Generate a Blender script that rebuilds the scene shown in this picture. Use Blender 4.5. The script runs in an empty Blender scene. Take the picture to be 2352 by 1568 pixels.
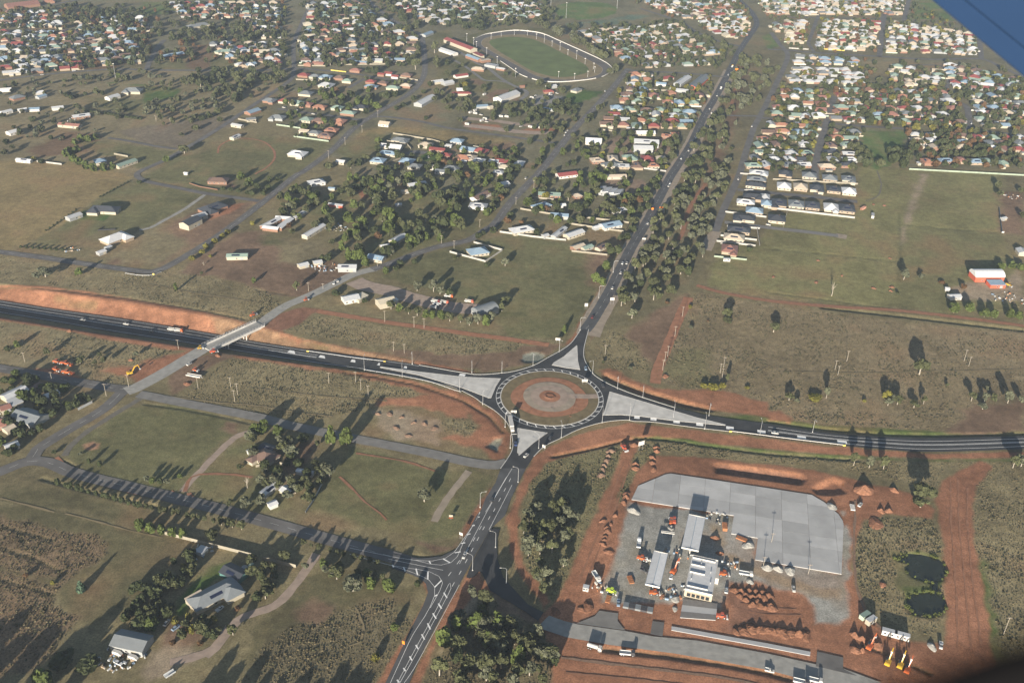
import bpy, math, random
import numpy as np
from mathutils import Vector, Matrix

# ---------------------------------------------------------------- camera, sky, sun
sc = bpy.context.scene
R = math.radians
CAM_H = 380.0; FPX = 3700.0
col = sc.collection
cd = bpy.data.cameras.new('camera'); cam = bpy.data.objects.new('camera', cd); col.objects.link(cam)
th, ro = R(30.5), R(1.8)
fwd = Vector((0, math.cos(th), -math.sin(th))); rg = Vector((1, 0, 0)); up = rg.cross(fwd)
rgt = math.cos(ro)*rg + math.sin(ro)*up; upv = -math.sin(ro)*rg + math.cos(ro)*up
m3 = Matrix((rgt, upv, -fwd)).transposed()
cam.matrix_world = Matrix.Translation((0, 0, CAM_H)) @ m3.to_4x4()
cd.sensor_width = 36; cd.lens = FPX/3840*36; cd.clip_start = .1; cd.clip_end = 30000
cd.dof.use_dof = True; cd.dof.focus_distance = 750; cd.dof.aperture_fstop = 2.8
sc.camera = cam
SUN_EL, SUN_AZ = R(12.7), R(15.2)          # shadows run away from the aircraft, a little to the right
w = bpy.data.worlds.new('World'); sc.world = w; w.use_nodes = True
nt = w.node_tree; bg = nt.nodes['Background']
sky = nt.nodes.new('ShaderNodeTexSky'); sky.sky_type = 'NISHITA'; sky.sun_disc = False
sky.sun_elevation = SUN_EL; sky.sun_rotation = math.pi + SUN_AZ; sky.altitude = 300; sky.dust_density = 1.0
nt.links.new(sky.outputs[0], bg.inputs[0]); bg.inputs[1].default_value = .048
sd = bpy.data.lights.new('sun', 'SUN'); sun = bpy.data.objects.new('sun', sd); col.objects.link(sun)
sd.energy = 5.0; sd.angle = R(.5); sd.color = (1, .895, .755)
sdir = Vector((math.sin(SUN_AZ)*math.cos(SUN_EL), math.cos(SUN_AZ)*math.cos(SUN_EL), -math.sin(SUN_EL)))
sun.rotation_euler = sdir.to_track_quat('-Z', 'Y').to_euler()
sc.view_settings.view_transform = 'Standard'; sc.view_settings.look = 'None'; sc.view_settings.gamma = 1
sc.view_settings.exposure = 1.45

# surveyed positions in metres (x east, y away from the aircraft)
HWY_T=[(-436.5,699.5,6.2),(-413.4,695.1,6.5),(-364.8,683.6,6.5),(-318.0,674.3,6.5),(-271.6,663.4,6.5),(-225.9,651.2,6.2),(-193.8,640.6,5.2),(-152.7,628.6,3.4),(-107.7,617.2,1.4),(-66.7,607.2,0.3),(-34.6,598.3,0)]
HWY_B=[(-427.2,680.2,6.2),(-404.0,674.8,6.5),(-356.5,663.8,6.5),(-309.8,652.1,6.5),(-264.9,642.4,6.5),(-220.5,631.7,6.2),(-189.6,623.1,5.2),(-146.8,611.1,3.4),(-105.3,600.2,1.4),(-65.0,589.2,0.3),(-41.1,579.4,0)]
RB_OUT=[(-66.7,606.7),(-34.6,598.3),(-22.2,596.6),(-5.2,599.9),(5.1,603.9),(16.9,611.9),(27.0,623.0),(37.4,634.4),(45.3,646.0),(53.2,666.4),(59.3,666.8),(56.0,648.6),(54.1,636.2),(53.7,624.6),(55.6,613.4),(59.1,602.3),(65.5,593.7),(74.5,585.4),(88.5,575.7),(113.4,562.0),(135.3,553.8),(173.8,546.2),(170.6,530.7),(146.3,536.0),(125.0,539.1),(96.5,544.0),(83.4,544.3),(79.2,545.6),(67.3,543.5),(56.8,539.4),(44.9,532.3),(33.9,522.7),(23.1,513.4),(16.1,502.0),(11.2,489.7),(-4.6,488.9),(0.1,500.7),(2.6,510.4),(2.0,522.7),(0.1,533.3),(-3.9,542.6),(-10.9,552.5),(-20.6,562.0),(-25.3,567.6),(-41.1,579.4),(-64.9,588.7)]
EHWY_TOP=[(173.8,546.2),(208.5,538.6),(243.8,535.6),(279.9,535.5),(344.2,541.9),(374.9,546.5)]
EHWY_BOT=[(170.6,530.7),(205.2,525.8),(239.7,521.9),(274.6,520.4),(337.7,526.8),(367.6,531.0)]
SLEG_L=[(-4.6,488.9),(-7.4,474.5),(-12.8,459.9),(-15.5,447.1),(-17.3,444.3),(-24.2,421.6),(-28.1,414.3),(-35.5,408.7),(-47.2,406.3),(-62.7,409.6),(-61.4,398.4),(-51.5,394.5),(-45.3,391.4),(-41.9,387.4),(-40.2,381.0),(-41.7,372.6),(-46.7,355.0),(-55.1,321.4),(-60.4,306.9)]
SLEG_R=[(11.2,489.7),(6.4,474.0),(1.9,458.2),(-0.9,444.3),(-9.8,431.2),(-17.9,406.8),(-24.9,384.9),(-32.0,364.5),(-39.1,341.9),(-43.8,321.8),(-47.4,307.4)]
NEWRD=[(-9.2,432.9),(-3.6,432.9),(-4.9,423.2),(-4.2,408.2),(-0.8,394.1),(4.1,387.0),(12.7,374.7),(20.8,369.6),(17.8,363.6),(10.5,370.4),(-7.5,384.0),(-12.4,396.9),(-13.9,398.0),(-16.1,394.2),(-18.9,392.4),(-20.7,393.2),(-18.1,405.0)]
ISL_W=[(-94.2,602.7),(-65.8,597.5),(-34.3,592.5),(-7.1,591.9),(-10.6,581.1),(-13.2,567.2),(-14.7,566.9),(-33.4,578.4),(-65.4,593.3),(-94.5,601.8)]
ISL_N=[(49.1,641.7),(48.8,619.1),(49.9,607.3),(39.9,609.5),(29.8,612.5),(31.1,615.6),(38.7,624.6)]
ISL_E=[(69.6,579.4),(98.8,564.8),(126.7,550.7),(144.7,543.6),(144.5,542.9),(111.4,546.4),(89.9,550.3),(75.2,551.6),(63.0,550.4),(65.6,559.6),(67.6,569.1)]
ISL_S=[(5.5,532.1),(25.1,527.9),(16.1,517.0),(6.6,502.6),(5.7,506.0),(6.1,516.5)]
TRACK_OUT=[(-74.0,1571.9),(-61.2,1602.9),(-43.8,1620.2),(-13.9,1639.5),(10.4,1637.6),(34.6,1623.0),(57.8,1584.0),(80.0,1544.4),(101.2,1506.5),(116.4,1478.0),(127.9,1450.1),(131.6,1426.2),(125.6,1401.8),(110.3,1377.1),(83.4,1359.2),(52.1,1348.3),(31.5,1349.7),(16.1,1360.9),(0.4,1379.8),(-16.0,1416.9),(-33.2,1455.8),(-51.0,1492.2),(-65.8,1521.6),(-72.8,1548.4)]
TRACK_IN=[(-62.1,1554.4),(-56.8,1583.8),(-37.3,1603.5),(-7.6,1614.9),(16.5,1610.6),(40.1,1586.6),(68.1,1533.8),(89.2,1491.9),(107.4,1455.9),(116.9,1432.5),(116.7,1412.5),(109.1,1392.2),(89.1,1371.0),(62.8,1362.4),(36.9,1366.9),(19.3,1381.9),(0.1,1418.8),(-22.3,1461.3),(-45.9,1506.1),(-58.2,1531.7)]
TRACK_GRASS=[(-49.9,1556.0),(-41.4,1580.9),(-19.2,1596.0),(10.5,1592.5),(33.9,1561.9),(56.2,1518.7),(77.5,1477.6),(92.6,1445.9),(97.8,1418.2),(91.4,1397.9),(68.5,1378.1),(47.5,1375.7),(26.7,1390.5),(10.8,1412.1),(-11.2,1458.4),(-34.6,1507.5)]
HATCH_W=[(-163.0,625.7,3.91),(-138.7,618.4,2.84),(-114.3,612.0,1.75),(-94.3,607.6,1.07),(-75.0,603.5,0.54),(-60.1,600.4,0.24),(-45.5,597.5,0.1),(-34.8,595.1,0.0)]
HATCH_E=[(85.9,549.1),(96.9,547.6),(112.2,545.4),(127.4,543.1),(147.1,540.1),(167.5,536.9),(193.0,531.9),(218.7,528.1)]
ROADS=[('side_road',[(-35.2,405.3),(-47.6,402.7),(-67.5,409.3),(-98.2,419.3),(-129.9,430.2),(-162.7,441.2),(-196.2,451.3),(-230.6,461.4),(-263.3,471.4),(-283.1,480.8),(-296.1,481.0),(-307.8,470.5),(-318.9,460.7)],9,'asphalt_old'),('junction_road',[(-294.5,485.5),(-294.9,494.0),(-285.5,513.1),(-274.9,530.8),(-269.0,544.4),(-266.5,557.7),(-263.8,562.8)],8.5,'asphalt_old'),('west_road',[(-258.7,565.2),(-268.8,564.1),(-293.2,569.3),(-318.3,575.1),(-339.9,580.7),(-360.9,585.2),(-381.6,589.8)],9,'asphalt_old'),('old_road',[(-253.9,558.4),(-243.5,555.8),(-219.3,549.3),(-168.2,536.2),(-144.8,528.0),(-100.0,515.4),(-56.7,504.1),(-21.6,493.7),(-7.4,492.2),(-0.6,495.2)],8.5,'asphalt_grey'),('overpass_road',[(-263.2,561.2),(-258.3,565.8),(-245.7,585.6),(-230.7,613.3),(-225.6,622.3)],11,'gravel_pale'),('overpass_road_north',[(-195.0,658.8),(-182.9,687.0),(-165.3,709.0),(-147.4,733.6),(-136.0,749.0),(-119.1,761.0)],9,'gravel_pale'),('street_of_gums',[(-121.8,759.1),(-106.7,773.0),(-85.0,795.7),(-66.8,810.8),(-43.2,824.8),(-28.9,848.2),(-19.3,866.1),(-4.4,922.3),(23.2,1002.1),(42.4,1067.9),(65.0,1146.1),(103.1,1259.7),(130.4,1346.3),(155.6,1431.3)],8.5,'asphalt_old'),('outer_street',[(-463.3,773.4),(-446.7,770.2),(-405.3,761.9),(-364.0,752.0),(-319.2,742.7),(-305.0,742.1),(-297.9,748.4),(-286.8,773.0),(-270.4,817.2),(-251.7,884.6),(-232.1,967.3),(-224.7,986.9),(-206.9,1052.1),(-194.5,1128.8),(-176.4,1185.6),(-145.4,1271.6),(-134.0,1344.4),(-138.1,1427.3),(-157.7,1580.7),(-175.1,1616.1),(-213.3,1684.7),(-238.6,1740.3),(-272.7,1823.6),(-288.3,1878.1)],8,'asphalt_old'),('lane_west',[(-252.7,900.9),(-278.0,907.8),(-308.1,915.5),(-345.1,929.8),(-377.0,942.6),(-391.8,957.2),(-392.4,972.2),(-379.2,1002.0),(-367.8,1041.5),(-350.5,1110.4),(-330.3,1212.4),(-310.7,1313.9),(-315.7,1371.8),(-345.3,1515.3),(-360.5,1658.0),(-376.1,1826.7),(-380.0,1864.1)],6.5,'asphalt_old'),('cross_road',[(-689.3,1269.5),(-681.2,1276.5),(-637.7,1308.5),(-563.0,1343.0),(-512.4,1346.7),(-475.4,1348.8),(-366.0,1361.5),(-316.6,1376.2),(-276.2,1371.9),(-230.0,1359.5),(-181.1,1339.0),(-135.8,1331.4)],7,'asphalt_old'),('short_street',[(-513.1,1348.8),(-523.1,1393.2),(-536.0,1465.1),(-540.7,1511.8)],7,'asphalt_old'),('mid_cross_road',[(-298.9,1194.1),(-270.1,1184.7),(-213.8,1168.1),(-193.2,1161.7),(-168.7,1176.0),(-120.6,1162.3),(-79.4,1138.4),(-7.5,1115.4),(43.1,1098.8)],6,'asphalt_old'),('court_street',[(-227.2,1292.4),(-211.8,1337.7)],6,'asphalt_old'),('cul_de_sac',[(-102.6,1051.8),(-114.0,1055.0),(-122.8,1045.7)],10,'asphalt_old'),('paddock_lane',[(-463.1,1068.9),(-434.3,1059.8),(-406.0,1047.9),(-376.7,1039.3)],5,'asphalt_old'),('main_road',[(55.8,664.5),(63.2,682.3),(80.6,734.1),(93.0,776.0),(106.6,821.8),(124.7,875.2),(140.9,927.3),(162.7,998.8),(177.5,1041.0),(201.9,1112.2),(231.4,1212.9),(269.9,1330.5),(303.6,1439.2),(335.0,1542.0),(350.6,1589.7),(374.9,1658.9),(403.7,1746.8),(412.7,1840.1),(409.9,1944.7),(410.5,1984.9)],9.5,'asphalt'),('link_street',[(155.2,1426.6),(167.0,1418.7),(227.3,1416.5),(282.1,1404.7),(292.9,1405.9)],6.5,'asphalt_old'),('north_street',[(345.3,1583.6),(316.5,1613.5),(289.6,1668.7),(270.0,1744.8),(211.7,1839.9)],7,'asphalt_old'),('reserve_street',[(189.4,861.9),(207.4,919.3),(237.8,1007.9),(260.9,1088.0),(287.0,1175.9),(305.0,1225.6),(328.9,1293.0),(359.8,1382.5),(388.6,1465.6),(411.2,1543.4),(412.6,1611.6),(415.5,1685.3)],7.5,'asphalt_old'),('crossing_lane',[(237.0,1227.6),(268.3,1223.7),(306.1,1225.8)],6,'asphalt_old'),('suburb_street',[(386.4,1569.6),(416.7,1568.0),(459.7,1557.3),(550.2,1547.3),(631.5,1539.1),(711.4,1551.3),(725.5,1505.1),(736.7,1451.7)],8,'asphalt_old'),('suburb_street',[(545.1,1869.9),(529.0,1824.8),(476.2,1663.2),(461.5,1617.8),(456.9,1562.3)],6,'asphalt_old'),('suburb_street',[(663.4,1868.7),(642.3,1813.0),(563.5,1575.4),(553.0,1547.7)],8,'asphalt_old'),('suburb_street',[(756.4,2017.1),(676.9,1807.6)],8,'asphalt_old'),('suburb_street',[(794.3,1783.5),(766.4,1694.9),(713.5,1551.5)],8,'asphalt_old'),('avenue',[(425.8,1323.0),(420.1,1310.5),(395.5,1238.4),(366.0,1155.8),(339.7,1077.8),(325.1,1027.2),(319.3,998.3),(311.7,962.2)],8,'asphalt_old'),('suburb_street',[(304.7,1218.5),(348.3,1212.4),(382.5,1205.5),(423.8,1197.6),(476.2,1192.7)],7,'asphalt_old'),('suburb_street',[(566.4,1318.1),(593.2,1305.3),(574.6,1238.6),(557.5,1193.9),(585.0,1189.9),(619.5,1180.1)],8,'asphalt_old'),('suburb_street',[(586.0,1501.0),(632.1,1501.5),(629.4,1458.0),(601.2,1387.7),(588.1,1365.1)],6,'asphalt_old'),('estate_street',[(230.2,971.0),(260.8,965.1),(293.9,959.5),(319.6,954.6),(348.6,947.7)],8,'asphalt_old'),('estate_street',[(201.9,884.4),(242.1,875.1),(276.7,867.6),(305.6,860.7)],7.5,'asphalt_grey'),('suburb_street',[(447.2,1803.0),(541.3,1809.3),(647.4,1817.2)],7,'asphalt_old'),('far_street',[(-869.7,1683.3),(-801.1,1727.4),(-772.2,1767.2)],8,'asphalt_old'),('showground_drive',[(-95.3,1500.0),(-78.8,1467.2),(-61.7,1431.7),(-44.5,1405.6),(-30.7,1368.7),(-15.6,1337.2),(-2.1,1317.2),(7.0,1304.3),(9.1,1287.4),(1.4,1263.2)],6,'asphalt_grey'),('showground_drive',[(-98.5,1448.0),(-80.4,1417.4),(-62.3,1376.4),(-48.7,1348.0),(-30.1,1346.4),(-19.7,1340.3)],5,'asphalt_grey')]
TRACKS=[('driveway',[(-192.9,457.5),(-191.3,466.6),(-186.2,484.0),(-178.8,507.0),(-173.9,515.2),(-168.0,519.9)],4.5,'gravel_pink'),('old_path',[(-250.3,553.8),(-259.3,537.7),(-271.8,513.8),(-276.1,498.1),(-275.4,488.2)],4,'gravel_dark'),('driveway',[(-103.9,408.0),(-108.1,392.6),(-113.2,377.9),(-118.5,368.4),(-125.4,364.3),(-132.4,360.5),(-138.5,350.1),(-141.9,338.7),(-150.9,332.9),(-160.5,329.8)],5,'gravel_pink'),('driveway',[(-308.9,914.6),(-318.0,876.5),(-329.5,847.0),(-336.2,830.3),(-344.3,824.8)],4,'gravel_pale'),('dirt_track',[(-155.2,683.1),(-129.2,676.2),(-97.5,668.5),(-49.2,657.9),(-0.0,647.7),(27.7,641.6)],6,'red_dirt'),('dirt_track',[(145.4,726.0),(132.8,690.3),(119.1,648.6),(107.5,613.5),(103.0,592.7)],8,'red_dirt'),('dirt_track',[(155.2,748.8),(175.4,736.6),(211.0,725.0),(258.3,718.3),(311.0,715.0),(361.4,706.5),(410.4,695.3)],5,'red_dark'),('dirt_track',[(-191.7,457.6),(-191.8,471.2),(-182.2,474.7),(-166.3,474.6),(-155.1,472.6)],2,'red_dark'),('dirt_track',[(-102.6,476.1),(-91.9,463.1),(-84.0,453.4),(-74.4,444.2),(-69.1,437.6)],1.3,'red_dark'),('dirt_track',[(-96.3,500.1),(-80.0,497.0),(-62.4,492.3),(-51.0,487.4),(-44.7,484.4)],1.6,'red_dark'),('dirt_track',[(-23.9,485.5),(-30.4,471.3),(-36.0,457.7),(-39.6,445.9),(-41.5,437.9)],4.5,'gravel_tan'),('dirt_track',[(-144.4,334.2),(-141.1,339.8),(-138.1,348.4),(-137.9,354.1)],5,'gravel_pink'),('dirt_track',[(-280.0,486.2),(-262.6,469.8),(-241.1,461.7),(-214.9,453.6),(-204.2,452.1),(-198.0,457.3)],3,'red_dirt'),('dirt_track',[(-188.7,456.3),(-186.2,452.4),(-175.7,447.0),(-158.5,441.9),(-144.2,435.9)],3,'red_dirt'),('gravel_yard',[(-134.2,737.3),(-125.8,729.9),(-114.2,724.8),(-100.1,719.9),(-85.7,711.3),(-67.2,703.1),(-44.7,695.4),(-27.2,694.7)],17,'gravel_pink'),('red_ring_track',[(-328.8,1031.1),(-332.9,1054.8),(-325.9,1074.5),(-310.5,1081.9),(-288.3,1072.1),(-271.1,1046.2),(-264.1,1019.1),(-266.4,992.3),(-274.1,972.4)],2.2,'red_dirt'),('trail',[(-71.4,1181.2),(-52.8,1177.2),(-29.8,1173.7),(-11.4,1166.9),(11.3,1160.5),(38.5,1163.2)],10,'gravel_pink'),('trail',[(-65.2,1153.0),(-33.4,1144.9),(-6.4,1136.5),(20.2,1133.6),(42.5,1135.7)],12,'gravel_pink'),('trail',[(333.8,1521.1),(297.2,1354.2),(276.8,1272.2)],4,'red_dark'),('trail',[(199.3,985.6),(181.5,942.1),(166.4,896.4),(158.3,859.5),(151.6,839.4)],4,'red_dark'),('grass_path',[(207.8,614.0),(243.8,614.6),(272.4,616.6),(309.8,620.8),(381.3,628.0)],1.3,'grass_track'),('grass_path',[(-302.2,719.8),(-248.4,704.2),(-206.3,694.8)],1.3,'grass_track'),('grass_path',[(-232.0,556.9),(-197.9,551.5),(-171.3,549.1),(-148.2,543.9),(-118.2,539.2)],1.4,'grass_track'),('grass_path',[(-176.4,570.2),(-129.8,563.3),(-84.5,559.9)],1.1,'grass_track'),('grass_path',[(-253.7,434.7),(-232.4,428.2),(-211.6,421.8),(-191.6,416.8)],1.0,'grass_track'),('grass_path',[(-296.5,446.0),(-278.4,441.0),(-260.2,435.3)],1.2,'grass_track'),('grass_path',[(397.0,1041.4),(389.6,1001.8),(375.6,966.9),(358.4,950.8)],1.4,'gravel_dark'),('grass_path',[(-76.9,369.4),(-73.0,362.0),(-70.2,354.0),(-70.7,346.2),(-76.2,343.1)],1.2,'grass_track'),('wheel_ruts',[(276.9,492.6),(262.1,451.0),(250.2,414.0),(239.3,380.8),(229.6,353.7)],1.0,'red_dark'),('wheel_ruts',[(281.6,492.8),(266.8,451.2),(255.1,414.2),(244.9,381.0),(236.3,354.0)],0.9,'red_dark'),('wheel_ruts',[(284.4,484.4),(271.8,451.4),(259.6,414.4),(249.6,381.2),(243.0,357.1)],1.0,'red_dark'),('wheel_ruts',[(42.3,388.1),(53.7,422.6),(66.5,461.3),(76.0,495.6)],0.9,'red_dark'),('wheel_ruts',[(38.8,389.6),(50.1,424.3),(62.9,465.2),(72.8,499.9)],1.1,'red_dark'),('wheel_ruts',[(210.5,468.3),(198.7,429.3),(190.3,394.6),(191.3,372.6),(200.8,359.7)],1.4,'soil_brown'),('wheel_ruts',[(29.3,340.1),(63.3,336.0),(105.1,331.0),(135.2,324.4)],1.6,'soil_brown'),('wheel_ruts',[(31.2,330.7),(73.0,327.1),(114.0,322.3)],1.4,'red_dark'),('wheel_ruts',[(124.7,380.6),(138.0,378.0),(153.8,377.2)],0.8,'red_dark'),('wheel_ruts',[(121.8,377.4),(134.7,373.3),(155.2,373.5)],0.8,'red_dark'),('gravel_apron',[(173.8,819.3),(180.4,838.6),(190.6,864.0)],11,'gravel_tan'),('gravel_apron',[(303.7,861.6),(313.2,858.3)],10,'gravel_tan'),('road_shoulder',[(58.2,658.0),(64.6,682.4),(82.0,734.2),(94.5,776.1),(108.2,821.9),(126.4,875.4),(142.6,927.5),(164.1,998.9),(178.9,1041.1),(203.5,1112.4),(232.5,1213.0),(271.1,1330.6),(304.9,1439.3)],19,'gravel_tan')]
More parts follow.
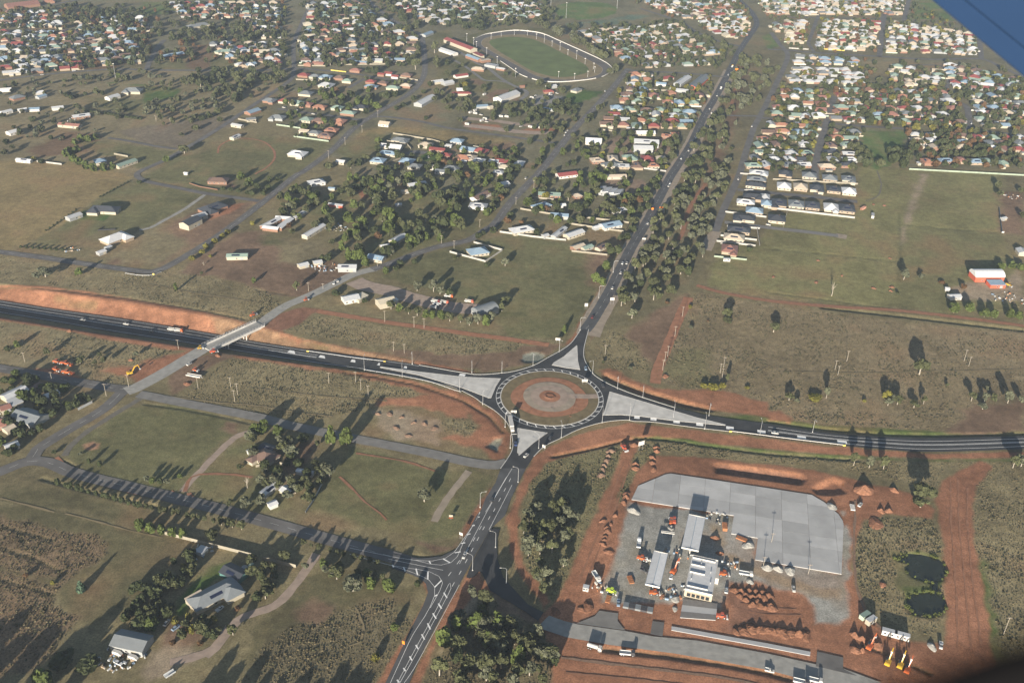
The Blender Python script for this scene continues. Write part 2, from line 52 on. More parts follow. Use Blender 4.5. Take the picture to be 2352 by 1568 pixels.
ZONES=[('suburb',[(-961,1813),(1072,2130),(592,1061),(438,1054),(421,1181),(367,1028),(237,1017),(301,1220),(140,947),(123,869),(-15,879),(-83,940),(-147,959),(-241,1071),(-308,1193),(-332,1348),(-474,1342),(-524,1370),(-690,1296),(-708,1284)],8),('dry',[(-708,1284),(-517,1348),(-322,1360),(-313,1318),(-336,1173),(-371,1044),(-387,963),(-479,990),(-564,983)],6),('green',[(-557,1222),(-471,1212),(-421,1208),(-453,1158),(-518,1171)],5),('lawn',[(-541,1282),(-488,1278),(-438,1263),(-437,1225),(-468,1203),(-490,1268)],3),('brown',[(-532,1022),(-515,1090),(-472,1076),(-468,1021),(-512,1001)],4),('stubble',[(-462,1095),(-408,1132),(-362,1153),(-328,1140),(-349,1106),(-376,1044),(-418,1054)],5),('green',[(-496,1054),(-456,1058),(-376,1030),(-387,975),(-418,985)],5),('brown',[(-594,1339),(-586,1422),(-584,1434),(-540,1415),(-559,1348)],3),('green',[(-508,1349),(-495,1475),(-460,1488),(-426,1359)],3),('brown',[(-491,1484),(-460,1493),(-430,1358),(-464,1359)],6),('green',[(-460,1488),(-413,1430),(-395,1363),(-428,1359)],3),('ovalgreen',[(-658,1766),(-593,1776),(-578,1692),(-641,1651)],4),('tan',[(-566,988),(-479,990),(-429,978),(-396,950),(-408,899),(-415,832),(-431,786),(-459,764)],5),('green',[(-394,944),(-377,939),(-311,910),(-338,831),(-357,822),(-380,820),(-395,791),(-419,776),(-431,786),(-415,832),(-408,899)],4),('lawn',[(-411,863),(-384,869),(-383,842),(-407,843)],2),('green',[(-384,953),(-372,1016),(-344,1032),(-316,1094),(-244,1085),(-209,1086),(-226,996),(-252,909),(-312,921)],6),('brownred',[(-318,959),(-297,964),(-285,935),(-312,938)],5),('brownred',[(-349,751),(-342,795),(-329,815),(-302,888),(-255,901),(-271,819),(-291,781),(-301,752),(-330,760)],8),('reddirt',[(-346,795),(-328,810),(-308,812),(-305,789),(-323,774),(-340,777)],8),('reddirt',[(-287,884),(-266,896),(-272,869),(-288,852)],3),('dry',[(-342,828),(-327,834),(-289,799),(-305,754),(-328,756),(-348,768)],6),('scrub',[(-457,760),(-402,755),(-354,746),(-306,735),(-289,751),(-260,740),(-212,724),(-184,691),(-194,661),(-239,677),(-308,696),(-377,712),(-435,714)],4),('brownred',[(-282,740),(-277,771),(-257,825),(-234,830),(-215,818),(-190,811),(-172,798),(-160,773),(-131,758),(-158,720),(-170,707),(-187,706),(-220,723),(-256,739)],6),('dry',[(-215,818),(-174,812),(-167,781),(-184,762),(-204,769)],8),('green',[(-232,822),(-217,828),(-208,805),(-227,799)],6),('green',[(-188,937),(-164,982),(-147,959),(-163,888),(-157,828),(-200,864)],8),('reddirt',[(-161,934),(-145,944),(-139,930),(-154,914)],3),('green',[(-130,891),(-83,940),(-15,890),(-26,857),(-46,831),(-72,815),(-108,781),(-130,775),(-136,849)],8),('green',[(-111,747),(-95,769),(-71,801),(-48,812),(-14,839),(-2,840),(51,824),(54,806),(83,804),(77,772),(70,739),(57,696),(41,654),(28,651),(-6,654),(-21,702),(-80,729)],4),('brownred',[(71,826),(85,799),(71,739),(64,747),(65,789)],12),('lawn',[(-100,1062),(-87,1056),(-90,1025),(-110,1033)],2),('reddark',[(-192,651),(-184,676),(-166,690),(-153,685),(-161,673),(-164,661),(-178,646)],2),('brownred',[(-96,629),(-57,631),(-25,636),(1,638),(24,644),(41,644),(21,625),(5,609),(-20,603),(-55,607),(-75,615)],4),('scrub',[(-164,661),(-156,675),(-128,670),(-93,661),(-42,652),(8,642),(2,630),(-37,623),(-73,627),(-109,633),(-144,642),(-175,651)],3),('yard',[(90,1087),(112,1127),(183,1134),(178,1073),(118,1060)],4),('yard',[(91,989),(135,993),(141,959),(95,945)],3),('reddirt',[(-434,712),(-376,710),(-307,695),(-238,675),(-197,658),(-178,651),(-156,639),(-108,624),(-72,614),(-36,604),(-20,598),(-35,596),(-68,605),(-110,612),(-152,620),(-191,630),(-229,640),(-312,660),(-405,681),(-421,684)],1.5),('batterdry',[(-238,672),(-196,655),(-156,637),(-108,623),(-71,613),(-71,607),(-108,616),(-152,626),(-192,636),(-224,646)],4),('reddirt',[(-413,668),(-350,651),(-304,639),(-260,630),(-226,621),(-227,616),(-254,618),(-300,628),(-349,644),(-408,657)],2),('scrub',[(-405,652),(-348,642),(-300,628),(-254,617),(-243,611),(-254,589),(-266,569),(-296,575),(-343,586),(-376,591)],3),('dry',[(-369,603),(-327,600),(-297,587),(-302,576),(-363,590)],5),('reddirt',[(-293,586),(-275,594),(-251,608),(-233,621),(-228,614),(-240,591),(-254,569),(-260,569),(-270,581)],4),('reddirt',[(-350,588),(-327,585),(-303,579),(-294,573),(-322,579)],4),('brownred',[(-241,576),(-232,608),(-216,617),(-202,613),(-215,592),(-224,568),(-231,560)],3),('scrub',[(-215,580),(-209,604),(-189,612),(-149,602),(-104,595),(-65,585),(-53,578),(-58,566),(-93,562),(-92,552),(-108,543),(-130,534),(-166,540),(-205,554),(-224,560)],4),('reddirt',[(-205,613),(-183,612),(-142,602),(-100,594),(-64,584),(-46,576),(-33,560),(-24,548),(-32,540),(-47,549),(-63,556),(-91,554),(-92,562),(-64,566),(-56,570),(-71,577),(-100,588),(-148,598),(-181,605)],3),('reddirt',[(-53,578),(-39,576),(-24,564),(-12,551),(-4,539),(0,524),(1,505),(-3,498),(-10,500),(-20,509),(-45,519),(-32,532),(-23,530),(-20,535),(-26,545)],3),('yardtan',[(-92,546),(-80,550),(-50,541),(-44,531),(-45,512),(-58,514),(-72,518),(-86,529)],4),('scrub',[(-43,536),(-32,541),(-21,530),(-27,520),(-40,522)],5),('green',[(-276,495),(-270,510),(-254,543),(-244,548),(-220,546),(-179,530),(-177,522),(-185,505),(-192,471),(-195,457),(-207,453),(-239,462),(-264,476)],3),('brownred',[(-187,531),(-179,528),(-178,518),(-184,521)],4),('green',[(-190,471),(-178,500),(-164,510),(-152,480),(-120,444),(-143,442),(-184,453)],5),('brownred',[(-141,482),(-136,507),(-120,513),(-127,490),(-133,468)],5),('lawn',[(-147,485),(-139,484),(-140,478),(-147,479)],3),('green',[(-112,469),(-99,505),(-82,501),(-48,487),(-23,484),(-40,452),(-50,425),(-78,433),(-118,446)],4),('green',[(-23,484),(-11,480),(-14,461),(-30,422),(-50,423),(-41,440)],4),('brownred',[(-39,412),(-49,420),(-39,417),(-30,417),(-25,430),(-19,449),(-14,463),(-12,466),(-16,449),(-23,428),(-28,416)],2),('reddirt',[(-18,449),(-10,472),(-9,468),(-15,449),(-24,426),(-26,426)],1.5),('darkgreen',[(-305,443),(-296,456),(-276,457),(-233,447),(-196,433),(-191,419),(-212,423),(-255,438),(-305,443)],4),('darkgreen',[(-305,443),(-254,436),(-210,424),(-185,415),(-171,409),(-180,385),(-192,360),(-204,350),(-224,361),(-234,376),(-226,396),(-221,408),(-255,419),(-296,425)],5),('brownscrub',[(-300,432),(-272,426),(-234,417),(-222,414),(-220,401),(-227,391),(-234,376),(-230,364),(-215,356),(-218,341),(-226,322),(-244,316)],4),('darkgreen',[(-282,394),(-256,388),(-235,382),(-238,379),(-256,384),(-279,388)],4),('lawn',[(-166,382),(-158,396),(-150,401),(-149,390),(-160,373),(-163,358),(-170,360)],3),('brownred',[(-171,357),(-155,355),(-146,347),(-160,335),(-170,340)],6),('yardtan',[(-175,335),(-168,340),(-157,339),(-145,336),(-157,325),(-167,317)],4),('darkgreen',[(-122,319),(-124,354),(-116,366),(-107,388),(-95,399),(-74,390),(-55,387),(-46,384),(-50,360),(-58,331),(-60,321)],4),('scrub2',[(-101,360),(-89,367),(-76,370),(-58,374),(-49,363),(-56,339),(-60,321),(-122,319),(-118,337)],8),('brownred',[(-105,366),(-99,373),(-90,367),(-94,358),(-103,360)],5),('reddirt',[(-47,354),(-40,381),(-45,390),(-41,391),(-37,385),(-38,372),(-45,351),(-52,322),(-56,316),(-62,316)],1.5),('scrub2',[(-22,370),(-9,386),(5,377),(23,360),(29,343),(25,316),(-39,314)],4),('reddirt',[(-13,398),(-7,383),(-14,380),(-23,368),(-30,354),(-36,335),(-40,314),(-46,314),(-38,342),(-32,363),(-25,384),(-18,402)],1.5),('yardtan',[(-16,379),(-20,370),(-27,352),(-33,340),(-30,340),(-23,355),(-16,372),(-14,379)],1.5),('brownred',[(-6,383),(3,377),(19,365),(19,358),(8,365),(-2,371)],2.5),('scrubgreen',[(7,420),(9,458),(16,484),(25,497),(48,508),(71,516),(73,504),(62,478),(44,426),(30,384),(26,376),(13,397)],3),('reddirt',[(15,499),(16,502),(26,512),(46,529),(79,543),(124,537),(170,529),(205,524),(274,519),(351,525),(348,519),(272,513),(206,515),(139,521),(112,527),(89,526),(65,516),(42,506),(24,496),(13,475),(7,447),(8,420),(12,400),(25,378),(21,372),(18,379),(6,401),(2,420),(0,442),(8,475)],1.5),('greenstrip',[(80,527),(94,528),(112,527),(139,521),(205,514),(272,512),(333,517),(332,513),(260,510),(205,511),(136,517),(108,524),(88,524)],2),('scrub',[(88,523),(108,523),(136,516),(204,510),(260,509),(331,512),(318,454),(265,334),(239,333),(254,381),(263,418),(277,460),(293,493),(279,508),(265,483),(252,487),(227,492),(197,502),(161,504),(120,508),(93,512)],3),('scrub',[(200,437),(215,453),(231,453),(248,458),(253,439),(233,380),(223,365),(203,367),(194,373),(191,395)],4),('greenstrip',[(219,424),(232,426),(246,421),(242,403),(232,398),(233,387),(226,376),(212,374),(214,389),(213,399),(219,409)],3),('green',[(221,424),(246,422),(244,414),(227,398),(213,396)],4),('greenstrip',[(263,418),(268,418),(258,382),(251,352),(245,349),(254,381)],6),('reddirt',[(44,426),(62,478),(77,521),(83,524),(92,508),(131,506),(164,502),(196,497),(225,486),(247,478),(257,462),(252,454),(229,457),(212,452),(202,437),(192,411),(190,388),(193,370),(205,358),(224,356),(236,387),(251,435),(260,471),(272,492),(303,512),(309,508),(289,485),(278,460),(265,418),(255,382),(246,354),(243,333),(235,314),(22,306),(26,343),(17,362),(21,370),(30,384)],2),('scrubgreen',[(84,517),(89,520),(96,515),(94,508),(89,502),(81,490),(74,476),(68,460),(63,451),(68,468),(74,486),(80,508)],2),('gravel',[(73,460),(134,451),(144,432),(139,414),(184,405),(197,447),(201,448),(195,423),(185,397),(180,373),(174,368),(160,367),(163,380),(162,389),(140,396),(122,397),(116,382),(114,376),(93,382),(85,380),(50,377),(55,396),(60,413),(65,431)],2.5),('yardtan',[(116,446),(121,444),(124,431),(127,420),(134,413),(153,402),(180,393),(179,387),(162,390),(138,401),(127,408),(122,420),(119,432)],4),('reddark',[(121,392),(130,393),(142,392),(135,361),(113,362),(117,375)],4),('gravel',[(200,457),(195,429),(187,401),(185,402),(192,429)],3),('scrub',[(64,639),(76,666),(95,660),(107,641),(100,604),(84,609),(66,620)],4),('field',[(130,669),(154,737),(188,724),(256,709),(322,695),(422,684),(361,548),(281,539),(210,543),(157,558),(142,573),(108,593),(103,604)],5),('scrubgreen',[(109,605),(127,643),(147,644),(145,595),(126,588)],8),('greenstrip',[(138,552),(156,550),(210,543),(245,539),(281,539),(346,545),(347,548),(283,544),(214,548),(163,558)],2),('reddirt',[(65,607),(72,610),(80,605),(90,594),(101,586),(116,586),(140,586),(159,585),(168,576),(179,573),(176,555),(150,559),(141,560),(128,563),(108,575),(93,582),(78,593),(67,601)],2.5),('reddirt',[(177,560),(185,562),(192,552),(189,547),(175,551)],4),('brownred',[(313,573),(332,576),(362,583),(347,548),(318,542),(290,542),(299,549),(312,559)],5),('reddirt',[(41,644),(47,657),(58,693),(66,717),(80,764),(84,761),(71,720),(60,682),(52,659),(45,643)],2),('brownred',[(58,645),(63,668),(72,697),(91,757),(101,783),(102,774),(87,724),(77,687),(67,665)],2),('brownred',[(88,660),(102,696),(115,719),(146,732),(137,698),(117,642),(106,610),(97,641)],6),('estategreen',[(173,779),(192,835),(227,837),(252,911),(340,918),(383,1056),(436,1048),(535,1043),(466,875),(454,817),(415,716),(365,716),(260,724),(190,738),(163,749)],4),('estategreen2',[(374,886),(468,880),(446,816),(388,777),(356,712),(318,721),(333,773)],5),('yardtan',[(359,847),(399,945),(418,982),(443,1035),(453,1036),(415,958),(381,889),(363,847)],5),('brownred',[(509,989),(538,992),(489,877),(468,880)],4),('yardtan',[(374,760),(392,769),(431,780),(450,799),(430,740),(372,736)],6),('ovalgreen',[(421,1181),(475,1183),(459,1136),(420,1060),(396,1044),(405,1116)],4),('ovalgreen',[(769,2040),(821,2048),(770,1820),(701,1825)],3),('parkdry',[(519,1518),(634,1507),(607,1432),(542,1425),(504,1444)],4),('reserve',[(69,665),(97,757),(130,859),(175,1011),(215,1161),(267,1351),(339,1548),(417,1732),(414,1584),(379,1453),(283,1184),(208,929),(173,815),(156,753),(101,681)],5),('redtint',[(324,1470),(338,1472),(269,1199),(209,989),(162,852),(152,851),(203,1014),(261,1216)],8),('ovalgreen',[(394,1652),(418,1686),(410,1597),(386,1567)],3),('ovalgreen',[(55,1800),(63,1847),(87,1873),(120,1882),(155,1876),(171,1841),(165,1791),(136,1753),(97,1734),(68,1743)],2),('courtgreen',[(74,1702),(150,1745),(208,1804),(221,1778),(147,1696),(80,1662)],3),('green',[(-178,1592),(-112,1630),(-107,1559),(-56,1638),(1,1670),(58,1653),(64,1595),(-91,1521),(-142,1569)],4),('green',[(-118,1442),(-88,1470),(-9,1352),(39,1347),(50,1327),(-37,1287),(-113,1309)],5),('brownred',[(-72,1356),(-58,1351),(-45,1330),(-50,1319),(-62,1332)],4),('brownred',[(-43,1288),(-29,1307),(1,1314),(-3,1260),(-42,1255)],4),('gravelgrey',[(21,1279),(36,1297),(56,1282),(53,1246),(16,1239)],3),('lawn',[(61,1300),(82,1316),(109,1312),(100,1287),(74,1255),(57,1246)],4),('reddirt',[(2,1143),(43,1161),(45,1139),(11,1130)],6),('reddirt',[(-68,1161),(-23,1157),(-21,1141),(-55,1137)],5),('tan',[(-185,1122),(-162,1140),(-78,1132),(-5,1100),(-9,1022),(-54,1066),(-117,1113),(-153,1117),(-158,1071),(-188,1047)],8),('green',[(-204,1052),(-174,1115),(-147,1110),(-156,1057),(-179,1017)],6),('brownred',[(-73,1064),(-5,1100),(-4,1050),(-43,1049)],8),('sand',[(-268,500),(-264,504),(-259,502),(-258,496),(-263,494),(-266,496)],1.5)]
RBC=(27.3,570.0)
RB_R1=37.1
RB_R0=34.0
GROUPS=['the acreage left of the bend','the blocks between the two bending streets','the far corner of the right field','the fenced court and nearby homes','the foreground farmyard','the gravel truck yard','the homes above the green paddock','the homestead beside the old road','the houses along the bending suburban street','the left hillside blocks','the new estate','the trotting ground','the white-fenced square lot','the yard at the left edge','the yards beside the main road']
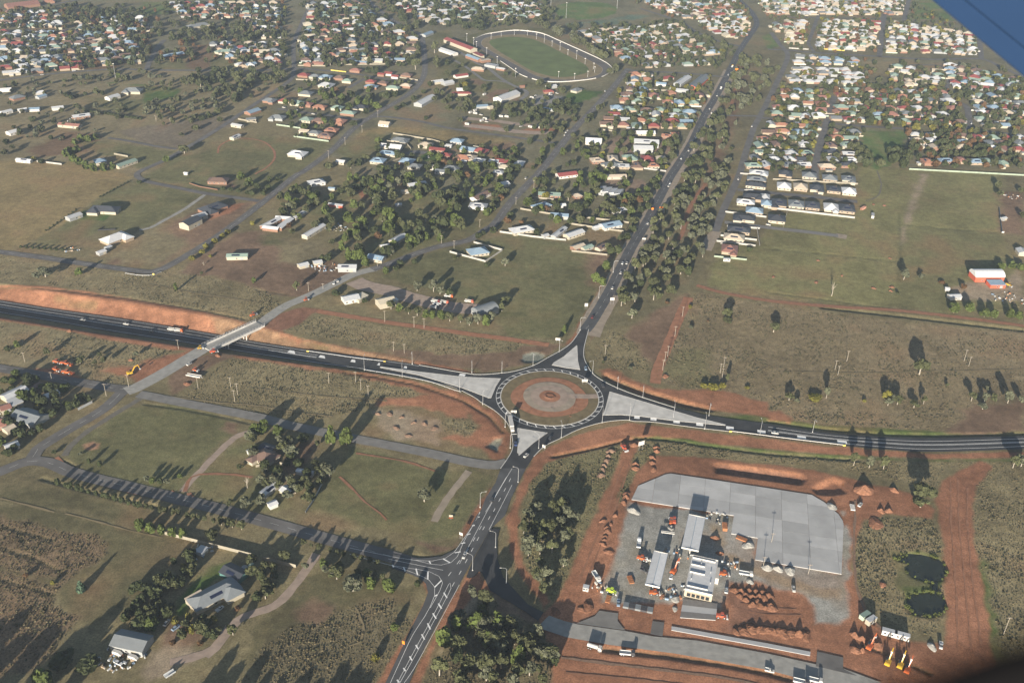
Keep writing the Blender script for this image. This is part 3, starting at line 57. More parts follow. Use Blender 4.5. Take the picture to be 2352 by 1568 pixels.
BLDS=[(-150.5,372.9,24.0,10,0.75,3,'hipL','slate','cream','farmhouse',4,491),(-159.3,369.6,8.9,5.5,0.8,2.7,'skillion','beige','cream','verandah',4,449),(-144.5,389.0,12.5,8,-0.51,3,'gable','dark','teal','garage',4,537),(-181.7,339.3,16.5,10,-0.21,3.6,'gable','slate','steel','machinery shed',4,302),(-166.8,406.2,4.3,5,-0.37,2.2,'flat','zinc','zinc','lean-to',4,462),(-334.3,550.8,14.8,10,0.97,3,'gable','zinc','cream','house',13,34),(-313.0,524.0,19.1,13,-0.37,3.5,'gable','slate','steel','workshop',13,66),(-333.8,534.9,6.0,7,0.7,2.6,'gable','rust','cream','shed',13,11),(-310.1,552.2,7.8,5.5,0.91,2.4,'gable','white','white','shed',13,118),(-329.9,541.0,6.9,8,0.91,3,'skillion','zinc','cream','annex',13,34),(-325.3,560.4,9.0,4,1.07,2.3,'gable','brown','cream','shed',13,79),(-310.9,494.0,7.3,6,0.73,2.6,'gable','zinc','cream','shed',13,26),(-320.8,512.1,6.0,6,0.98,2.6,'gable','beige','cream','shed',13,20),(-327.5,517.7,5.1,10,0.34,3,'gable','rust','brick','house',13,5),(-151.1,490.8,12.8,11,-0.62,2.8,'hipL','brown','cream','farmhouse',7,610),(-152.0,499.6,9.0,7,-0.37,2.6,'gable','dark','cream','garage',7,614),(-141.3,460.5,13.1,4.5,1.05,2.6,'gable','zinc','steel','shed',7,620),(-131.0,458.8,6.7,5.5,-0.61,2.6,'gable','zinc','cream','shed',7,659),(-136.9,446.5,4.7,4,0.67,2.4,'gable','white','white','shed',7,626),(-123.9,477.1,10.1,3,-0.25,2.4,'gable','white','white','shed',7,700),(-161.8,495.7,3.0,4,0.71,2.4,'gable','white','white','shed',7,575),(-390.2,864.0,25.2,12,-0.05,2.8,'hipL','dark','cream','house',0,240),(-412.2,845.7,12.9,7,0.99,3,'gable','zinc','steel','shed',0,169),(-357.5,801.5,21.6,13,0.97,2.8,'hipL','white','tan','house',0,264),(-359.5,773.1,6.9,5,0.95,2.4,'gable','white','steel','shed',0,232),(-357.1,783.0,5.1,4,1.15,2.2,'gable','zinc','steel','shed',0,248),(-300.5,837.2,17.3,11,1.13,5,'gable','dark','cream','machinery shed',0,437),(-297.3,854.6,11.4,8,0.88,3.5,'gable','zinc','steel','shed',0,458),(-290.9,875.8,23.1,14,0.91,2.8,'hipL','dark','brick','house',0,488),(-240.9,773.0,17.0,7,0.12,3,'gable','green','cream','shed',0,545),(-304.7,945.8,18.6,10,0.02,2.8,'hip','brown','brick','house',0,501),(-343.4,964.9,4.0,2.5,-0.23,2.2,'gable','white','white','hut',0,427),(-228.2,844.9,22.5,6,1.09,2.8,'gable','white','brick','house',1,622),(-219.0,857.3,14.2,6,-0.07,2.8,'gable','white','brick','wing',1,651),(-225.3,833.6,15.0,6,-0.19,2.8,'gable','white','brick','wing',1,622),(-215.0,844.5,23.5,6,1.29,2.8,'gable','white','brick','wing',1,654),(-205.2,867.7,20.3,4.5,1.15,2.6,'gable','white','cream','annex',1,690),(-185.2,830.0,27.8,6,1.14,3,'gable','white','cream','shed',1,720),(-177.6,893.5,18.1,4,-0.23,2.6,'gable','zinc','red','shed',1,767),(-205.2,949.4,15.2,10,0.49,2.8,'hip','zinc','white','house',1,726),(-187.0,935.5,6.3,3.5,-0.1,2.3,'gable','blue','steel','shed',1,762),(-102.6,951.0,18.3,11,0.49,3,'gable','zinc','cream','house',1,957),(-112.8,933.8,7.3,4.5,0.41,2.4,'gable','beige','cream','shed',1,930),(-36.2,927.1,22.3,9,0.96,2.8,'gable','brown','white','house',1,1104),(-37.3,901.1,16.0,10,-0.13,2.8,'hip','zinc','white','house',1,1098),(-13.9,961.5,10.1,8,0.59,2.8,'gable','white','white','house',1,1156),(-115.3,899.2,5.6,4,0.28,2.3,'gable','zinc','steel','hut',1,916),(-106.4,818.1,17.6,7,1.01,3.2,'gable','zinc','cream','shed',1,914),(-113.5,803.0,13.4,7,0.42,2.6,'gable','white','cream','house',1,892),(-120.7,778.2,13.8,9,-0.32,2.8,'gable','blue','cream','house',1,864),(-142.6,756.9,14.8,8,0.07,3.6,'gable','zinc','steel','shed',1,798),(-170.0,766.1,6.9,6,0.45,2.5,'gable','zinc','cream','shed',1,729),(-181.3,760.2,8.1,6,0.63,2.5,'gable','zinc','cream','hut',1,696),(-32.9,797.1,16.2,12,0.41,2.8,'hip','blue','cream','house',12,1098),(-131.4,702.0,12.5,9,0.5,3,'gable','zinc','white','house',5,805),(-123.6,704.4,11.0,6,1.03,2.6,'skillion','cream','cream','annex',5,828),(-102.4,696.8,13.2,10,0.53,4.2,'gable','cream','cream','shed',5,886),(-95.0,701.8,2.8,3.5,0.63,2.6,'flat','white','white','container',5,908),(-22.2,687.9,17.9,11,0.66,3.6,'arch','slate','steel','shed',5,1114),(5.9,847.5,20.5,11,0.47,2.8,'hip','zinc','cream','house',6,1198),(40.6,843.8,23.3,5,1.08,3,'gable','zinc','steel','shed',6,1284),(27.7,836.5,5.5,5,0.63,2.5,'gable','zinc','steel','shed',6,1252),(54.5,842.3,19.5,8,0.72,2.8,'gable','zinc','cream','house',6,1318),(89.9,865.0,18.9,11,0.52,2.8,'gable','blue','white','house',6,1402),(76.8,859.8,7.5,5,0.64,2.4,'gable','white','steel','shed',6,1371),(42.1,883.3,16.5,7,-0.11,3.4,'gable','blue','steel','shed',6,1286),(57.0,814.3,12.4,7,0.71,2.6,'gable','beige','brick','house',6,1328),(65.2,813.7,10.6,6,0.73,2.5,'gable','green','cream','shed',6,1348),(78.5,815.6,11.8,6,0.86,2.5,'gable','brown','cream','house',6,1382),(52.4,994.1,20.9,10,0.4,2.8,'gable','red','white','house',6,1302),(33.2,936.8,21.2,9,-0.03,2.8,'gable','green','brick','house',6,1262),(24.7,906.1,17.4,10,0.69,2.8,'hip','blue','cream','house',6,1244),(45.5,910.9,5.9,5,0.27,2.4,'gable','white','white','shed',6,1292),(95.2,947.4,23.7,13,-0.38,4.2,'sawtooth','zinc','steel','warehouse',6,1402),(104.8,993.0,20.8,7,0.15,3,'gable','beige','cream','shed',6,1415),(101.8,901.6,14.6,7,0.63,2.7,'hip','zinc','white','house',6,1424),(61.3,935.9,7.7,7,0.39,2.7,'hip','beige','brick','house',6,1326),(412.8,778.9,24.7,12,0.07,4.6,'arch','white','red','barn',2,2268),(415.6,765.1,12.8,8,0.07,3.2,'skillion','blue','red','shed',2,2288),(370.4,739.5,9.4,6,0.15,2.6,'gable','zinc','white','shed',2,2193),(369.4,753.4,3.2,4,-0.19,2.4,'gable','white','white','hut',2,2176),(483.4,912.5,5.2,4,0.51,2.4,'gable','zinc','steel','hut',2,2306),(467.3,833.4,9.5,8,-1.66,3,'gable','zinc','cream','house',2,2348),(-93.1,1523.9,70.6,12,-0.92,5,'gable','red','cream','grandstand',11,1058),(-68.8,1452.3,28.9,8,-0.88,4,'gable','blue','brick','stand',11,1088),(-62.7,1466.4,22.3,6,-0.98,5,'skillion','red','cream','stand',11,1099),(-52.1,1443.1,15.1,7,0.62,3.4,'flat','beige','brick','kiosk',11,1114),(-108.4,1485.7,34.0,9,-0.84,3.5,'gable','zinc','white','shed',11,1030),(-41.7,1416.9,17.0,10,-0.46,3.4,'flat','zinc','steel','awning',11,1129),(-59.8,1396.2,16.9,9,-0.16,2.8,'hip','beige','brick','office',11,1098),(-27.6,1401.8,12.6,6,-0.46,2.6,'gable','zinc','brick','hut',11,1151),(-120.2,1237.8,38.4,11,1.17,3.6,'gable','zinc','steel','shed',11,976),(-111.4,1327.0,14.0,9,0.58,3,'gable','zinc','cream','shed',11,1006),(-97.9,1323.3,14.7,10,0.72,3,'gable','zinc','steel','shed',11,1028),(-82.2,1360.0,18.8,8,0.59,2.8,'gable','red','white','house',11,1058),(-75.9,1275.7,23.3,6,0.11,2.8,'hip','red','cream','house',11,1060),(-78.3,1296.0,11.0,5,0.11,2.6,'gable','white','white','hut',11,1058),(-16.7,1266.8,38.3,14,0.96,4.2,'gable','zinc','white','hall',11,1164),(-149.6,1591.4,24.0,9,1.12,3,'gable','blue','steel','shed',11,981),(42.0,1321.1,14.1,7,0.56,3,'gable','zinc','steel','shed',11,1266),(37.8,1297.0,12.6,7,0.27,2.8,'hip','red','brick','house',11,1260),(75.4,1307.1,13.2,9,0.97,2.8,'hip','slate','cream','house',11,1324),(3.0,1318.6,5.9,4,0.47,2.5,'gable','terracotta','brick','kiosk',11,1200),(-47.8,1223.8,15.0,7,0.35,2.8,'gable','blue','steel','shed',11,1106),(-36.7,1221.3,5.9,5,0.76,2.8,'gable','cream','cream','hut',11,1126),(40.1,1220.0,18.9,3,-0.39,2.6,'flat','blue','steel','shelter',11,1266),(87.1,1103.2,17.6,13,-0.08,3.6,'gable','white','white','workshop',14,1364),(147.7,1099.6,27.0,12,-0.07,5.5,'gable','zinc','steel','warehouse',14,1485),(141.6,1078.2,20.8,12,0.02,5.5,'gable','zinc','steel','warehouse',14,1477),(150.7,1139.1,21.5,10,0.1,3,'gable','white','cream','shed',14,1482),(174.8,1130.9,10.3,8,-0.21,2.8,'gable','terracotta','brick','house',14,1531),(185.3,1138.3,8.9,8,0.1,2.8,'gable','terracotta','white','house',14,1550),(225.3,1367.2,43.7,10,1.1,3.6,'gable','zinc','steel','workshop',14,1568),(247.0,1362.0,62.5,13,1.13,4,'gable','slate','red','workshop',14,1605),(205.1,1379.6,18.0,9,0.62,2.8,'hip','red','cream','house',14,1532),(214.7,1322.7,23.5,7,-0.24,3,'gable','zinc','steel','shed',14,1560),(200.7,1308.7,13.7,9,0.25,2.8,'hip','terracotta','brick','house',14,1539),(193.8,1350.2,13.1,8,-0.22,2.8,'gable','blue','white','shed',14,1519),(-494.4,1241.5,21.0,13,0.02,3.2,'hipL','slate','cream','house',9,305),(-510.2,1213.3,16.0,9,1.05,3.2,'gable','zinc','white','shed',9,258),(-519.5,1136.1,18.2,9,0.58,2.8,'gable','zinc','brick','house',9,186),(-519.1,1102.2,25.0,8,-0.16,3,'gable','rust','cream','shed',9,160),(-559.1,1164.4,12.3,7,0.54,2.8,'gable','zinc','white','shed',9,132),(-583.7,1156.6,11.2,7,0.26,2.8,'gable','blue','white','shed',9,78),(-596.1,1151.9,9.0,7,0.71,2.8,'gable','white','white','shed',9,51),(-571.8,1072.8,11.7,9,0.99,2.8,'gable','white','white','house',9,29),(-623.7,1199.7,14.8,10,0.94,2.8,'hip','slate','brick','house',9,39),(-607.1,1223.6,9.6,7,0.74,2.6,'gable','white','white','shed',9,89),(-597.5,1207.8,11.3,7,1.06,2.6,'gable','blue','steel','shed',9,94),(-653.5,1230.3,15.1,7,0.37,2.8,'gable','white','white','shed',9,10),(-611.9,1144.1,11.7,7,0.91,2.6,'gable','zinc','white','shed',9,14),(-521.0,986.7,16.0,5,-0.16,2.6,'gable','white','white','shed',9,55),(-441.7,989.5,10.3,10,0.63,3,'hip','blue','cream','house',9,230),(-413.3,986.1,22.8,8,1.02,2.8,'gable','green','cream','house',9,288),(-499.5,1419.1,30.6,10,0.8,2.8,'gable','blue','brick','house',9,396),(-558.7,1411.9,25.6,9,0.51,3.4,'gable','brown','cream','house',9,296),(-437.7,1447.7,16.3,8,0.99,2.8,'hip','green','cream','house',9,507),(-424.0,1465.8,13.4,8,0.99,2.8,'hip','blue','cream','house',9,536),(-411.6,1461.0,14.8,8,1.14,2.8,'gable','blue','white','house',9,554),(-393.5,1382.2,12.0,8,0.99,2.8,'hip','zinc','cream','house',9,550),(-378.8,1382.0,16.0,8,0.92,3,'gable','blue','cream','house',9,574),(-322.0,1080.0,12.2,6,1.14,2.6,'gable','zinc','cream','shed',9,540),(-329.9,1120.5,13.6,6,-0.39,2.6,'gable','zinc','cream','shed',9,545),(-324.9,1173.8,17.4,10,1.02,2.8,'gable','blue','brick','house',9,580),(-319.9,1144.4,10.3,7,0.43,2.6,'gable','slate','cream','house',9,576),(-839.6,1700.0,49.1,22,0.73,4,'gable','rust','brick','hall',9,50),(-809.9,1735.3,18.6,10,0.34,3,'hip','terracotta','brick','house',9,112),(-603.9,1425.8,14.8,8,0.46,2.8,'gable','zinc','white','house',9,232),(-664.8,1353.4,17.4,10,1.25,2.8,'gable','white','cream','house',9,86),(-514.1,1597.6,33.7,12,0.8,3.2,'hip','slate','cream','house',9,455),(-464.6,1675.4,24.1,9,0.41,3,'gable','terracotta','brick','house',9,555),(-645.7,1595.5,15.7,7,1.4,3,'gable','white','white','house',9,264),(-294.7,1337.5,14,10,2.92,2.8,'hip','red','brick','house',8,698),(-278.4,1332.9,14,10,2.92,2.8,'hip','slate','cream','house',8,724),(-263.6,1332.5,15,10,2.92,2.8,'hipL','blue','cream','house',8,749),(-244.9,1330.3,13,10,2.92,2.8,'hip','brown','brick','house',8,780),(-232.1,1317.0,12,9,2.92,2.8,'hip','green','cream','house',8,798),(-256.1,1293.7,18,13,2.92,2.8,'hipL','zinc','cream','house',8,750),(-275.4,1253.9,16,12,2.92,2.8,'hip','slate','cream','house',8,703),(-314.2,1219.5,15,10,2.92,2.8,'hipL','slate','brick','house',8,620),(-295.0,1219.7,14,10,2.92,2.8,'hip','red','cream','house',8,655),(-278.1,1212.3,15,11,2.92,2.8,'hip','green','cream','house',8,683),(-265.3,1208.2,13,10,2.92,2.8,'hipL','rust','brick','house',8,705),(-247.4,1199.3,15,9,2.92,2.8,'hip','terracotta','brick','house',8,735),(-225.5,1198.0,13,10,2.92,2.8,'hip','green','cream','house',8,775),(-196.5,1202.8,15,11,2.92,2.8,'hipL','dark','cream','house',8,830),(-208.9,1178.6,17,9,2.92,2.8,'hip','green','brick','house',8,800),(-289.7,1153.4,16,11,2.92,2.8,'hipL','slate','steel','house',8,638),(-254.2,1148.6,13,11,2.92,2.8,'hip','green','cream','house',8,704),(-238.8,1146.8,14,10,2.92,2.8,'hip','brown','brick','house',8,733),(-214.2,1145.9,14,12,2.92,2.8,'hipL','terracotta','brick','house',8,780),(-248.2,1107.2,11,8,2.92,2.8,'gable','beige','cream','house',8,700),(-235.6,1102.2,13,9,2.92,2.8,'hip','slate','cream','house',8,723),(-217.9,1113.3,14,10,2.92,2.8,'hip','terracotta','brick','house',8,762),(-221.6,1094.3,15,10,2.92,2.8,'hip','brown','brick','house',8,748),(-240.8,1031.3,18,12,2.92,2.8,'hipL','white','cream','house',8,684),(-200.4,1316.3,12,9,2.92,2.8,'hip','red','brick','house',8,852),(-196.7,1294.1,16,8,2.92,2.8,'hip','blue','brick','house',8,853),(-183.5,1312.0,12,9,2.92,2.8,'hip','brown','brick','house',8,880),(-151.6,1303.2,13,9,2.92,2.8,'hip','beige','brick','house',8,933),(-167.6,1291.3,16,9,2.92,2.8,'hip','green','cream','house',8,903),(-229.0,1369.3,14,9,2.92,2.8,'hip','rust','brick','house',8,817),(-191.2,1353.7,9,7,2.92,2.8,'gable','red','brick','house',8,876),(-181.7,1359.2,10,9,2.92,2.8,'gable','red','white','house',8,893),(-156.4,1353.3,14,10,2.92,2.8,'hip','brown','brick','house',8,934),(-171.0,1345.2,9,8,2.92,2.8,'gable','red','white','house',8,908),(-159.7,1143.1,12,11,2.92,2.8,'gable','beige','white','house',8,884),(-232.2,1431.7,22,6,2.92,2.8,'gable','blue','brick','house',8,827),(-228.8,1413.0,22,6,2.92,2.8,'gable','blue','brick','house',8,828),(-243.3,1467.4,15,10,2.92,2.8,'gable','terracotta','brick','house',8,818),(-285.9,1399.1,16,8,2.92,2.8,'gable','rust','brick','house',8,732),(-299.5,1392.9,10,8,2.92,2.8,'hip','terracotta','brick','house',8,708),(-294.9,1433.8,12,10,2.92,2.8,'gable','white','white','house',8,728),(-134.5,1086.0,18,10,2.92,2.8,'hipL','slate','cream','house',3,920),(-136.9,1063.6,13,11,2.92,2.8,'gable','white','steel','house',3,910),(-149.5,1066.8,9,9,2.92,2.8,'gable','white','white','house',3,885),(-142.5,1041.7,18,9,2.92,2.8,'hip','blue','cream','house',3,893),(-104.4,1072.5,14,11,2.92,2.8,'hip','beige','cream','house',3,978),(-90.0,1059.3,17,8,2.92,2.8,'gable','red','brick','house',3,1005),(-70.0,1089.1,13,10,2.92,2.8,'hip','blue','steel','house',3,1050),(-78.9,1073.4,8,5,2.92,2.8,'gable','zinc','steel','house',3,1030),(-60.3,1035.3,17,10,2.92,2.8,'hipL','terracotta','brick','house',3,1063),(-80.0,1041.8,12,8,2.92,2.8,'hip','red','brick','house',3,1023),(-150.8,1017.5,14,12,2.92,2.8,'hip','blue','cream','house',3,869),(-119.8,1019.0,14,12,2.92,2.8,'hip','blue','brick','house',3,935),(-109.8,1003.9,13,10,2.92,2.8,'hip','slate','cream','house',3,953),(-91.2,1004.2,12,8,2.92,2.8,'gable','cream','white','house',3,993),(-70.0,1000.8,15,11,2.92,2.8,'hip','slate','cream','house',3,1038),(-25.6,1026.1,10,9,2.92,2.8,'gable','white','white','house',3,1135),(-42.3,1027.3,12,9,2.92,2.8,'hip','zinc','cream','house',3,1100),(-14.3,1009.7,12,9,2.92,2.8,'hip','cream','white','house',3,1158),(-190.3,1011.3,9,7,2.92,2.8,'gable','white','cream','house',3,783),(-81.4,992.1,10,8,2.92,2.8,'gable','slate','white','house',3,1012),(-20.0,993.6,10,8,2.92,2.8,'hip','zinc','cream','house',3,1145),(261.2,1016.8,17,9,-0.21,2.8,'hipL','zinc','cream','house',10,1743),(254.9,997.0,17,9,-0.21,2.8,'hip','slate','tan','house',10,1738),(250.7,980.3,18,9,-0.21,2.8,'hip','dark','cream','house',10,1736),(242.2,948.4,18,9,-0.21,2.8,'hipL','dark','tan','house',10,1731),(231.2,932.5,15,9,-0.21,2.8,'hip','white','cream','house',10,1713),(235.7,910.5,14,11,-0.21,2.8,'hip','blue','tan','house',10,1733),(221.7,891.0,18,9,-0.21,2.8,'hipL','dark','cream','house',10,1709),(211.4,862.3,18,9,-0.21,2.8,'hip','dark','tan','house',10,1697),(203.8,844.9,16,11,-0.21,2.8,'hip','beige','cream','house',10,1686),(195.1,818.6,12,14,-0.21,2.8,'hipL','rust','tan','house',10,1676),(280.5,980.4,12,13,-0.21,2.8,'hip','white','cream','house',10,1801),(297.6,979.4,12,13,-0.21,2.8,'hip','beige','tan','house',10,1839),(314.0,977.1,12,12,-0.21,2.8,'hipL','dark','cream','house',10,1876),(331.2,974.9,12,12,-0.21,2.8,'hip','dark','tan','house',10,1915),(346.1,971.3,12,13,-0.21,2.8,'hip','white','cream','house',10,1950),(264.7,932.9,13,15,-0.21,2.8,'hipL','dark','tan','house',10,1789),(281.8,930.9,13,14,-0.21,2.8,'hip','slate','cream','house',10,1829),(297.5,928.8,12,14,-0.21,2.8,'hip','dark','tan','house',10,1866),(315.5,925.7,12,14,-0.21,2.8,'hipL','white','cream','house',10,1909),(330.6,923.6,13,15,-0.21,2.8,'hip','dark','tan','house',10,1945),(253.8,892.5,14,13,-0.21,2.8,'hip','dark','cream','house',10,1784),(290.3,1018.1,12,11,-0.21,2.8,'hipL','dark','tan','house',10,1804),(315.1,1013.7,13,12,-0.21,2.8,'hip','slate','cream','house',10,1859),(335.7,1007.7,13,12,-0.21,2.8,'hip','slate','tan','house',10,1906),(355.6,1006.9,12,12,-0.21,2.8,'hipL','slate','cream','house',10,1949),(253.5,947.0,8,12,-0.21,2.8,'hip','zinc','tan','house',10,1757),(251.9,930.7,9,11,-0.21,2.8,'hip','blue','cream','house',10,1761)]
BLOCKS=[('the old town at upper left',[(-800.1,1533.1),(-609.2,1541.5),(-552.2,1442.8),(-736.5,1395.8)],['zinc','slate','beige','red','brown','green','cream','zinc','white','terracotta','blue','slate','brown'],0.97),('the old town at upper left',[(-732.3,1386.8),(-630.7,1408.7),(-591.6,1339.7),(-687.6,1290.2)],['zinc','slate','beige','red','brown','green','cream','zinc','white','terracotta','blue','slate','brown'],0.97),('the old town at upper left',[(-858.2,1658.5),(-766.1,1678.3),(-703.0,1557.5),(-807.6,1549.2)],['zinc','slate','beige','red','brown','green','cream','zinc','white','terracotta','blue','slate','brown'],0.95),('the old town at upper left',[(-725.9,1623.1),(-620.2,1653.6),(-566.8,1555.5),(-690.1,1542.1)],['zinc','slate','beige','red','brown','green','cream','zinc','white','terracotta','blue','slate','brown'],0.95),('the old town at upper left',[(-611.7,1762.4),(-431.1,1800.1),(-395.1,1669.1),(-556.7,1656.1)],['zinc','slate','beige','red','brown','green','cream','zinc','white','terracotta','blue','slate','brown'],0.97),('the old town at upper left',[(-627.1,1399.6),(-564.1,1431.5),(-524.5,1370.0),(-587.5,1344.6)],['zinc','slate','beige','red','brown','green','cream','zinc','white','terracotta','blue','slate','brown'],0.6),('the old town at upper left',[(-476.2,1498.6),(-369.0,1517.6),(-332.9,1381.1),(-384.6,1368.3)],['zinc','slate','beige','red','brown','green','cream','zinc','white','terracotta','blue','slate','brown'],0.6),('the old town at upper left',[(-455.4,1651.2),(-401.4,1665.0),(-370.4,1539.2),(-406.2,1534.6)],['zinc','slate','beige','red','brown','green','cream','zinc','white','terracotta','blue','slate','brown'],0.7),('the blocks left of the tree avenue',[(-354.0,1643.4),(-232.4,1691.6),(-178.2,1592.4),(-341.0,1543.0)],['zinc','slate','beige','red','brown','green','cream','zinc','white','terracotta','blue','slate','brown'],0.88),('the blocks left of the tree avenue',[(-339.9,1537.6),(-166.5,1579.6),(-148.1,1414.4),(-313.1,1404.2)],['zinc','slate','beige','red','brown','green','cream','zinc','white','terracotta','blue','slate','brown'],0.85),('the blocks left of the tree avenue',[(-380.4,1796.7),(-287.9,1821.3),(-241.6,1706.6),(-358.2,1664.6)],['zinc','slate','beige','red','brown','green','cream','zinc','white','terracotta','blue','slate','brown'],0.85),('the suburb behind the trotting track',[(-243.0,1835.5),(-111.0,1855.2),(-66.4,1731.1),(-148.6,1649.8)],['white','zinc','cream','zinc','beige','beige','slate','red','zinc','green'],0.95),('the suburb behind the trotting track',[(-91.4,1858.1),(23.5,1875.2),(37.8,1739.0),(-43.4,1708.1)],['zinc','slate','beige','red','brown','green','cream','zinc','white','terracotta','blue','slate','brown'],0.9),('the streets between oval and main road',[(86.6,1650.9),(266.6,1718.5),(276.0,1628.4),(123.9,1561.2)],['white','zinc','cream','zinc','beige','beige','slate','red','zinc','green'],0.95),('the streets between oval and main road',[(126.8,1553.4),(274.3,1616.6),(314.4,1523.8),(150.4,1468.9)],['zinc','slate','beige','red','brown','green','cream','zinc','white','terracotta','blue','slate','brown'],0.9),('the streets between oval and main road',[(159.5,1462.7),(305.8,1512.6),(290.9,1442.4),(159.6,1427.1)],['white','zinc','cream','zinc','beige','beige','slate','red','zinc','green'],0.9),('the streets between oval and main road',[(217.2,1896.5),(400.9,1931.6),(394.6,1762.0),(287.6,1763.8)],['zinc','slate','beige','red','brown','green','cream','zinc','white','terracotta','blue','slate','brown'],0.9),('the streets between oval and main road',[(300.6,1749.0),(393.3,1755.2),(365.8,1648.8),(325.4,1629.0)],['white','zinc','cream','zinc','beige','beige','slate','red','zinc','green'],0.9),('the rows between the two main roads',[(154.4,1403.6),(188.4,1403.0),(178.5,1310.5),(137.8,1312.1)],['zinc','slate','blue','green','rust','terracotta','green','brown','beige','white','red'],0.95),('the rows between the two main roads',[(136.3,1307.9),(250.6,1316.2),(227.8,1248.5),(127.7,1256.6)],['zinc','slate','blue','green','rust','terracotta','green','brown','beige','white','red'],0.95),('the rows between the two main roads',[(115.5,1244.2),(226.2,1237.3),(204.4,1159.6),(96.4,1157.2)],['zinc','slate','blue','green','rust','terracotta','green','brown','beige','white','red'],0.95),('the rows between the two main roads',[(59.4,1076.7),(84.3,1079.0),(135.2,1041.3),(43.2,1019.6)],['zinc','slate','blue','green','rust','terracotta','green','brown','beige','white','red'],0.8),('the rows between the two main roads',[(102.7,1059.2),(171.5,1062.6),(151.6,1016.0),(90.2,1014.5)],['zinc','slate','blue','green','rust','terracotta','green','brown','beige','white','red'],0.8),('the cluster behind the fenced court',[(-64.5,1079.8),(-9.3,1049.0),(14.8,1010.5),(-60.8,1019.8)],['zinc','slate','blue','green','rust','terracotta','green','brown','beige','white','red'],0.75),('the pale-roofed suburb at upper right',[(447.4,1938.5),(728.3,1980.5),(686.2,1850.5),(434.3,1815.0)],['white','zinc','cream','zinc','beige','beige','slate','red','zinc','green'],0.97),('the pale-roofed suburb at upper right',[(456.9,1777.2),(497.9,1782.9),(450.1,1605.1),(422.3,1596.0)],['white','zinc','cream','zinc','beige','beige','slate','red','zinc','green'],0.97),('the pale-roofed suburb at upper right',[(527.9,1787.0),(628.0,1794.1),(555.4,1569.0),(462.4,1579.1)],['white','zinc','cream','zinc','beige','beige','slate','red','zinc','green'],0.97),('the pale-roofed suburb at upper right',[(647.2,1796.7),(765.1,1716.0),(715.7,1572.7),(568.2,1570.6)],['white','zinc','cream','zinc','beige','beige','slate','red','zinc','green'],0.95),('the pale-roofed suburb at upper right',[(424.5,1749.7),(447.8,1752.8),(433.5,1687.7),(420.7,1686.0)],['white','zinc','cream','zinc','beige','beige','slate','red','zinc','green'],0.95),('the grey retirement village',[(418.3,1536.5),(516.3,1527.8),(504.3,1479.2),(402.6,1479.3)],['slate','zinc','blue'],1),('the grey retirement village',[(397.3,1464.2),(507.4,1467.5),(484.6,1379.1),(369.9,1370.7)],['zinc','slate','zinc'],0.93),('the leafy right-hand suburb',[(353.3,1349.9),(425.6,1351.6),(385.4,1214.4),(316.6,1218.0)],['zinc','slate','blue','green','rust','terracotta','green','brown','beige','white','red'],0.95),('the leafy right-hand suburb',[(305.2,1199.5),(371.4,1195.9),(341.9,1102.8),(270.0,1096.1)],['zinc','slate','blue','green','rust','terracotta','green','brown','beige','white','red'],0.98),('the leafy right-hand suburb',[(267.9,1093.0),(340.1,1099.6),(322.2,1034.9),(244.4,1028.0)],['zinc','dark','slate','white','green','beige'],0.98),('the leafy right-hand suburb',[(439.7,1359.4),(584.6,1360.5),(587.8,1304.7),(414.4,1286.6)],['zinc','slate','blue','green','rust','terracotta','green','brown','beige','white','red'],0.9),('the leafy right-hand suburb',[(412.3,1278.8),(583.3,1292.7),(556.7,1207.3),(388.0,1207.8)],['zinc','slate','blue','green','rust','terracotta','green','brown','beige','white','red'],0.9),('the leafy right-hand suburb',[(379.1,1179.9),(417.7,1180.3),(393.7,1107.5),(354.3,1103.9)],['zinc','slate','blue','green','rust','terracotta','green','brown','beige','white','red'],0.95),('the leafy right-hand suburb',[(351.1,1099.2),(391.7,1097.0),(376.3,1039.6),(332.0,1035.7)],['white','zinc','beige','dark'],0.98),('the leafy right-hand suburb',[(552.0,1497.0),(627.1,1469.5),(592.0,1376.0),(508.5,1377.5)],['green','beige','zinc'],0.75),('the leafy right-hand suburb',[(642.1,1520.0),(718.2,1433.7),(692.4,1366.0),(599.6,1376.9)],['zinc','slate','blue','green','rust','terracotta','green','brown','beige','white','red'],0.9),('the leafy right-hand suburb',[(623.7,1352.4),(695.4,1356.0),(628.4,1200.8),(565.2,1201.4)],['zinc','slate','blue','green','rust','terracotta','green','brown','beige','white','red'],0.92),('the lower right-hand suburb',[(477.2,1176.2),(515.7,1176.7),(487.8,1105.8),(454.9,1105.8)],['zinc','slate','blue','green','rust','terracotta','green','brown','beige','white','red'],0.95),('the lower right-hand suburb',[(533.8,1175.2),(616.6,1173.4),(591.6,1115.3),(509.9,1110.8)],['zinc','slate','blue','green','rust','terracotta','green','brown','beige','white','red'],0.9),('the lower right-hand suburb',[(446.4,1087.5),(582.4,1094.0),(568.5,1061.9),(435.9,1055.7)],['zinc','slate','blue','green','rust','terracotta','green','brown','beige','white','red'],0.95)]
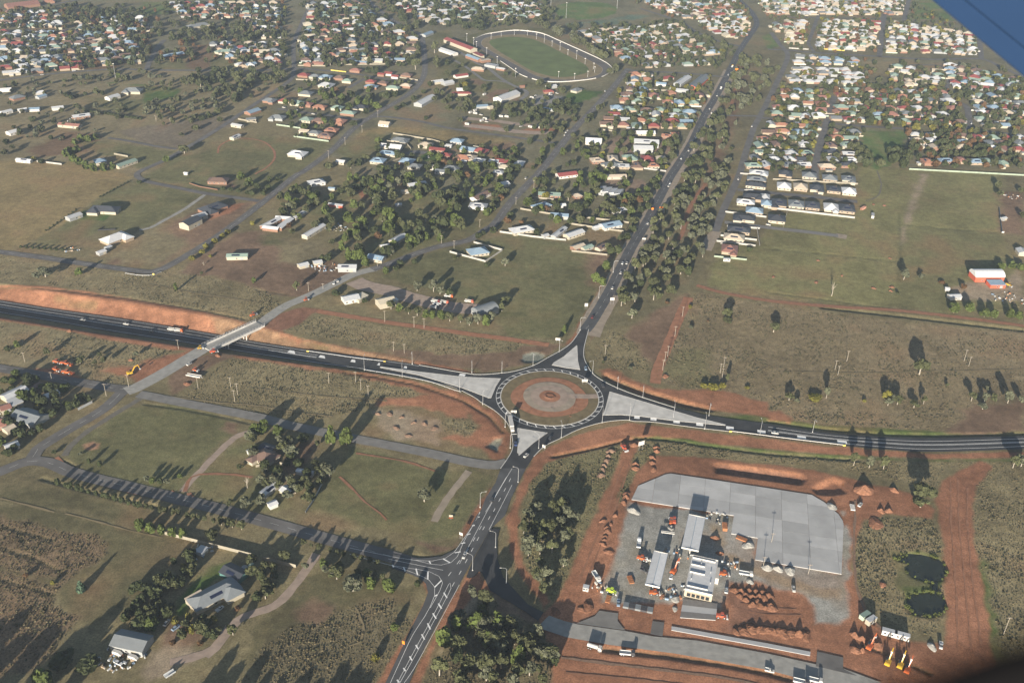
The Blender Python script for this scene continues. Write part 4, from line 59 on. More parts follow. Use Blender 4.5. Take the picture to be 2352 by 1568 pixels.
BELTS_FAR=[([(247.6,1232.3),(273.6,1320.7),(317.9,1469.3),(343.1,1535.1),(369.3,1500.0),(378.7,1452.6),(324.4,1296.4),(280.8,1232.1)],60,7,12,['gum','gum','grey']),([(19.2,1759.9),(43.9,1651.2),(84.6,1597.9),(114.0,1507.1),(129.6,1447.1),(141.9,1402.1),(129.3,1356.8),(114.6,1410.4),(94.1,1504.6),(63.7,1595.2),(29.7,1664.6)],45,9,13,['gum','gum','grey']),([(-461.9,1343.8),(-334.0,1358.5),(-316.9,1307.0),(-344.3,1207.3),(-399.5,1229.1),(-440.8,1293.2)],45,6,11,['gum','gum','round']),([(-472.0,1167.5),(-389.1,1211.7),(-346.5,1216.2),(-367.8,1136.0),(-418.0,1131.0)],30,4,7,['gum','gum','grey']),([(-570.5,1331.2),(-513.6,1337.8),(-494.2,1297.5),(-526.1,1273.5)],10,5,9,['gum']),([(-558.2,1571.0),(-392.1,1622.9),(-355.9,1487.6),(-419.0,1505.9),(-473.5,1512.3),(-520.3,1493.0)],55,6,11,['gum','gum','round']),([(-767.8,1664.9),(-636.0,1700.3),(-595.6,1580.6),(-688.0,1553.7)],55,6,11,['gum','round','gum']),([(-279.1,1841.3),(-252.1,1845.3),(-163.3,1617.7),(-174.7,1592.8),(-212.4,1647.3)],40,8,12,['round','round','gum']),([(-190.1,1854.6),(-166.7,1858.1),(-86.9,1695.7),(-56.6,1668.3),(-47.9,1624.1),(-99.1,1656.4)],40,8,12,['round','round']),([(44.5,1075.3),(67.1,1146.3),(112.5,1283.7),(117.4,1270.7),(71.6,1130.8),(49.1,1061.4)],16,6,9,['round','gum']),([(20.3,1174.6),(74.1,1188.5),(67.1,1146.3),(39.7,1082.2),(-5.1,1092.8),(-11.3,1154.9)],30,5,8,['gum','round']),([(-18.0,1223.1),(37.6,1256.6),(82.4,1251.9),(69.3,1205.3),(-11.7,1179.9)],26,6,9,['gum','round']),([(32.1,1067.0),(54.0,1061.8),(33.0,973.9),(10.3,947.8),(5.5,996.7)],14,5,8,['gum','round']),([(66.1,1002.0),(94.7,1011.0),(87.2,966.3),(67.9,940.9)],8,5,8,['round','pine']),([(86.5,954.2),(126.0,945.7),(116.4,889.2),(86.2,881.6)],14,5,8,['round','gum']),([(152.6,1092.6),(189.6,1126.4),(166.7,1023.9),(144.7,996.0)],12,6,9,['gum','round']),([(367.2,1200.6),(377.2,1193.1),(353.9,1126.5),(333.8,1066.0),(319.6,1024.0),(326.3,1065.3)],12,6,8,['round','yellow']),([(385.0,1210.9),(389.9,1194.3),(360.4,1111.9),(341.2,1052.8),(340.8,1066.6)],12,6,8,['round','gum']),([(391.3,1220.2),(447.8,1234.7),(507.4,1214.4),(566.5,1211.7),(553.2,1177.0),(487.3,1187.1),(434.0,1188.6),(386.2,1190.6)],36,6,8,['round','yellow','round']),([(391.7,1114.8),(403.7,1086.5),(407.9,1051.9),(390.1,1040.8),(377.6,1056.0)],12,8,11,['gum','round']),([(433.9,1111.2),(452.2,1112.9),(435.4,1054.3),(409.9,1042.5)],10,8,12,['round']),([(520.6,1190.3),(540.2,1192.2),(504.3,1095.6),(483.4,1086.5)],18,6,9,['round','gum']),([(453.9,1102.7),(588.9,1109.2),(582.4,1094.0),(448.9,1087.7)],26,5,7,['round','gum']),([(505.0,1516.3),(532.5,1519.6),(489.6,1375.4),(464.5,1372.6)],12,4,7,['round','autumn']),([(-869.7,1683.3),(-435.0,1817.9),(-335.3,1392.3),(-524.5,1370.0),(-690.3,1296.1)],560,4.5,9.5,['gum','round','gum','round','autumn']),([(-397.3,1823.5),(-190.1,1854.6),(-142.7,1403.4),(-309.0,1383.9)],320,4.5,9.5,['gum','round','round']),([(-190.1,1854.6),(39.6,1889.1),(67.1,1716.9),(-69.6,1636.1),(-170.3,1653.0)],260,4.5,9,['gum','round','round']),([(73.3,1679.7),(270.0,1744.8),(338.7,1547.7),(294.1,1442.7),(154.3,1438.2)],360,4.5,9,['gum','round','round','gum']),([(200.8,1894.1),(424.7,1927.4),(372.4,1635.0),(291.2,1684.2)],120,4.5,9,['gum','round','autumn']),([(151.3,1403.2),(280.0,1395.5),(215.1,1160.6),(98.5,1149.3)],150,4,8,['gum','round','yellow']),([(40.9,1143.7),(191.6,1142.3),(139.5,946.8),(122.8,868.9),(14.7,860.6),(-2.5,912.3)],150,4.5,9,['gum','round','pine']),([(-163.4,1077.9),(5.1,1064.5),(-2.5,912.3),(-22.3,857.7),(-82.6,940.1),(-147.1,958.6)],130,4.5,9,['gum','round','pine']),([(-338.5,1325.5),(-138.3,1326.9),(-178.0,1185.4),(-241.2,1070.6),(-279.9,1112.5)],90,4,8,['gum','round','pine']),([(443.2,1937.9),(746.0,1983.1),(763.4,1685.5),(717.2,1567.6),(409.2,1561.7)],560,4,8,['gum','round','round','yellow','gum','autumn']),([(346.4,1359.6),(483.3,1374.7),(631.4,1380.3),(714.4,1400.2),(628.4,1200.8),(304.5,1185.9)],380,4.5,9,['round','gum','yellow','round','gum','round','autumn']),([(293.6,1184.8),(415.5,1180.1),(374.1,1035.4),(242.7,1023.9)],110,4,7,['round','gum','yellow']),([(473.4,1177.5),(619.5,1180.1),(567.3,1059.1),(435.4,1054.3)],120,5,9,['round','gum','autumn']),([(532.5,1519.6),(747.7,1495.5),(714.4,1400.2),(489.6,1375.4)],70,4,8,['round','gum','yellow']),([(-182.6,955.6),(-132.3,984.8),(-55.5,930.7),(-27.2,877.9),(-49.5,831.0),(-86.6,800.1),(-114.6,775.9),(-149.9,782.1),(-159.6,867.5)],78,6,11,['pine','round','gum']),([(-239.1,927.0),(-189.4,943.0),(-167.8,866.9),(-173.6,807.5),(-220.9,862.7)],30,5,9,['round','gum','pine']),([(-676.8,1266.8),(-510.1,1327.4),(-469.1,1159.2),(-488.1,1047.5),(-553.0,999.7)],70,3.5,7,['gum','round','grey']),([(-510.1,1327.4),(-331.7,1347.8),(-331.5,1156.2),(-375.2,1058.1),(-459.5,1177.5)],60,4,8,['gum','gum','grey']),([(-124.1,1441.0),(57.0,1348.7),(76.0,1232.8),(57.1,1161.6),(-102.5,1179.3)],70,5,9,['gum','round']),([(-293.6,934.2),(-246.9,962.3),(-245.2,915.0),(-270.6,912.9)],8,4,7,['round']),([(-167.1,510.4),(-148.8,516.1),(-121.3,489.9),(-108.3,477.5),(-118.6,448.3),(-143.1,455.1),(-158.1,479.3)],40,4.5,8,['gum','grey','round']),([(-357.3,577.4),(-301.5,575.0),(-282.4,548.9),(-291.5,527.9),(-306.3,503.0),(-316.3,488.8)],44,4.5,8,['round','pine','round']),([(-195.1,374.7),(-180.2,384.9),(-179.7,398.1),(-165.2,405.6),(-166.4,385.5),(-167.0,357.6),(-180.4,351.2)],34,4.5,7,['round','round','gum']),([(-167.0,357.6),(-142.4,364.6),(-141.3,344.3),(-158.4,343.6)],10,3,6,['gum','yellow','round']),([(-142.2,399.8),(-123.4,400.6),(-117.1,371.8),(-128.3,371.3)],9,5,8,['gum','round']),([(-109.3,401.3),(-55.4,387.1),(-52.5,382.4),(-92.8,388.7),(-108.0,394.6)],12,4,7,['gum','grey','pine']),([(-21.8,369.7),(21.0,359.6),(27.2,342.8),(23.6,318.8),(-30.9,316.7)],22,6,10,['gum','round','grey']),([(8.0,442.8),(42.7,452.2),(33.5,404.3),(21.2,380.9),(8.4,406.6)],16,5,8,['gum','grey']),([(79.9,679.9),(102.0,774.1),(157.6,914.2),(203.2,1013.9),(167.4,832.9),(152.1,752.6),(100.6,681.2)],26,5,9,['gum','gum','grey','round']),([(162.0,795.8),(217.9,989.7),(271.8,1182.7),(263.9,1198.9),(212.7,1014.7),(163.4,832.6)],30,5,8,['grey','gum'])]
LAND=['the acreage houses','the arched white barn','the bending suburban street','the brown-roofed homestead','the bush beside the southern road','the bush left of the building site','the dark lower left paddock','the eastern highway','the fenced court','the foreground farmhouse','the gravel truck yard','the homes above the paddock','the left edge yard','the left hillside house','the lower middle paddock','the main road','the overpass','the pine-filled block','the rail reserve','the red ring paddock','the right-hand dry field','the row beside the lower side road','the scrub below the cutting','the southern T-junction','the trotting track','the twin ponds','the white-fenced square lot']
TREES=[(-28.3,345.3,12.0,9.9,2,4,1023),(12.0,342.0,11.9,9.8,0,4,1210),(-3.2,343.5,11.3,10.1,0,4,1139),(250.7,469.8,12,14,0,25,2121),(5.8,319.4,11.5,8.4,1,4,1180),(-7.5,329.4,11.6,8.4,0,4,1117),(-13.4,357.3,11.0,9.5,2,4,1095),(18.0,350.7,11.4,8.5,1,4,1238),(8.0,335.9,10.8,8.1,2,4,1191),(-9.6,372.5,10.3,9.2,0,4,1115),(-0.4,332.5,10.9,7.7,0,4,1151),(-210.5,325.6,8,12,3,6,141),(-22.3,343.6,9.9,8.5,0,4,1050),(-29.8,327.1,10.4,7.7,0,4,1009),(-79.6,380.9,8.5,11,1,14,811),(-23.3,356.0,9.8,8.7,2,4,1049),(7.7,325.6,10.4,7.4,0,4,1189),(-2.3,357.2,10.4,8.0,2,4,1145),(-103.7,508.4,14,9,2,3,794),(-7.2,325.1,8.9,8.4,1,4,1117),(-8.8,332.8,8.6,8.0,1,4,1111),(0.3,339.1,9.3,7.3,1,4,1155),(-113.5,508.6,13,8,2,3,759),(-23.5,360.4,8.6,7.9,1,4,1050),(13.5,328.6,8.5,7.3,1,4,1217),(-197.5,324.0,7,10,3,6,200),(-4.3,322.4,8.1,7.4,0,4,1131),(-19.3,323.0,9.0,6.6,0,4,1059),(-163.5,515.3,10,10,2,3,585),(-16.1,318.2,8.8,6.3,1,4,1073),(25.9,414.9,9.2,7.6,0,5,1268),(22.8,391.6,9.1,7.2,1,5,1257),(10.1,429.3,9.6,7.5,0,5,1203),(-61.2,382.4,8,8,2,14,892),(-49.0,455.4,8.5,9,1,23,974),(299.5,616.4,12,11,0,7,2116),(13.4,416.9,9.5,7.2,1,5,1217),(32.1,449.9,9.7,7.7,0,5,1290),(-108.9,475.9,9,9,1,3,756),(-176.4,351.1,7,9,2,9,345),(-124.1,380.1,8,8,0,9,616),(35.4,441.4,9.8,7.3,1,5,1304),(21.1,432.1,9.4,7.4,0,5,1248),(32.5,422.9,8.8,7.7,1,5,1295),(-135.4,494.7,8.5,10,1,3,670),(31.9,435.7,8.6,8.1,1,5,1291),(-7.5,347.1,8.1,6.6,2,4,1120),(-10.9,365.4,8.6,6.5,2,4,1108),(16.7,341.4,7.4,6.9,1,4,1232),(-1.3,352.7,8.6,6.1,1,4,1149),(19.3,413.5,8.4,7.3,1,5,1241),(6.0,348.0,7.9,6.5,0,4,1182),(39.1,439.5,8.3,7.7,1,5,1319),(13.1,440.1,8.7,7.3,1,5,1216),(-124.3,373.5,7,8,0,9,608),(-89.7,389.4,7,8,0,14,773),(-159.6,519.9,9,9,2,3,603),(16.8,446.7,8.6,7.3,1,5,1230),(1.8,343.3,7.8,6.1,0,4,1162),(34.2,454.7,8.5,7.4,1,5,1298),(-163.2,415.4,8,7.5,0,9,488),(26.3,432.9,8.5,6.7,0,5,1269),(11.6,349.0,7.1,6.4,0,4,1208),(-16.9,327.3,7.5,5.7,0,4,1071),(34.8,426.0,8.1,6.7,0,5,1304),(91.5,711.8,10.8,10.0,0,18,1437),(19.5,322.9,7.3,5.5,0,4,1246),(-183.1,351.3,6,8,3,9,315),(-149.7,348.8,6.5,7,0,9,465),(26.3,448.6,8.8,6.2,0,5,1267),(-130.5,387.6,7,7,0,9,596),(-16.2,378.0,7.3,6.1,1,4,1087),(-117.0,452.1,7,8,0,3,708),(15.3,347.5,7.2,5.5,0,4,1225),(115.5,720.2,10.3,9.5,0,18,1502),(-157.9,350.9,6,7,0,9,430),(20.4,424.1,7.4,6.3,0,5,1245),(-206.3,422.8,7.5,7,2,6,320),(-119.7,401.7,6.5,7,0,9,655),(18.0,450.4,7.6,6.5,0,5,1235),(17.1,431.6,7.2,6.5,0,5,1231),(118.3,740.3,10.4,9.3,0,18,1504),(104.8,772.6,10.7,9.4,0,18,1459),(89.4,721.4,10.9,8.2,0,18,1429),(-131.6,509.8,7,8,3,3,696),(-70.4,384.1,6.5,6,2,14,853),(-177.9,381.2,6,7,3,9,383),(-149.3,517.2,7,8,2,3,638),(-144.7,776.8,11,9,2,17,801),(248.4,464.5,6,9,0,25,2116),(-134.7,348.3,6,6,0,9,534),(-128.8,765.5,10.5,9,2,17,838),(-388.6,726.9,8,13,1,0,103),(-193.1,419.8,7.5,6,2,9,370),(321.9,506.7,9,7,0,7,2331),(117.7,805.1,10.6,9.4,0,18,1485),(327.7,508.1,9,7,1,7,2350),(87.9,707.9,10.4,7.6,0,18,1428),(32.0,404.2,6.9,5.4,1,5,1295),(113.6,758.1,9.9,8.9,0,18,1486),(266.9,737.0,13,7,6,20,1914),(237.5,501.2,9,6,0,7,2032),(95.8,749.8,9.6,8.9,0,18,1440),(-66.1,722.3,10,8,1,10,996),(228.8,502.1,9.5,5.5,1,7,2000),(12.8,411.9,6.9,5.3,1,5,1214),(-199.5,420.7,7,6,2,6,345),(-327.5,546.8,8,8,2,12,50),(-152.6,445.1,6,7,1,3,562),(152.0,782.6,10.4,8.6,0,18,1580),(-144.3,448.5,6,7,1,3,598),(87.7,904.2,10,11,0,11,1391),(-126.2,459.4,6,7,1,3,678),(204.3,672.5,9,8,0,20,1779),(-181.1,418.2,6.5,6,2,9,418),(-153.2,794.1,11,8,2,17,786),(171.2,693.2,9,8,0,20,1671),(-186.8,418.9,6.5,6,2,9,395),(131.1,761.6,9.8,8.3,1,18,1532),(-115.8,476.6,6,7,0,3,730),(69.2,748.3,8.5,9,2,15,1368),(-190.4,354.9,5.5,6,3,6,288),(-27.0,670.7,8,8,1,10,1098),(188.2,985.5,11.5,10.7,0,18,1598),(-17.0,674.9,8,8,1,10,1128),(-189.8,359.4,5.5,6,3,6,298),(166.4,927.8,10.9,10.1,1,18,1568),(-188.9,364.7,5.5,6,3,6,310),(128.8,849.7,10.9,8.5,0,18,1501),(-134.2,776.6,10,8,2,17,828),(-155.8,462.7,8,5,6,3,567),(-138.9,776.2,10,8,2,17,816),(349.8,581.7,9,7,1,7,2318),(112.8,780.3,9.4,8.4,0,18,1478),(80.0,772.0,8.5,9,2,15,1393),(360.9,714.0,8,10,2,1,2194),(131.2,866.8,10.7,8.7,0,18,1502),(137.8,785.4,9.2,8.6,1,18,1542),(-79.7,723.0,8.5,8,1,10,958),(219.3,503.7,9,5,0,7,1964),(-129.0,1484.8,17,14,0,24,998),(-54.8,355.0,5,5.5,2,14,906),(135.1,780.0,10.2,7.6,0,18,1537),(94.7,687.4,8.6,7.3,1,18,1452),(338.9,772.2,9.5,9,1,1,2079),(16.6,420.3,6.6,4.8,0,5,1230),(99.5,714.7,8.5,7.7,1,18,1459),(-119.4,1407.8,16,13,0,24,1003),(-147.9,1390.6,17,12,0,2,954),(-8.1,774.9,8,9,1,26,1160),(-221.1,375.1,6.4,5,7,6,184),(111.5,792.2,8.9,8.4,1,18,1472),(92.1,806.1,8.5,9,3,15,1419),(-187.0,368.8,5,6,3,6,325),(-21.0,669.4,8,7,2,10,1115),(-184.1,373.6,5,6,3,9,345),(-182.3,378.4,5,6,3,9,360),(-157.6,891.2,9,10,2,17,813),(144.3,769.2,8.7,8.1,0,18,1565),(106.7,747.0,9.2,7.2,1,18,1470),(127.2,828.4,9.7,8.1,0,18,1502),(374.4,716.7,8,9,2,1,2229),(134.5,796.7,9.7,7.4,1,18,1530),(52.1,926.6,10,9,0,11,1306),(118.7,726.0,9.1,6.7,0,18,1509),(198.3,1044.2,11.8,9.6,3,18,1602),(-97.3,690.3,7,8,0,10,898),(-97.7,844.3,8.5,9,0,17,943),(125.0,794.0,9.8,7.1,1,18,1506),(208.0,1055.9,11.0,10.4,0,18,1618),(-7.4,703.6,7,8,0,26,1158),(270.0,575.3,8,6,0,7,2064),(-109.2,789.0,8.5,8,1,17,898),(263.7,580.4,8,6,4,7,2037),(-129.5,937.7,10,9,1,8,893),(150.3,765.8,9.1,7.1,3,18,1582),(156.5,793.1,9.6,7.1,0,18,1588),(18.8,403.6,6.1,4.3,0,5,1239),(-321.1,1317.6,13,13,0,2,646),(201.1,1039.0,11.1,9.7,3,18,1609),(201.1,1086.4,11.1,10.4,0,18,1595),(-224.9,904.4,9.5,9,2,19,661),(-217.3,878.2,9,9,1,19,666),(-137.8,901.0,9,9,1,17,863),(-33.6,667.8,7,7,1,10,1078),(132.9,826.1,9.2,7.6,0,18,1517),(151.0,806.6,9.5,7.1,1,18,1569),(-117.5,969.1,10,9,1,8,928),(154.3,879.2,9.4,8.2,0,18,1554),(176.9,988.1,10.7,8.8,0,18,1573),(-49.3,673.8,7,7,0,10,1033),(-300.7,529.4,6,7,3,12,118),(138.9,879.3,9.3,8.2,0,18,1517),(-56.3,676.8,7,7,2,10,1013),(-68.4,677.8,7,7,2,10,978),(157.1,865.2,9.2,8.0,0,18,1565),(86.1,803.9,8,8,3,15,1404),(-153.7,814.5,9.5,7,2,17,793),(-75.5,680.9,7,7,0,10,958),(-8.9,692.5,7,7,0,10,1153),(-90.0,687.2,7,7,2,10,918),(184.1,982.9,11.2,8.0,3,18,1590),(-178.0,716.7,9,6,0,16,681),(192.9,999.2,11.3,8.1,3,18,1604),(-225.3,1232.1,11,12,2,2,785),(-359.2,1263.9,12,12,0,2,558),(-62.0,334.9,4,5,4,14,861),(212.8,578.1,4,10,4,7,1871),(-125.4,854.8,8.5,8,0,17,878),(324.6,582.9,7.5,6,0,7,2234),(280.6,572.1,6,7,0,7,2101),(115.7,785.4,8.3,7.1,0,18,1484),(194.7,576.3,6.5,6,0,20,1814),(333.4,582.0,7.5,6,1,7,2264),(123.3,788.1,8.2,7.2,0,18,1503),(143.8,819.2,8.4,7.5,0,18,1547),(-309.9,486.7,5.5,6.5,3,12,18),(-156.7,950.3,10,8,2,8,835),(-165.3,1017.8,9,10,0,8,838),(403.9,708.0,7.5,8,2,1,2321),(68.6,906.8,9,8,3,11,1346),(168.8,805.0,8.2,7.4,1,18,1615),(410.4,706.6,7.5,8,2,1,2341),(-60.4,718.1,7,7,1,10,1011),(188.0,1003.7,10.3,8.5,3,18,1592),(-90.2,850.5,8,8,3,17,963),(-106.4,849.3,8,8,0,17,923),(197.4,1004.5,11.0,7.9,0,18,1612),(-109.3,751.3,7.5,7,2,17,886),(224.4,1117.4,10.9,9.6,3,18,1632),(157.9,920.8,9.1,8.1,0,18,1550),(-149.9,425.9,5.6,4.5,0,21,554),(241.1,1200.2,11.2,10.6,3,18,1639),(221.7,580.3,8.5,4.5,1,7,1900),(-143.4,851.5,8,8,2,17,833),(128.1,815.0,8.7,6.8,0,18,1508),(-133.6,918.3,9,8,1,17,878),(71.8,926.7,9,8,2,11,1351),(217.1,1076.9,10.8,8.9,0,18,1630),(-305.0,559.2,6,6.5,2,12,145),(-307.8,594.4,6,7,0,22,183),(383.8,708.6,7.5,7.5,2,1,2264),(203.4,939.5,9.0,8.4,0,18,1648),(390.3,707.2,7.5,7.5,2,1,2284),(143.3,587.6,4.5,8,4,20,1638),(232.0,1169.2,11.5,9.6,0,18,1631),(116.0,728.4,7.7,6.3,0,18,1501),(131.1,930.1,8,9,3,18,1486),(-246.4,1234.5,11,11,2,2,748),(159.0,907.2,9.5,7.3,0,18,1557),(74.5,744.2,7,7,2,15,1383),(142.6,840.8,8.2,7.4,0,18,1537),(-63.1,676.4,7,6,2,10,993),(169.5,816.8,8.2,7.1,1,18,1612),(328.6,572.9,5,8,1,7,2259),(211.0,1082.4,9.9,9.4,0,18,1616),(-82.6,683.2,6,7,0,10,938),(-417.3,1274.4,11,12,0,13,460),(-152.3,357.3,4,5,3,9,465),(-122.3,951.7,9,8,1,8,913),(-364.0,1027.2,9,10,0,19,423),(-177.7,1206.7,10,11,2,2,866),(-89.8,825.9,8,7,2,17,958),(61.9,899.3,8,8,3,11,1331),(263.0,573.8,6,6,1,7,2041),(-269.5,1398.3,12,12,0,2,758),(94.0,901.9,8,8,0,11,1406),(178.1,909.6,8.6,7.7,0,18,1600),(-162.1,428.9,5.4,4.3,0,21,508),(-150.1,950.9,10,7,2,8,850),(128.1,752.4,7.4,6.4,0,18,1527),(92.4,719.3,7.1,6.1,0,18,1438),(153.8,890.3,9.4,6.6,0,18,1549),(146.0,904.3,9.3,6.8,0,18,1527),(140.4,895.0,8.5,7.3,1,18,1516),(241.8,1135.7,10.3,9.3,0,18,1660),(-376.8,1260.9,10,12,0,13,525),(176.1,863.2,8.4,7.0,1,18,1612),(-53.3,916.3,7,9,3,26,1063),(-147.5,475.7,5,5,1,3,611),(-162.3,773.6,7,7,3,17,753),(-71.2,854.6,8,7,1,26,1010),(-52.3,716.8,6,7,3,10,1033),(-15.6,922.2,7,9,5,26,1151),(217.8,1133.7,11.2,8.3,3,18,1614),(-77.1,864.3,8,7,1,17,998),(-85.3,863.7,8,7,0,17,978),(289.0,577.2,7,5,0,7,2124),(-308.1,491.6,5,6,3,12,33),(-136.9,400.7,4,5,3,9,582),(174.1,966.4,9.1,7.5,0,18,1573),(81.5,943.4,8,8,0,11,1371),(-177.6,998.1,8,9,0,8,806),(227.8,1121.4,10.0,8.9,3,18,1637),(-176.2,926.2,7,9,3,17,783),(-155.5,427.3,5.2,4.1,0,21,533),(-158.6,428.1,5.2,4.1,0,21,521),(-304.9,509.2,5,6,3,12,73),(-362.7,731.9,7,7,2,0,180),(-40.6,671.8,6,6,0,10,1058)]
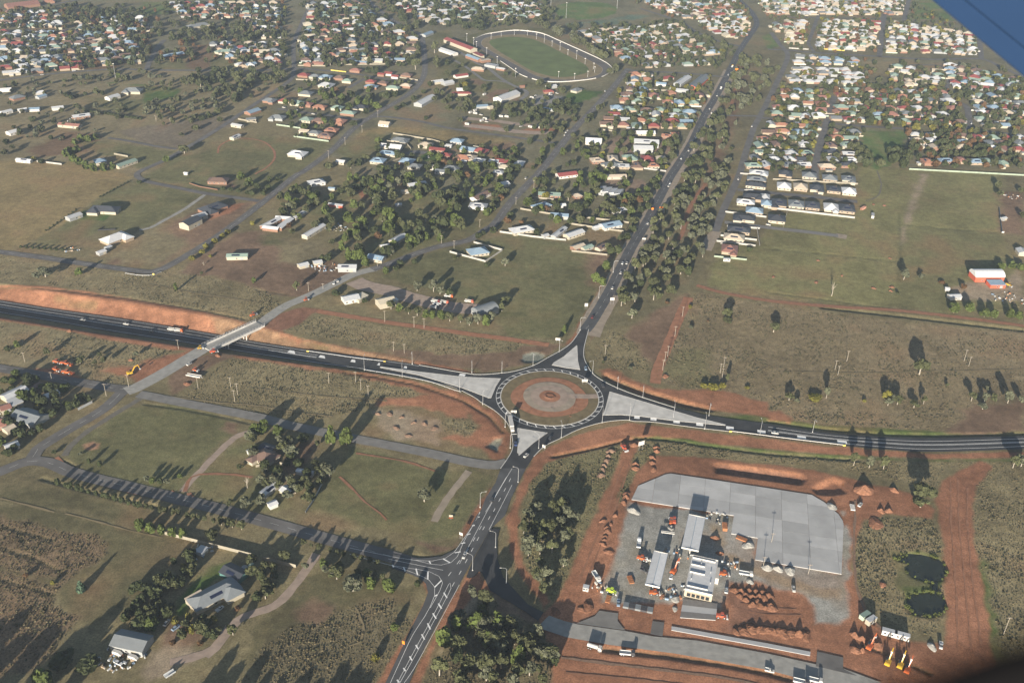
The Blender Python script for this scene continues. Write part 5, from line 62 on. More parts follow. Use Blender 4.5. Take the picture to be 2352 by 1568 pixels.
FTREES=[(-188.8,435.5,5.3,4.2,0),(-144.9,709.7,5,8,3),(169.3,854.3,8.7,6.2,0),(120.3,732.9,7.7,5.4,0),(127.7,768.4,7.2,6.2,0),(252.7,1223.0,11.0,9.2,3),(131.9,754.0,7.1,6.1,0),(-81.6,823.0,7,7,2),(-314.2,515.9,5,6,3),(-201.9,1364.7,10,12,3),(219.4,1083.5,9.2,8.7,3),(339.7,581.4,7,5,0),(-271.5,940.3,8,8,2),(-321.1,520.4,5,6,3),(-283.5,547.4,5.5,5.5,3),(357.7,579.7,7,5,1),(-114.2,864.0,8,6.5,2),(187.1,1035.9,9.0,8.0,3),(182.1,995.4,9.3,7.2,0),(-229.6,447.0,5.4,4.2,3),(-101.2,838.5,7,7,3),(-216.9,1249.1,10,10,3),(-200.4,893.1,7,8,3),(-150.6,826.1,8,6,2),(244.3,1138.4,10.2,8.3,3),(-98.3,768.5,6,7,3),(-372.0,1291.6,10,11,0),(213.1,959.6,8.8,7.1,0),(-146.8,839.9,7,7,2),(108.3,918.2,7,8,5),(-284.7,957.5,8,8,2),(103.7,838.2,6,8,3),(171.2,685.7,4,9,0),(190.5,1040.6,8.7,8.1,3),(-13.6,1216.6,9,10,0),(-441.5,1283.8,10,11,0),(182.9,858.1,7.9,6.4,1),(29.3,931.7,7,8,4),(-232.2,903.0,8,7,0),(-259.7,456.9,5.4,4.3,3),(-318.0,545.9,5,6,3),(215.8,970.1,8.8,7.1,0),(-27.4,1219.7,9,10,0),(-73.7,401.6,4.6,3.7,0),(-201.0,992.8,8,8,0),(217.7,1000.1,8.9,7.3,1),(-192.3,1214.3,10,9,2),(-46.4,385.7,4,4,3),(-161.8,446.0,4,5,0),(-170.6,1005.4,8,8,3),(-203.8,1217.6,10,9,2),(-165.5,353.8,4,4,4),(60.9,876.5,7,7,0),(-20.7,842.8,6.5,7,3),(163.6,841.5,7.3,6.4,1),(-137.0,871.3,7,7,2),(-213.1,441.6,5.1,4.0,3),(188.1,916.0,7.7,7.0,0),(216.3,1068.3,8.7,8.1,0),(-191.5,1237.5,10,9,3),(150.6,589.4,4.5,6,4),(214.4,1016.9,8.8,7.2,0),(249.8,1189.4,10.3,8.1,0),(168.7,812.1,6.9,6.2,1),(-483.5,1014.2,8,9,2),(169.3,923.3,7.6,6.9,1),(111.8,896.5,7,7,2),(267.0,577.3,7,4,1),(162.3,946.9,8.5,6.4,3),(-139.6,947.2,9,6,2),(-112.5,414.3,4.5,3.7,0),(155.4,872.6,8.1,5.8,1),(-141.4,817.3,6,7,3),(-430.3,969.2,8,8,2),(-52.6,982.2,7,8,5),(-100.1,1354.3,10,10,0),(123.0,902.8,7,7,3),(172.1,885.7,7.4,6.5,1),(-440.1,968.4,8,8,2),(-125.4,823.3,6,7,5),(-103.2,411.3,4.5,3.6,0),(-69.3,912.1,7,7,3),(184.3,930.7,8.4,6.2,0),(-450.2,973.9,8,8,2),(130.3,911.6,7,7,3),(-166.0,960.1,9,6,2),(20.0,841.6,6,7,3),(-173.1,962.6,9,6,2),(-95.2,801.5,6.5,6,3),(-75.2,841.7,6,7,3),(-82.0,922.4,7,7,3),(141.4,798.3,7.1,5.5,3),(-268.2,459.7,5.2,4.0,3),(246.0,1191.7,9.4,8.4,3),(-234.2,1211.7,9,9,0),(446.0,803.1,6,8,2),(172.6,848.9,7.6,5.7,1),(-461.6,982.6,8,8,2),(-335.5,604.8,6,5,0),(157.1,901.3,8.0,5.9,1),(39.9,660.6,7,4,2),(140.6,864.9,7.3,6.0,0),(-282.3,1518.5,11,11,0),(-472.0,991.5,8,8,2),(221.0,1146.8,9.4,7.6,0),(110.3,856.0,6,7,3),(-79.4,1018.4,7,8,5),(198.0,1009.1,8.2,6.9,3),(136.7,589.0,4,6,4),(102.8,930.4,6,8,0),(212.8,1028.5,8.5,6.9,0),(176.8,898.2,8.1,5.7,1),(-8.0,867.1,6,7,5),(-191.5,436.1,4.7,3.7,0),(-313.2,536.2,4.5,5.5,4),(-167.2,774.4,6,6,3),(-171.1,1251.1,9,9,3),(236.6,1126.0,9.9,6.9,0),(52.4,869.3,6,7,3),(-342.7,566.5,4.5,6,3),(-160.6,1257.1,9,9,3),(-291.1,595.5,6,4.5,0),(-199.8,438.1,4.7,3.7,0),(-485.3,1007.2,8,8,2),(-349.9,567.4,4.5,6,3),(175.3,853.6,7.0,5.9,1),(-361.5,1533.3,12,10,0),(93.4,877.7,6,7,3),(-383.0,1539.8,11,11,0),(134.0,958.1,7,7,3),(115.3,876.8,6,7,0),(200.5,985.4,7.7,6.8,1),(-357.3,1228.2,8,10,0),(-164.7,479.8,4,4.5,0),(-208.1,463.5,4.5,4,3),(-254.6,455.3,4.9,3.8,3),(144.9,965.0,7,7,3),(262.6,1218.0,10.1,7.5,0),(-197.3,1435.1,10,10,0),(78.8,974.8,7,7,2),(-212.9,464.3,4.5,4,2),(83.8,813.0,6,6,0),(-196.4,437.3,4.6,3.6,0),(-216.8,465.2,4.5,4,1),(-23.6,899.2,7,6,0),(-211.1,1365.6,9,10,3),(143.9,977.2,7,7,3),(-69.5,400.2,4.1,3.3,0),(-234.5,448.6,4.7,3.7,3),(-73.7,1311.5,9,9,4),(-387.8,1248.8,8,10,0),(435.0,800.1,6,7,2),(196.3,1052.1,8.3,6.7,3),(-294.4,539.8,4.5,5,2),(15.1,911.9,6,7,3),(239.2,1178.5,9.0,7.6,0),(-65.2,1235.9,8,9,0),(-330.4,1519.1,11,10,0),(-91.7,1237.8,8,9,0),(-487.2,1056.7,8,8,2),(-77.9,1239.2,8,9,0),(150.0,990.3,7,7,3),(-172.7,393.5,3.5,4,4),(452.1,799.1,6,7,2),(-394.8,723.8,5,7,1),(-220.3,444.0,4.6,3.6,3),(-361.9,614.4,5.5,5,2),(-225.0,445.5,4.6,3.6,3),(-534.3,1226.2,9,9,0),(215.3,1056.7,8.5,6.4,3),(-139.6,839.2,6,6,3),(-381.8,1207.0,8,9,1),(-101.0,758.8,5,6,3),(123.5,929.3,6,7,5),(-198.8,918.4,6,7,3),(-216.0,442.5,4.5,3.5,3),(228.6,1141.7,8.6,7.1,0),(-82.8,404.6,4.0,3.2,0),(-172.4,431.4,4.3,3.4,0),(-136.5,364.5,3,4,5),(-534.6,1164.2,8,9,0),(198.7,939.2,6.7,6.4,1),(-316.3,562.5,4.5,5,2),(-128.2,488.3,4,4,3),(-87.4,772.6,5,6,3),(-320.8,560.9,4.5,5,2),(154.9,597.5,7,3,0),(512.7,997.9,8,7,0),(-204.2,463.5,4,4,1),(225.8,1017.4,7.3,6.7,0),(-435.6,1307.2,9,9,3),(225.9,1133.9,9.0,6.5,3),(196.6,923.2,7.3,5.6,1),(212.3,1127.8,8.0,7.2,0),(-480.0,1023.0,7,8,2),(165.4,911.2,7.3,5.4,1),(-543.2,1079.2,7,9,0),(171.8,863.2,6.3,5.7,0),(220.0,1010.7,7.9,6.0,1),(109.2,878.9,6,6,0),(210.1,1059.1,8.3,6.1,0),(190.0,942.3,7.5,5.5,1),(-78.8,403.3,3.9,3.1,0),(-548.9,1002.9,7,8,0),(-205.2,439.5,4.3,3.4,0),(-423.3,974.5,7,7,2),(-122.1,506.7,4,4,0),(-647.4,1245.2,9,9,0),(-208.7,440.3,4.3,3.4,0),(202.6,972.9,7.6,5.7,1),(162.6,917.7,7.3,5.3,0),(-533.7,1390.5,9,10,0),(-179.3,433.1,4.2,3.3,0),(201.5,969.0,6.9,6.2,1),(-182.9,434.0,4.2,3.3,0),(-108.6,1240.7,8,8,0),(-96.4,409.0,3.9,3.1,0),(-34.3,832.0,4.5,7,3),(169.3,955.9,7.4,5.5,3),(-249.9,478.4,4.5,3.6,3),(-237.3,449.6,4.4,3.4,3),(-119.4,699.3,4,6,3),(-196.5,894.7,6,6,4),(-24.0,771.2,4.5,6,3),(-164.4,807.4,5,6,0),(504.2,974.0,7,7,0),(-425.2,1207.0,8,8,0),(-167.1,430.1,4.0,3.2,0),(-18.0,929.1,6,6,3),(-62.7,1014.7,6,7,4),(-52.1,782.2,4.5,6,0),(-240.1,1269.8,8,8,5),(97.6,836.5,5,6,3),(199.5,573.2,4,4.5,1),(-12.3,1025.9,6,7,2),(-75.8,1204.7,7,8,0),(354.0,773.4,5.5,5.5,1),(-563.2,1071.8,8,7,3),(-92.5,407.8,3.7,3.0,0),(-88.2,1207.9,7,8,0),(-429.4,1132.6,8,7,6),(385.0,757.5,5,6,5),(-204.5,825.7,5,6,0),(-14.5,1130.8,7,7,0),(-138.9,378.3,3,3.5,4),(-337.4,571.4,4,5,3),(178.7,877.7,6.6,4.9,0),(-271.7,607.4,4,5,1),(189.9,888.5,6.1,5.4,1),(-275.3,710.2,7,3.5,2),(238.9,1191.4,8.1,6.7,0),(-279.0,766.9,4.5,6,4),(192.3,920.6,6.2,5.5,0),(-479.5,1055.3,7,7,2),(-475.2,1063.1,7,7,2),(-274.1,779.3,4.5,6,4),(-375.1,1001.7,6,7,2),(-257.5,480.7,4.5,3.2,3),(-6.2,881.6,5,6,3),(340.5,596.5,4,5,1),(-197.1,1138.7,6,8,3),(-251.3,454.2,4.1,3.2,3),(170.7,867.7,6.2,4.7,1),(-568.8,1117.9,6,9,3),(29.0,900.6,5,6,5),(-569.9,1360.1,9,8,2),(-89.0,406.6,3.5,2.8,0),(-354.3,1135.3,6,8,0),(-366.9,609.3,4,5,3),(249.1,1166.3,8.0,6.0,0),(-176.4,432.4,3.7,3.0,0),(36.7,915.0,5,6,3),(-378.0,1141.2,6,8,3),(-491.7,1304.8,7,9,1),(532.6,986.8,6,7,0),(-371.4,1150.2,6,8,3),(-423.2,1133.2,8,6,0),(220.9,1027.2,6.3,5.9,0),(-242.0,451.1,3.9,3.1,3),(-17.3,1035.7,6,6,3),(-146.3,1217.2,6,8,3),(504.2,918.1,6,6,0),(212.1,977.5,6.3,5.2,1),(-491.2,1044.9,6,7,2),(-148.9,341.3,2,4,5),(-210.5,840.0,5,5,5),(-162.4,341.4,2,4,5),(-216.0,728.2,5,4,2),(-182.8,854.7,5,5,3),(-296.9,593.9,4,4,0),(208.3,997.8,6.1,5.3,0),(-556.7,1368.7,7,9,3),(-385.7,1128.1,6,7,0),(-297.7,604.3,4,4,0),(-198.6,470.3,3,3.6,2),(-273.5,790.6,4.5,5,4),(-266.1,757.8,3,7,6),(-29.5,837.2,4.5,5,3),(-70.7,1165.4,5,8,0),(-265.7,488.6,3,4,1),(-269.0,802.4,4.5,5,4),(-247.0,452.8,3.7,2.9,3),(-120.3,1310.2,7,7,3),(213.9,993.8,6.1,5.0,1),(220.3,1005.6,6.1,5.1,0),(-30.7,1009.0,5,6,3),(-501.3,983.5,5,7,3),(-265.4,814.5,4.5,5,4),(-253.6,383.5,2.6,3.5,5),(-108.0,412.8,3.2,2.6,0),(-475.0,1133.5,6,7,0),(-262.5,821.9,4.5,5,4),(-100.3,920.8,5,5,3),(-64.2,932.4,5,5,4),(-135.6,1246.2,6,7,3),(-237.5,378.8,2.8,3,4),(139.4,674.1,3,5,1),(-53.2,951.1,5,5,3),(213.3,820.3,4,5,3),(-289.9,542.6,3,4,2),(5.7,865.6,4,5,5),(-262.9,458.0,3.5,2.7,3),(-153.1,1204.7,5,7,3),(-282.7,490.3,2.5,4,3),(370.0,766.8,3,6,5),(-410.7,1126.3,8,4,6),(-125.8,1276.2,6,6,3),(-113.3,1169.6,5,6,3),(-245.1,844.2,3.5,5,4),(-263.9,917.2,4,5,3),(-611.4,1264.4,5,8,0),(-268.5,918.2,4,5,3),(-111.5,1082.3,5,5,0),(-595.0,1276.4,5,8,0),(-567.4,1289.8,5,8,0),(-556.2,1214.3,4,9,3),(-278.0,921.8,4,5,3),(-585.3,1287.7,5,8,0),(-286.2,924.0,4,5,3),(-294.5,926.2,4,5,3),(-570.3,1222.2,4,9,3),(-382.1,936.5,4,5,3),(-489.0,1183.2,5,6,0),(-624.1,1258.0,5,7,0),(-536.7,1305.0,7,5,2),(-104.7,910.4,4,4,2),(-262.3,738.2,4,3,0),(144.1,708.0,2.6,4,4),(168.2,589.7,2,4,4),(87.0,611.1,2,4,1),(323.2,741.5,3,4,0),(-513.2,992.2,4,5,4),(67.5,617.1,2.5,3,0),(247.4,577.1,2.5,3,4),(125.9,714.6,2.2,4,5),(-264.8,772.9,3,3.5,4),(313.9,600.1,3,2.5,0),(-394.4,776.0,3,3.2,3),(-399.8,776.5,3,3.2,3),(-405.2,777.0,3,3.2,3),(-410.7,777.5,3,3.2,3),(-416.1,778.0,3,3.2,3),(-421.6,778.5,3,3.2,3),(-427.0,779.0,3,3.2,3),(-432.5,779.5,3,3.2,3),(-545.9,1123.6,4,4,0),(155.0,686.2,1.5,2,5),(-426.4,816.5,1.6,2,3),(-425.4,822.4,1.6,2,3),(-424.4,828.4,1.6,2,3),(-407.8,898.6,1.6,2.2,3),(-423.4,834.4,1.6,2,3),(-406.2,903.5,1.6,2.2,3),(-422.4,840.5,1.6,2,3),(-404.6,908.4,1.6,2.2,3),(-403.0,913.5,1.6,2.2,3),(-421.3,846.7,1.6,2,3),(-401.4,918.5,1.6,2.2,3),(-420.3,852.9,1.6,2,3),(-399.7,923.6,1.6,2.2,3),(-419.2,859.2,1.6,2,3),(-398.1,928.7,1.6,2.2,3),(-396.4,933.9,1.6,2.2,3),(-418.2,865.6,1.6,2,3),(-394.7,939.1,1.6,2.2,3),(-265.2,303.4,13.3,10.0,3),(-257.7,303.6,13.7,10.3,2),(-238.0,295.2,14.6,11.0,3),(-247.8,299.4,12.2,9.1,3),(-212.3,311.1,13.7,10.3,2),(-126.4,295.4,10.2,7.6,2),(-119.6,293.0,8.9,6.7,3),(-112.0,292.0,8.0,6.0,3),(-94.9,289.4,8.9,6.7,3),(-86.1,289.1,11.5,8.6,3),(-80.2,288.0,11.1,8.3,3),(-74.7,287.9,10.6,8.0,3),(-142.5,287.0,8.9,6.7,2),(-144.1,293.6,11.1,8.3,2),(-137.4,292.2,10.2,7.6,3),(-266.6,283.7,15.5,11.6,2),(-253.9,288.1,13.3,10.0,3),(-239.9,283.0,13.3,10.0,3),(-228.9,282.4,15.5,11.6,2),(-222.9,286.6,16.0,12.0,2),(-209.2,288.1,12.4,9.3,3),(-254.6,283.7,11.1,8.3,3),(-225.4,279.5,11.1,8.3,3),(-223.7,282.9,12.2,9.1,2),(-105.4,288.4,8.0,6.0,2),(-102.6,287.4,9.8,7.3,2),(-89.1,286.5,8.9,6.7,2)]
FENCES=[([(-191.5,419.6),(-138.8,404.4)],2.2,'cream','long cream wall behind the foreground farmhouse'),([(-132.1,402.3),(-113.1,396.7)],2.2,'cream','short cream wall left of the gravel driveway'),([(-155.4,482.5),(-143.3,488.4)],1.8,'cream','cream wall below the brown-roofed farmhouse'),([(-141.4,486.3),(-135.4,484.4)],1.8,'cream','short cream wall between farmhouse and white shed'),([(-286.6,537.2),(-280.6,546.3)],2,'zinc','grey tin fence beside the left edge yard'),([(-58.0,797.7),(-25.5,780.5)],1.8,'white','front white fence of the square lot'),([(-25.5,780.5),(-11.2,804.8)],1.8,'white','right white fence of the square lot'),([(-37.7,819.5),(-11.2,804.8)],1.8,'white','rear white fence of the square lot'),([(-14.6,844.4),(16.3,836.0),(46.8,830.6)],1.8,'white','white fence along the top of the green paddock'),([(51.2,807.5),(82.9,801.7)],1.7,'cream','pale fence at the paddock corner by the main road'),([(51.3,868.5),(77.4,860.4),(101.6,854.2)],1.8,'cream','cream fence in front of the blue-roofed home'),([(67.4,884.3),(108.8,875.0),(104.4,857.4)],1.8,'cream','cream fence behind the pool lot'),([(4.1,900.7),(34.2,890.2)],1.8,'cream','cream fence above the blue shed'),([(14.3,931.8),(37.5,926.9)],1.8,'cream','cream fence behind the green-roofed house'),([(252.0,922.8),(265.1,920.5),(333.6,904.2)],2,'white','long white fence of the new estate'),([(186.9,839.1),(221.4,831.2)],1.8,'white','white fence above the brown-roofed corner house'),([(230.5,871.1),(225.6,832.5)],1.8,'white','white side fence at the estate corner'),([(192.8,852.2),(225.1,843.9)],1.8,'white','white fence between dark and beige roofs'),([(202.7,874.1),(233.4,871.3)],1.8,'white','white fence along the estate street'),([(269.6,915.4),(257.0,876.2)],1.8,'white','white side fence of the lone dark-roofed house'),([(207.0,909.3),(245.5,899.4)],1.8,'white','white fence among the left estate homes'),([(273.9,1003.3),(363.1,997.0)],1.8,'cream','cream back fence in the estate'),([(241.4,1017.2),(268.9,1013.1)],1.8,'white','short white fence by the reserve street'),([(434.6,1047.4),(558.9,1039.5)],1.8,'green','long pale green fence above the right field'),([(179.2,805.9),(207.6,800.8)],1.6,'green','green garden fence below the brown-roofed house'),([(-257.8,1091.5),(-215.6,1079.0)],1.8,'green','pale green fence below the brown-roofed houses'),([(-286.6,1131.0),(-256.2,1121.2)],1.8,'green','pale green fence left of the cream shed'),([(-302.3,1321.2),(-270.6,1318.4)],1.8,'cream','cream fence in front of red-roofed house'),([(-313.4,1390.3),(-273.9,1392.6)],1.8,'cream','cream fence along the cross road'),([(-255.1,1401.7),(-202.4,1410.3),(-159.9,1420.0)],1.8,'cream','cream fence behind the terracotta units'),([(-264.0,1371.1),(-241.7,1364.8)],1.8,'yellow','yellow wall beside the cross road'),([(-146.3,1113.0),(-117.7,1101.8),(-100.6,1095.8),(-78.4,1080.0)],1.8,'cream','long cream fence around the court'),([(-151.6,1086.5),(-126.1,1077.0),(-120.2,1063.0)],1.8,'cream','cream fence inside the court'),([(-154.3,1011.4),(-125.1,1002.2)],1.8,'cream','cream fence below blue-roofed court house'),([(-140.7,1015.3),(-128.4,1031.3)],1.8,'cream','cream side fence between court houses'),([(-176.8,1352.5),(-139.1,1335.3)],1.8,'cream','cream fence at the street corner'),([(-508.3,987.8),(-479.3,981.2)],1.8,'white','white fence on the edge of the tan paddock'),([(-437.3,1017.0),(-419.9,1010.4)],1.8,'cream','cream wall behind the green-roofed house'),([(-336.1,1147.4),(-311.1,1136.7)],1.8,'cream','cream fence beside the upper lane'),([(-380.3,1434.3),(-360.3,1410.3)],1.8,'white','white fence by the upper left lane'),([(-599.8,1692.1),(-575.6,1698.9)],1.8,'white','white fence on the far left green'),([(137.3,1023.9),(161.1,1016.8)],1.8,'white','white fence below the main road yards'),([(101.1,1149.6),(112.0,1147.4)],1.8,'cream','cream fence beside the white workshop'),([(133.1,1289.7),(175.7,1284.5),(245.7,1284.2)],1.8,'green','pale fence among the red roofed rows'),([(132.1,1242.2),(159.6,1237.8),(225.7,1233.7)],1.8,'cream','cream fence row nearer the main road'),([(144.9,1327.1),(215.1,1322.5)],1.8,'cream','cream fence behind grey shed rows'),([(-111.9,468.1),(-114.2,452.5),(-116.7,441.4)],1.6,'zinc','grey fence down the paddock edge'),([(491.6,943.2),(470.0,883.3)],1.6,'blue','blue-grey fence by the right edge yard'),([(-332.9,940.4),(-319.8,932.0),(-300.0,925.4)],1.2,'brick','low brick wall before the brown-roofed house'),([(-365.7,823.4),(-380.5,820.3),(-377.5,828.3)],1.2,'dark','dark low fence behind the white roofed house'),([(189.8,834.6),(209.4,842.7)],1.2,'white','low white fence near the beige roof'),([(421.3,1579.4),(451.1,1575.0)],1.8,'white','white wall facing the suburb street'),([(467.4,1582.4),(507.6,1573.9)],1.8,'yellow','yellowish fence by the suburb street'),([(383.1,1242.5),(418.9,1240.7)],1.8,'cream','pale fence above the tree-lined street'),([(437.7,1248.1),(505.2,1240.5)],1.8,'white','white fence near the yellow trees')]
HEDGES=[([(-523.7,1160.5),(-498.3,1152.9),(-468.4,1142.4),(-449.6,1136.0)],2.5,4,20)]
VEH=[(-335.3,667.0,-0.23,'car','white','white car leading westbound in the highway cutting',191,-6.5),(-300.2,663.1,-0.23,'car','white','white car between two others in the shaded highway cutting',290,-6.5),(-276.9,653.0,-0.23,'car','dark','dark car in the shadow of the highway cutting',349,-6.5),(-256.7,654.9,-0.23,'truck','orange','orange-cabbed truck with pale load nearing the overpass',411,-6.5),(-263.3,656.5,-0.23,'trailer','white','white trailer just behind the orange-cabbed truck',393,-6.5),(1.2,534.4,-1.43,'semi','white','white articulated truck turning off the roundabout',1174,0),(54.1,608.6,-1.5,'car','blue','blue car entering the roundabout from the north',1345,0),(65.3,586.1,-1.45,'car','dark','dark car on the far right arc of the roundabout',1385,0),(4.5,514.3,1.58,'ute','navy','navy utility beside the lower concrete splitter island',1184,0),(11.1,502.1,-2.1,'car','white','white car leaving the roundabout southwards',1208,0),(26.9,522.1,1.27,'car','dark','dark car on the lower arc of the roundabout',1264,0),(-22.5,409.2,-1.85,'ute','white','white utility passing the southern T-junction',1067,0),(-9.0,458.0,-1.81,'car','dark','dark car on the southern road below old road junction',1130,0),(176.1,535.4,-0.17,'car','white','white car on the eastern highway beside the guardrail',1780,0),(63.3,686.0,1.29,'car','maroon','maroon car just north of the roundabout',1361,0),(83.0,737.7,1.28,'car','white','white car alone on the main road below the bend signs',1407,0),(92.2,766.9,1.28,'car','white','white car by the three-car queue,nearest the paddock',1426,0),(95.3,786.0,1.28,'car','silver','silver car side by side with white car on main road',1430,0),(99.1,786.3,1.28,'car','white','white car in right lane beside silver car',1440,0),(126.7,874.8,1.28,'car','white','white car beside the pale lay-by on main road',1488,0),(136.2,913.0,1.28,'ute','orange','orange utility on the main road near orange sign',1501,0),(158.7,974.2,1.28,'car','white','white car above the orange utility',1536,0),(161.0,981.8,1.28,'car','silver','silver car close behind white car on main road',1539,0),(183.1,1058.9,1.28,'car','silver','silver car beside the truck yard',1565,0),(195.1,1085.8,1.28,'car','white','white car beside the big grey warehouse',1582,0),(209.4,1129.4,1.27,'car','blue','blue car above the warehouse on the main road',1598,0),(244.5,1247.9,1.28,'car','white','white car near the reserve crossing',1630,0),(244.1,1227.9,1.27,'van','white','white van near the reserve crossing',1635,0),(263.7,1307.3,1.27,'car','white','white car before the workshops',1647,0),(274.5,1340.9,1.27,'truck','white','white truck beside the workshops',1656,0),(297.1,1412.8,1.27,'car','silver','silver car at the link street corner',1673,0),(310.3,1456.2,1.27,'truck','yellow','yellowish truck below the far intersection',1682,0),(314.2,1442.5,1.27,'car','orange','orange car parked at far verge',1692,0),(-149.8,730.4,1.61,'ute','white','white utility parked left by the gravel approach',767,0),(-148.3,734.5,2.21,'ute','white','white utility parked angled by the gravel approach',773,0),(-230.7,597.6,1.13,'ute','white','white utility beside the overpass approach',435,0),(114.4,1313.2,1.29,'car','white','white car parked near the trotting track corner',1390,0),(9.3,983.8,1.23,'car','white','white car on the verge of the gum street',1208,0),(54.5,1127.1,1.31,'car','white','white car at street corner,lower of three',1297,0),(56.3,1136.7,1.31,'car','silver','silver car at street corner,middle of three',1300,0),(58.6,1143.3,1.31,'car','white','white car at street corner,upper of three',1304,0),(-292.1,1197.9,-0.38,'car','white','white car in the brick cul-de-sac',652,0),(-274.7,1189.0,-0.38,'car','white','white car parked beside another in the close',681,0),(-251.2,1175.8,-0.38,'car','white','white car at the red-roofed corner',720,0),(-98.4,1037.6,-1.37,'car','white','white car in the fenced court',984,0),(-638.2,1305.9,0.77,'car','white','white car on the far cross road at left',97,0),(-605.0,1329.0,0.77,'car','silver','silver car on the far cross road',170,0),(243.6,880.8,-0.43,'car','white','white car in the estate driveway',1765,0),(239.5,970.0,0.08,'car','white','white car parked on estate corner',1715,0),(244.1,970.4,0.08,'car','silver','silver car parked on estate corner',1725,0),(236.5,1000.8,1.25,'car','white','white car on the reserve street',1696,0),(286.0,1182.0,1.3,'car','white','white car at the upper reserve street',1727,0),(-169.5,353.9,1.33,'car','white','white car under trees below the farmhouse lawn',383,0),(-164.0,350.9,0.98,'car','blue','blue car under trees below the farmhouse lawn',404,0),(-145.6,364.4,1.01,'ute','white','white utility beside the farmhouse front',505,0),(-137.4,374.6,0.83,'car','silver','silver car beside the farmhouse drive',553,0),(-157.9,321.9,0.83,'trailer','zinc','empty trailer parked on the gravel drive',390,0),(-187.0,333.5,-0.32,'van','white','white van wreck in the farm scrap yard',270,0),(-178.5,331.1,-0.32,'van','white','second white van in the farm scrap yard',306,0),(-184.5,327.7,-0.45,'car','silver','silver car body in the farm scrap yard',272,0),(568.0,1230.5,-1.93,'car','white','white car on the curved suburban street',2220,0),(570.2,1220.2,-1.94,'car','silver','silver car parked opposite on the curved street',2231,0),(-62.6,703.2,-0.27,'truck','maroon','maroon truck in the gravel yard,front row',1001,0),(-60.8,698.2,-0.27,'truck','white','white truck in the gravel yard,front row',1005,0),(-62.8,692.9,-0.27,'truck','dark','dark truck in the gravel yard nearest the trees',998,0),(-55.5,702.2,-0.27,'truck','red','red truck at right of the yard row',1021,0),(-35.6,705.0,-0.27,'truck','red','red truck beside the arched shed',1078,0),(-52.7,712.9,-0.27,'truck','orange','orange truck against the paddock fence',1031,0),(2.7,1153.3,0.86,'car','white','',1197,0),(14.0,1151.1,-0.4,'caravan','white','',1218,0),(26.5,1148.1,-0.4,'caravan','white','',1242,0),(-45.2,1168.5,0.88,'caravan','white','',1107,0),(-39.2,1167.1,-0.4,'car','white','',1118,0),(-41.4,1176.2,-0.4,'caravan','white','',1114,0),(-60.4,1199.5,0.9,'caravan','white','',1081,0),(-54.3,1196.8,-0.4,'caravan','white','',1092,0),(-47.1,1193.3,-0.4,'car','white','',1105,0),(-55.2,1207.6,0.9,'caravan','white','',1091,0),(-22.0,1187.8,-0.4,'caravan','white','',1151,0),(-15.1,1187.6,-0.41,'caravan','white','',1164,0),(20.9,1282.2,0.89,'car','white','',1230,0),(16.0,1270.0,-0.43,'caravan','white','',1222,0),(40.6,1282.7,-0.44,'caravan','white','',1265,0),(40.7,1291.1,0.89,'caravan','white','',1265,0),(49.3,1295.5,-0.44,'car','white','',1279,0),(-62.1,1154.0,-0.39,'caravan','white','',1073,0),(-46.3,1277.4,0.92,'caravan','white','',1113,0),(32.8,1176.3,-0.41,'caravan','white','',1253,0),(22.7,1185.5,-0.41,'car','white','',1235,0),(45.9,346.1,-0.36,'tanker','white','white water truck parked on the gravel site road',1366,0),(61.9,343.2,-0.09,'truck','dark','dark tipper truck beside the water truck',1441,0),(130.7,335.5,-0.29,'ute','white','white utility left of the dark crossover',1768,0),(151.4,330.0,-0.29,'truck','white','white truck at the bottom of the site road',1872,0),(144.6,328.9,-0.29,'truck','dark','dark truck at the bottom of the site road',1840,0),(221.3,354.9,-1.92,'ute','silver','silver utility beside the haul road',2161,0),(212.0,463.9,0.92,'ute','white','white utility by the excavated pit',1976,0),(75.2,423.4,1.42,'truck','zinc','flatbed truck left of the fuel canopies',1467,0),(78.5,410.8,-0.2,'ute','white','white utility beside orange machine near canopy',1486,0),(90.5,398.2,1.28,'ute','silver','silver utility between canopy and shop',1542,0),(131.7,401.7,-0.2,'truck','white','white truck on gravel right of the shop',1714,0),(118.8,389.2,1.33,'ute','zinc','grey utility at the edge of red earth',1668,0),(76.1,402.1,-0.62,'ute','dark','dark utility left of the lower canopy',1480,0),(49.6,396.0,-1.21,'truck','white','white truck on the red haul strip',1370,0),(60.1,377.2,-1.65,'ute','blue','blue utility near the stacked dark panels',1420,0),(155.3,391.6,-1.66,'car','white','white car on gravel beside spoil',1823,0)]
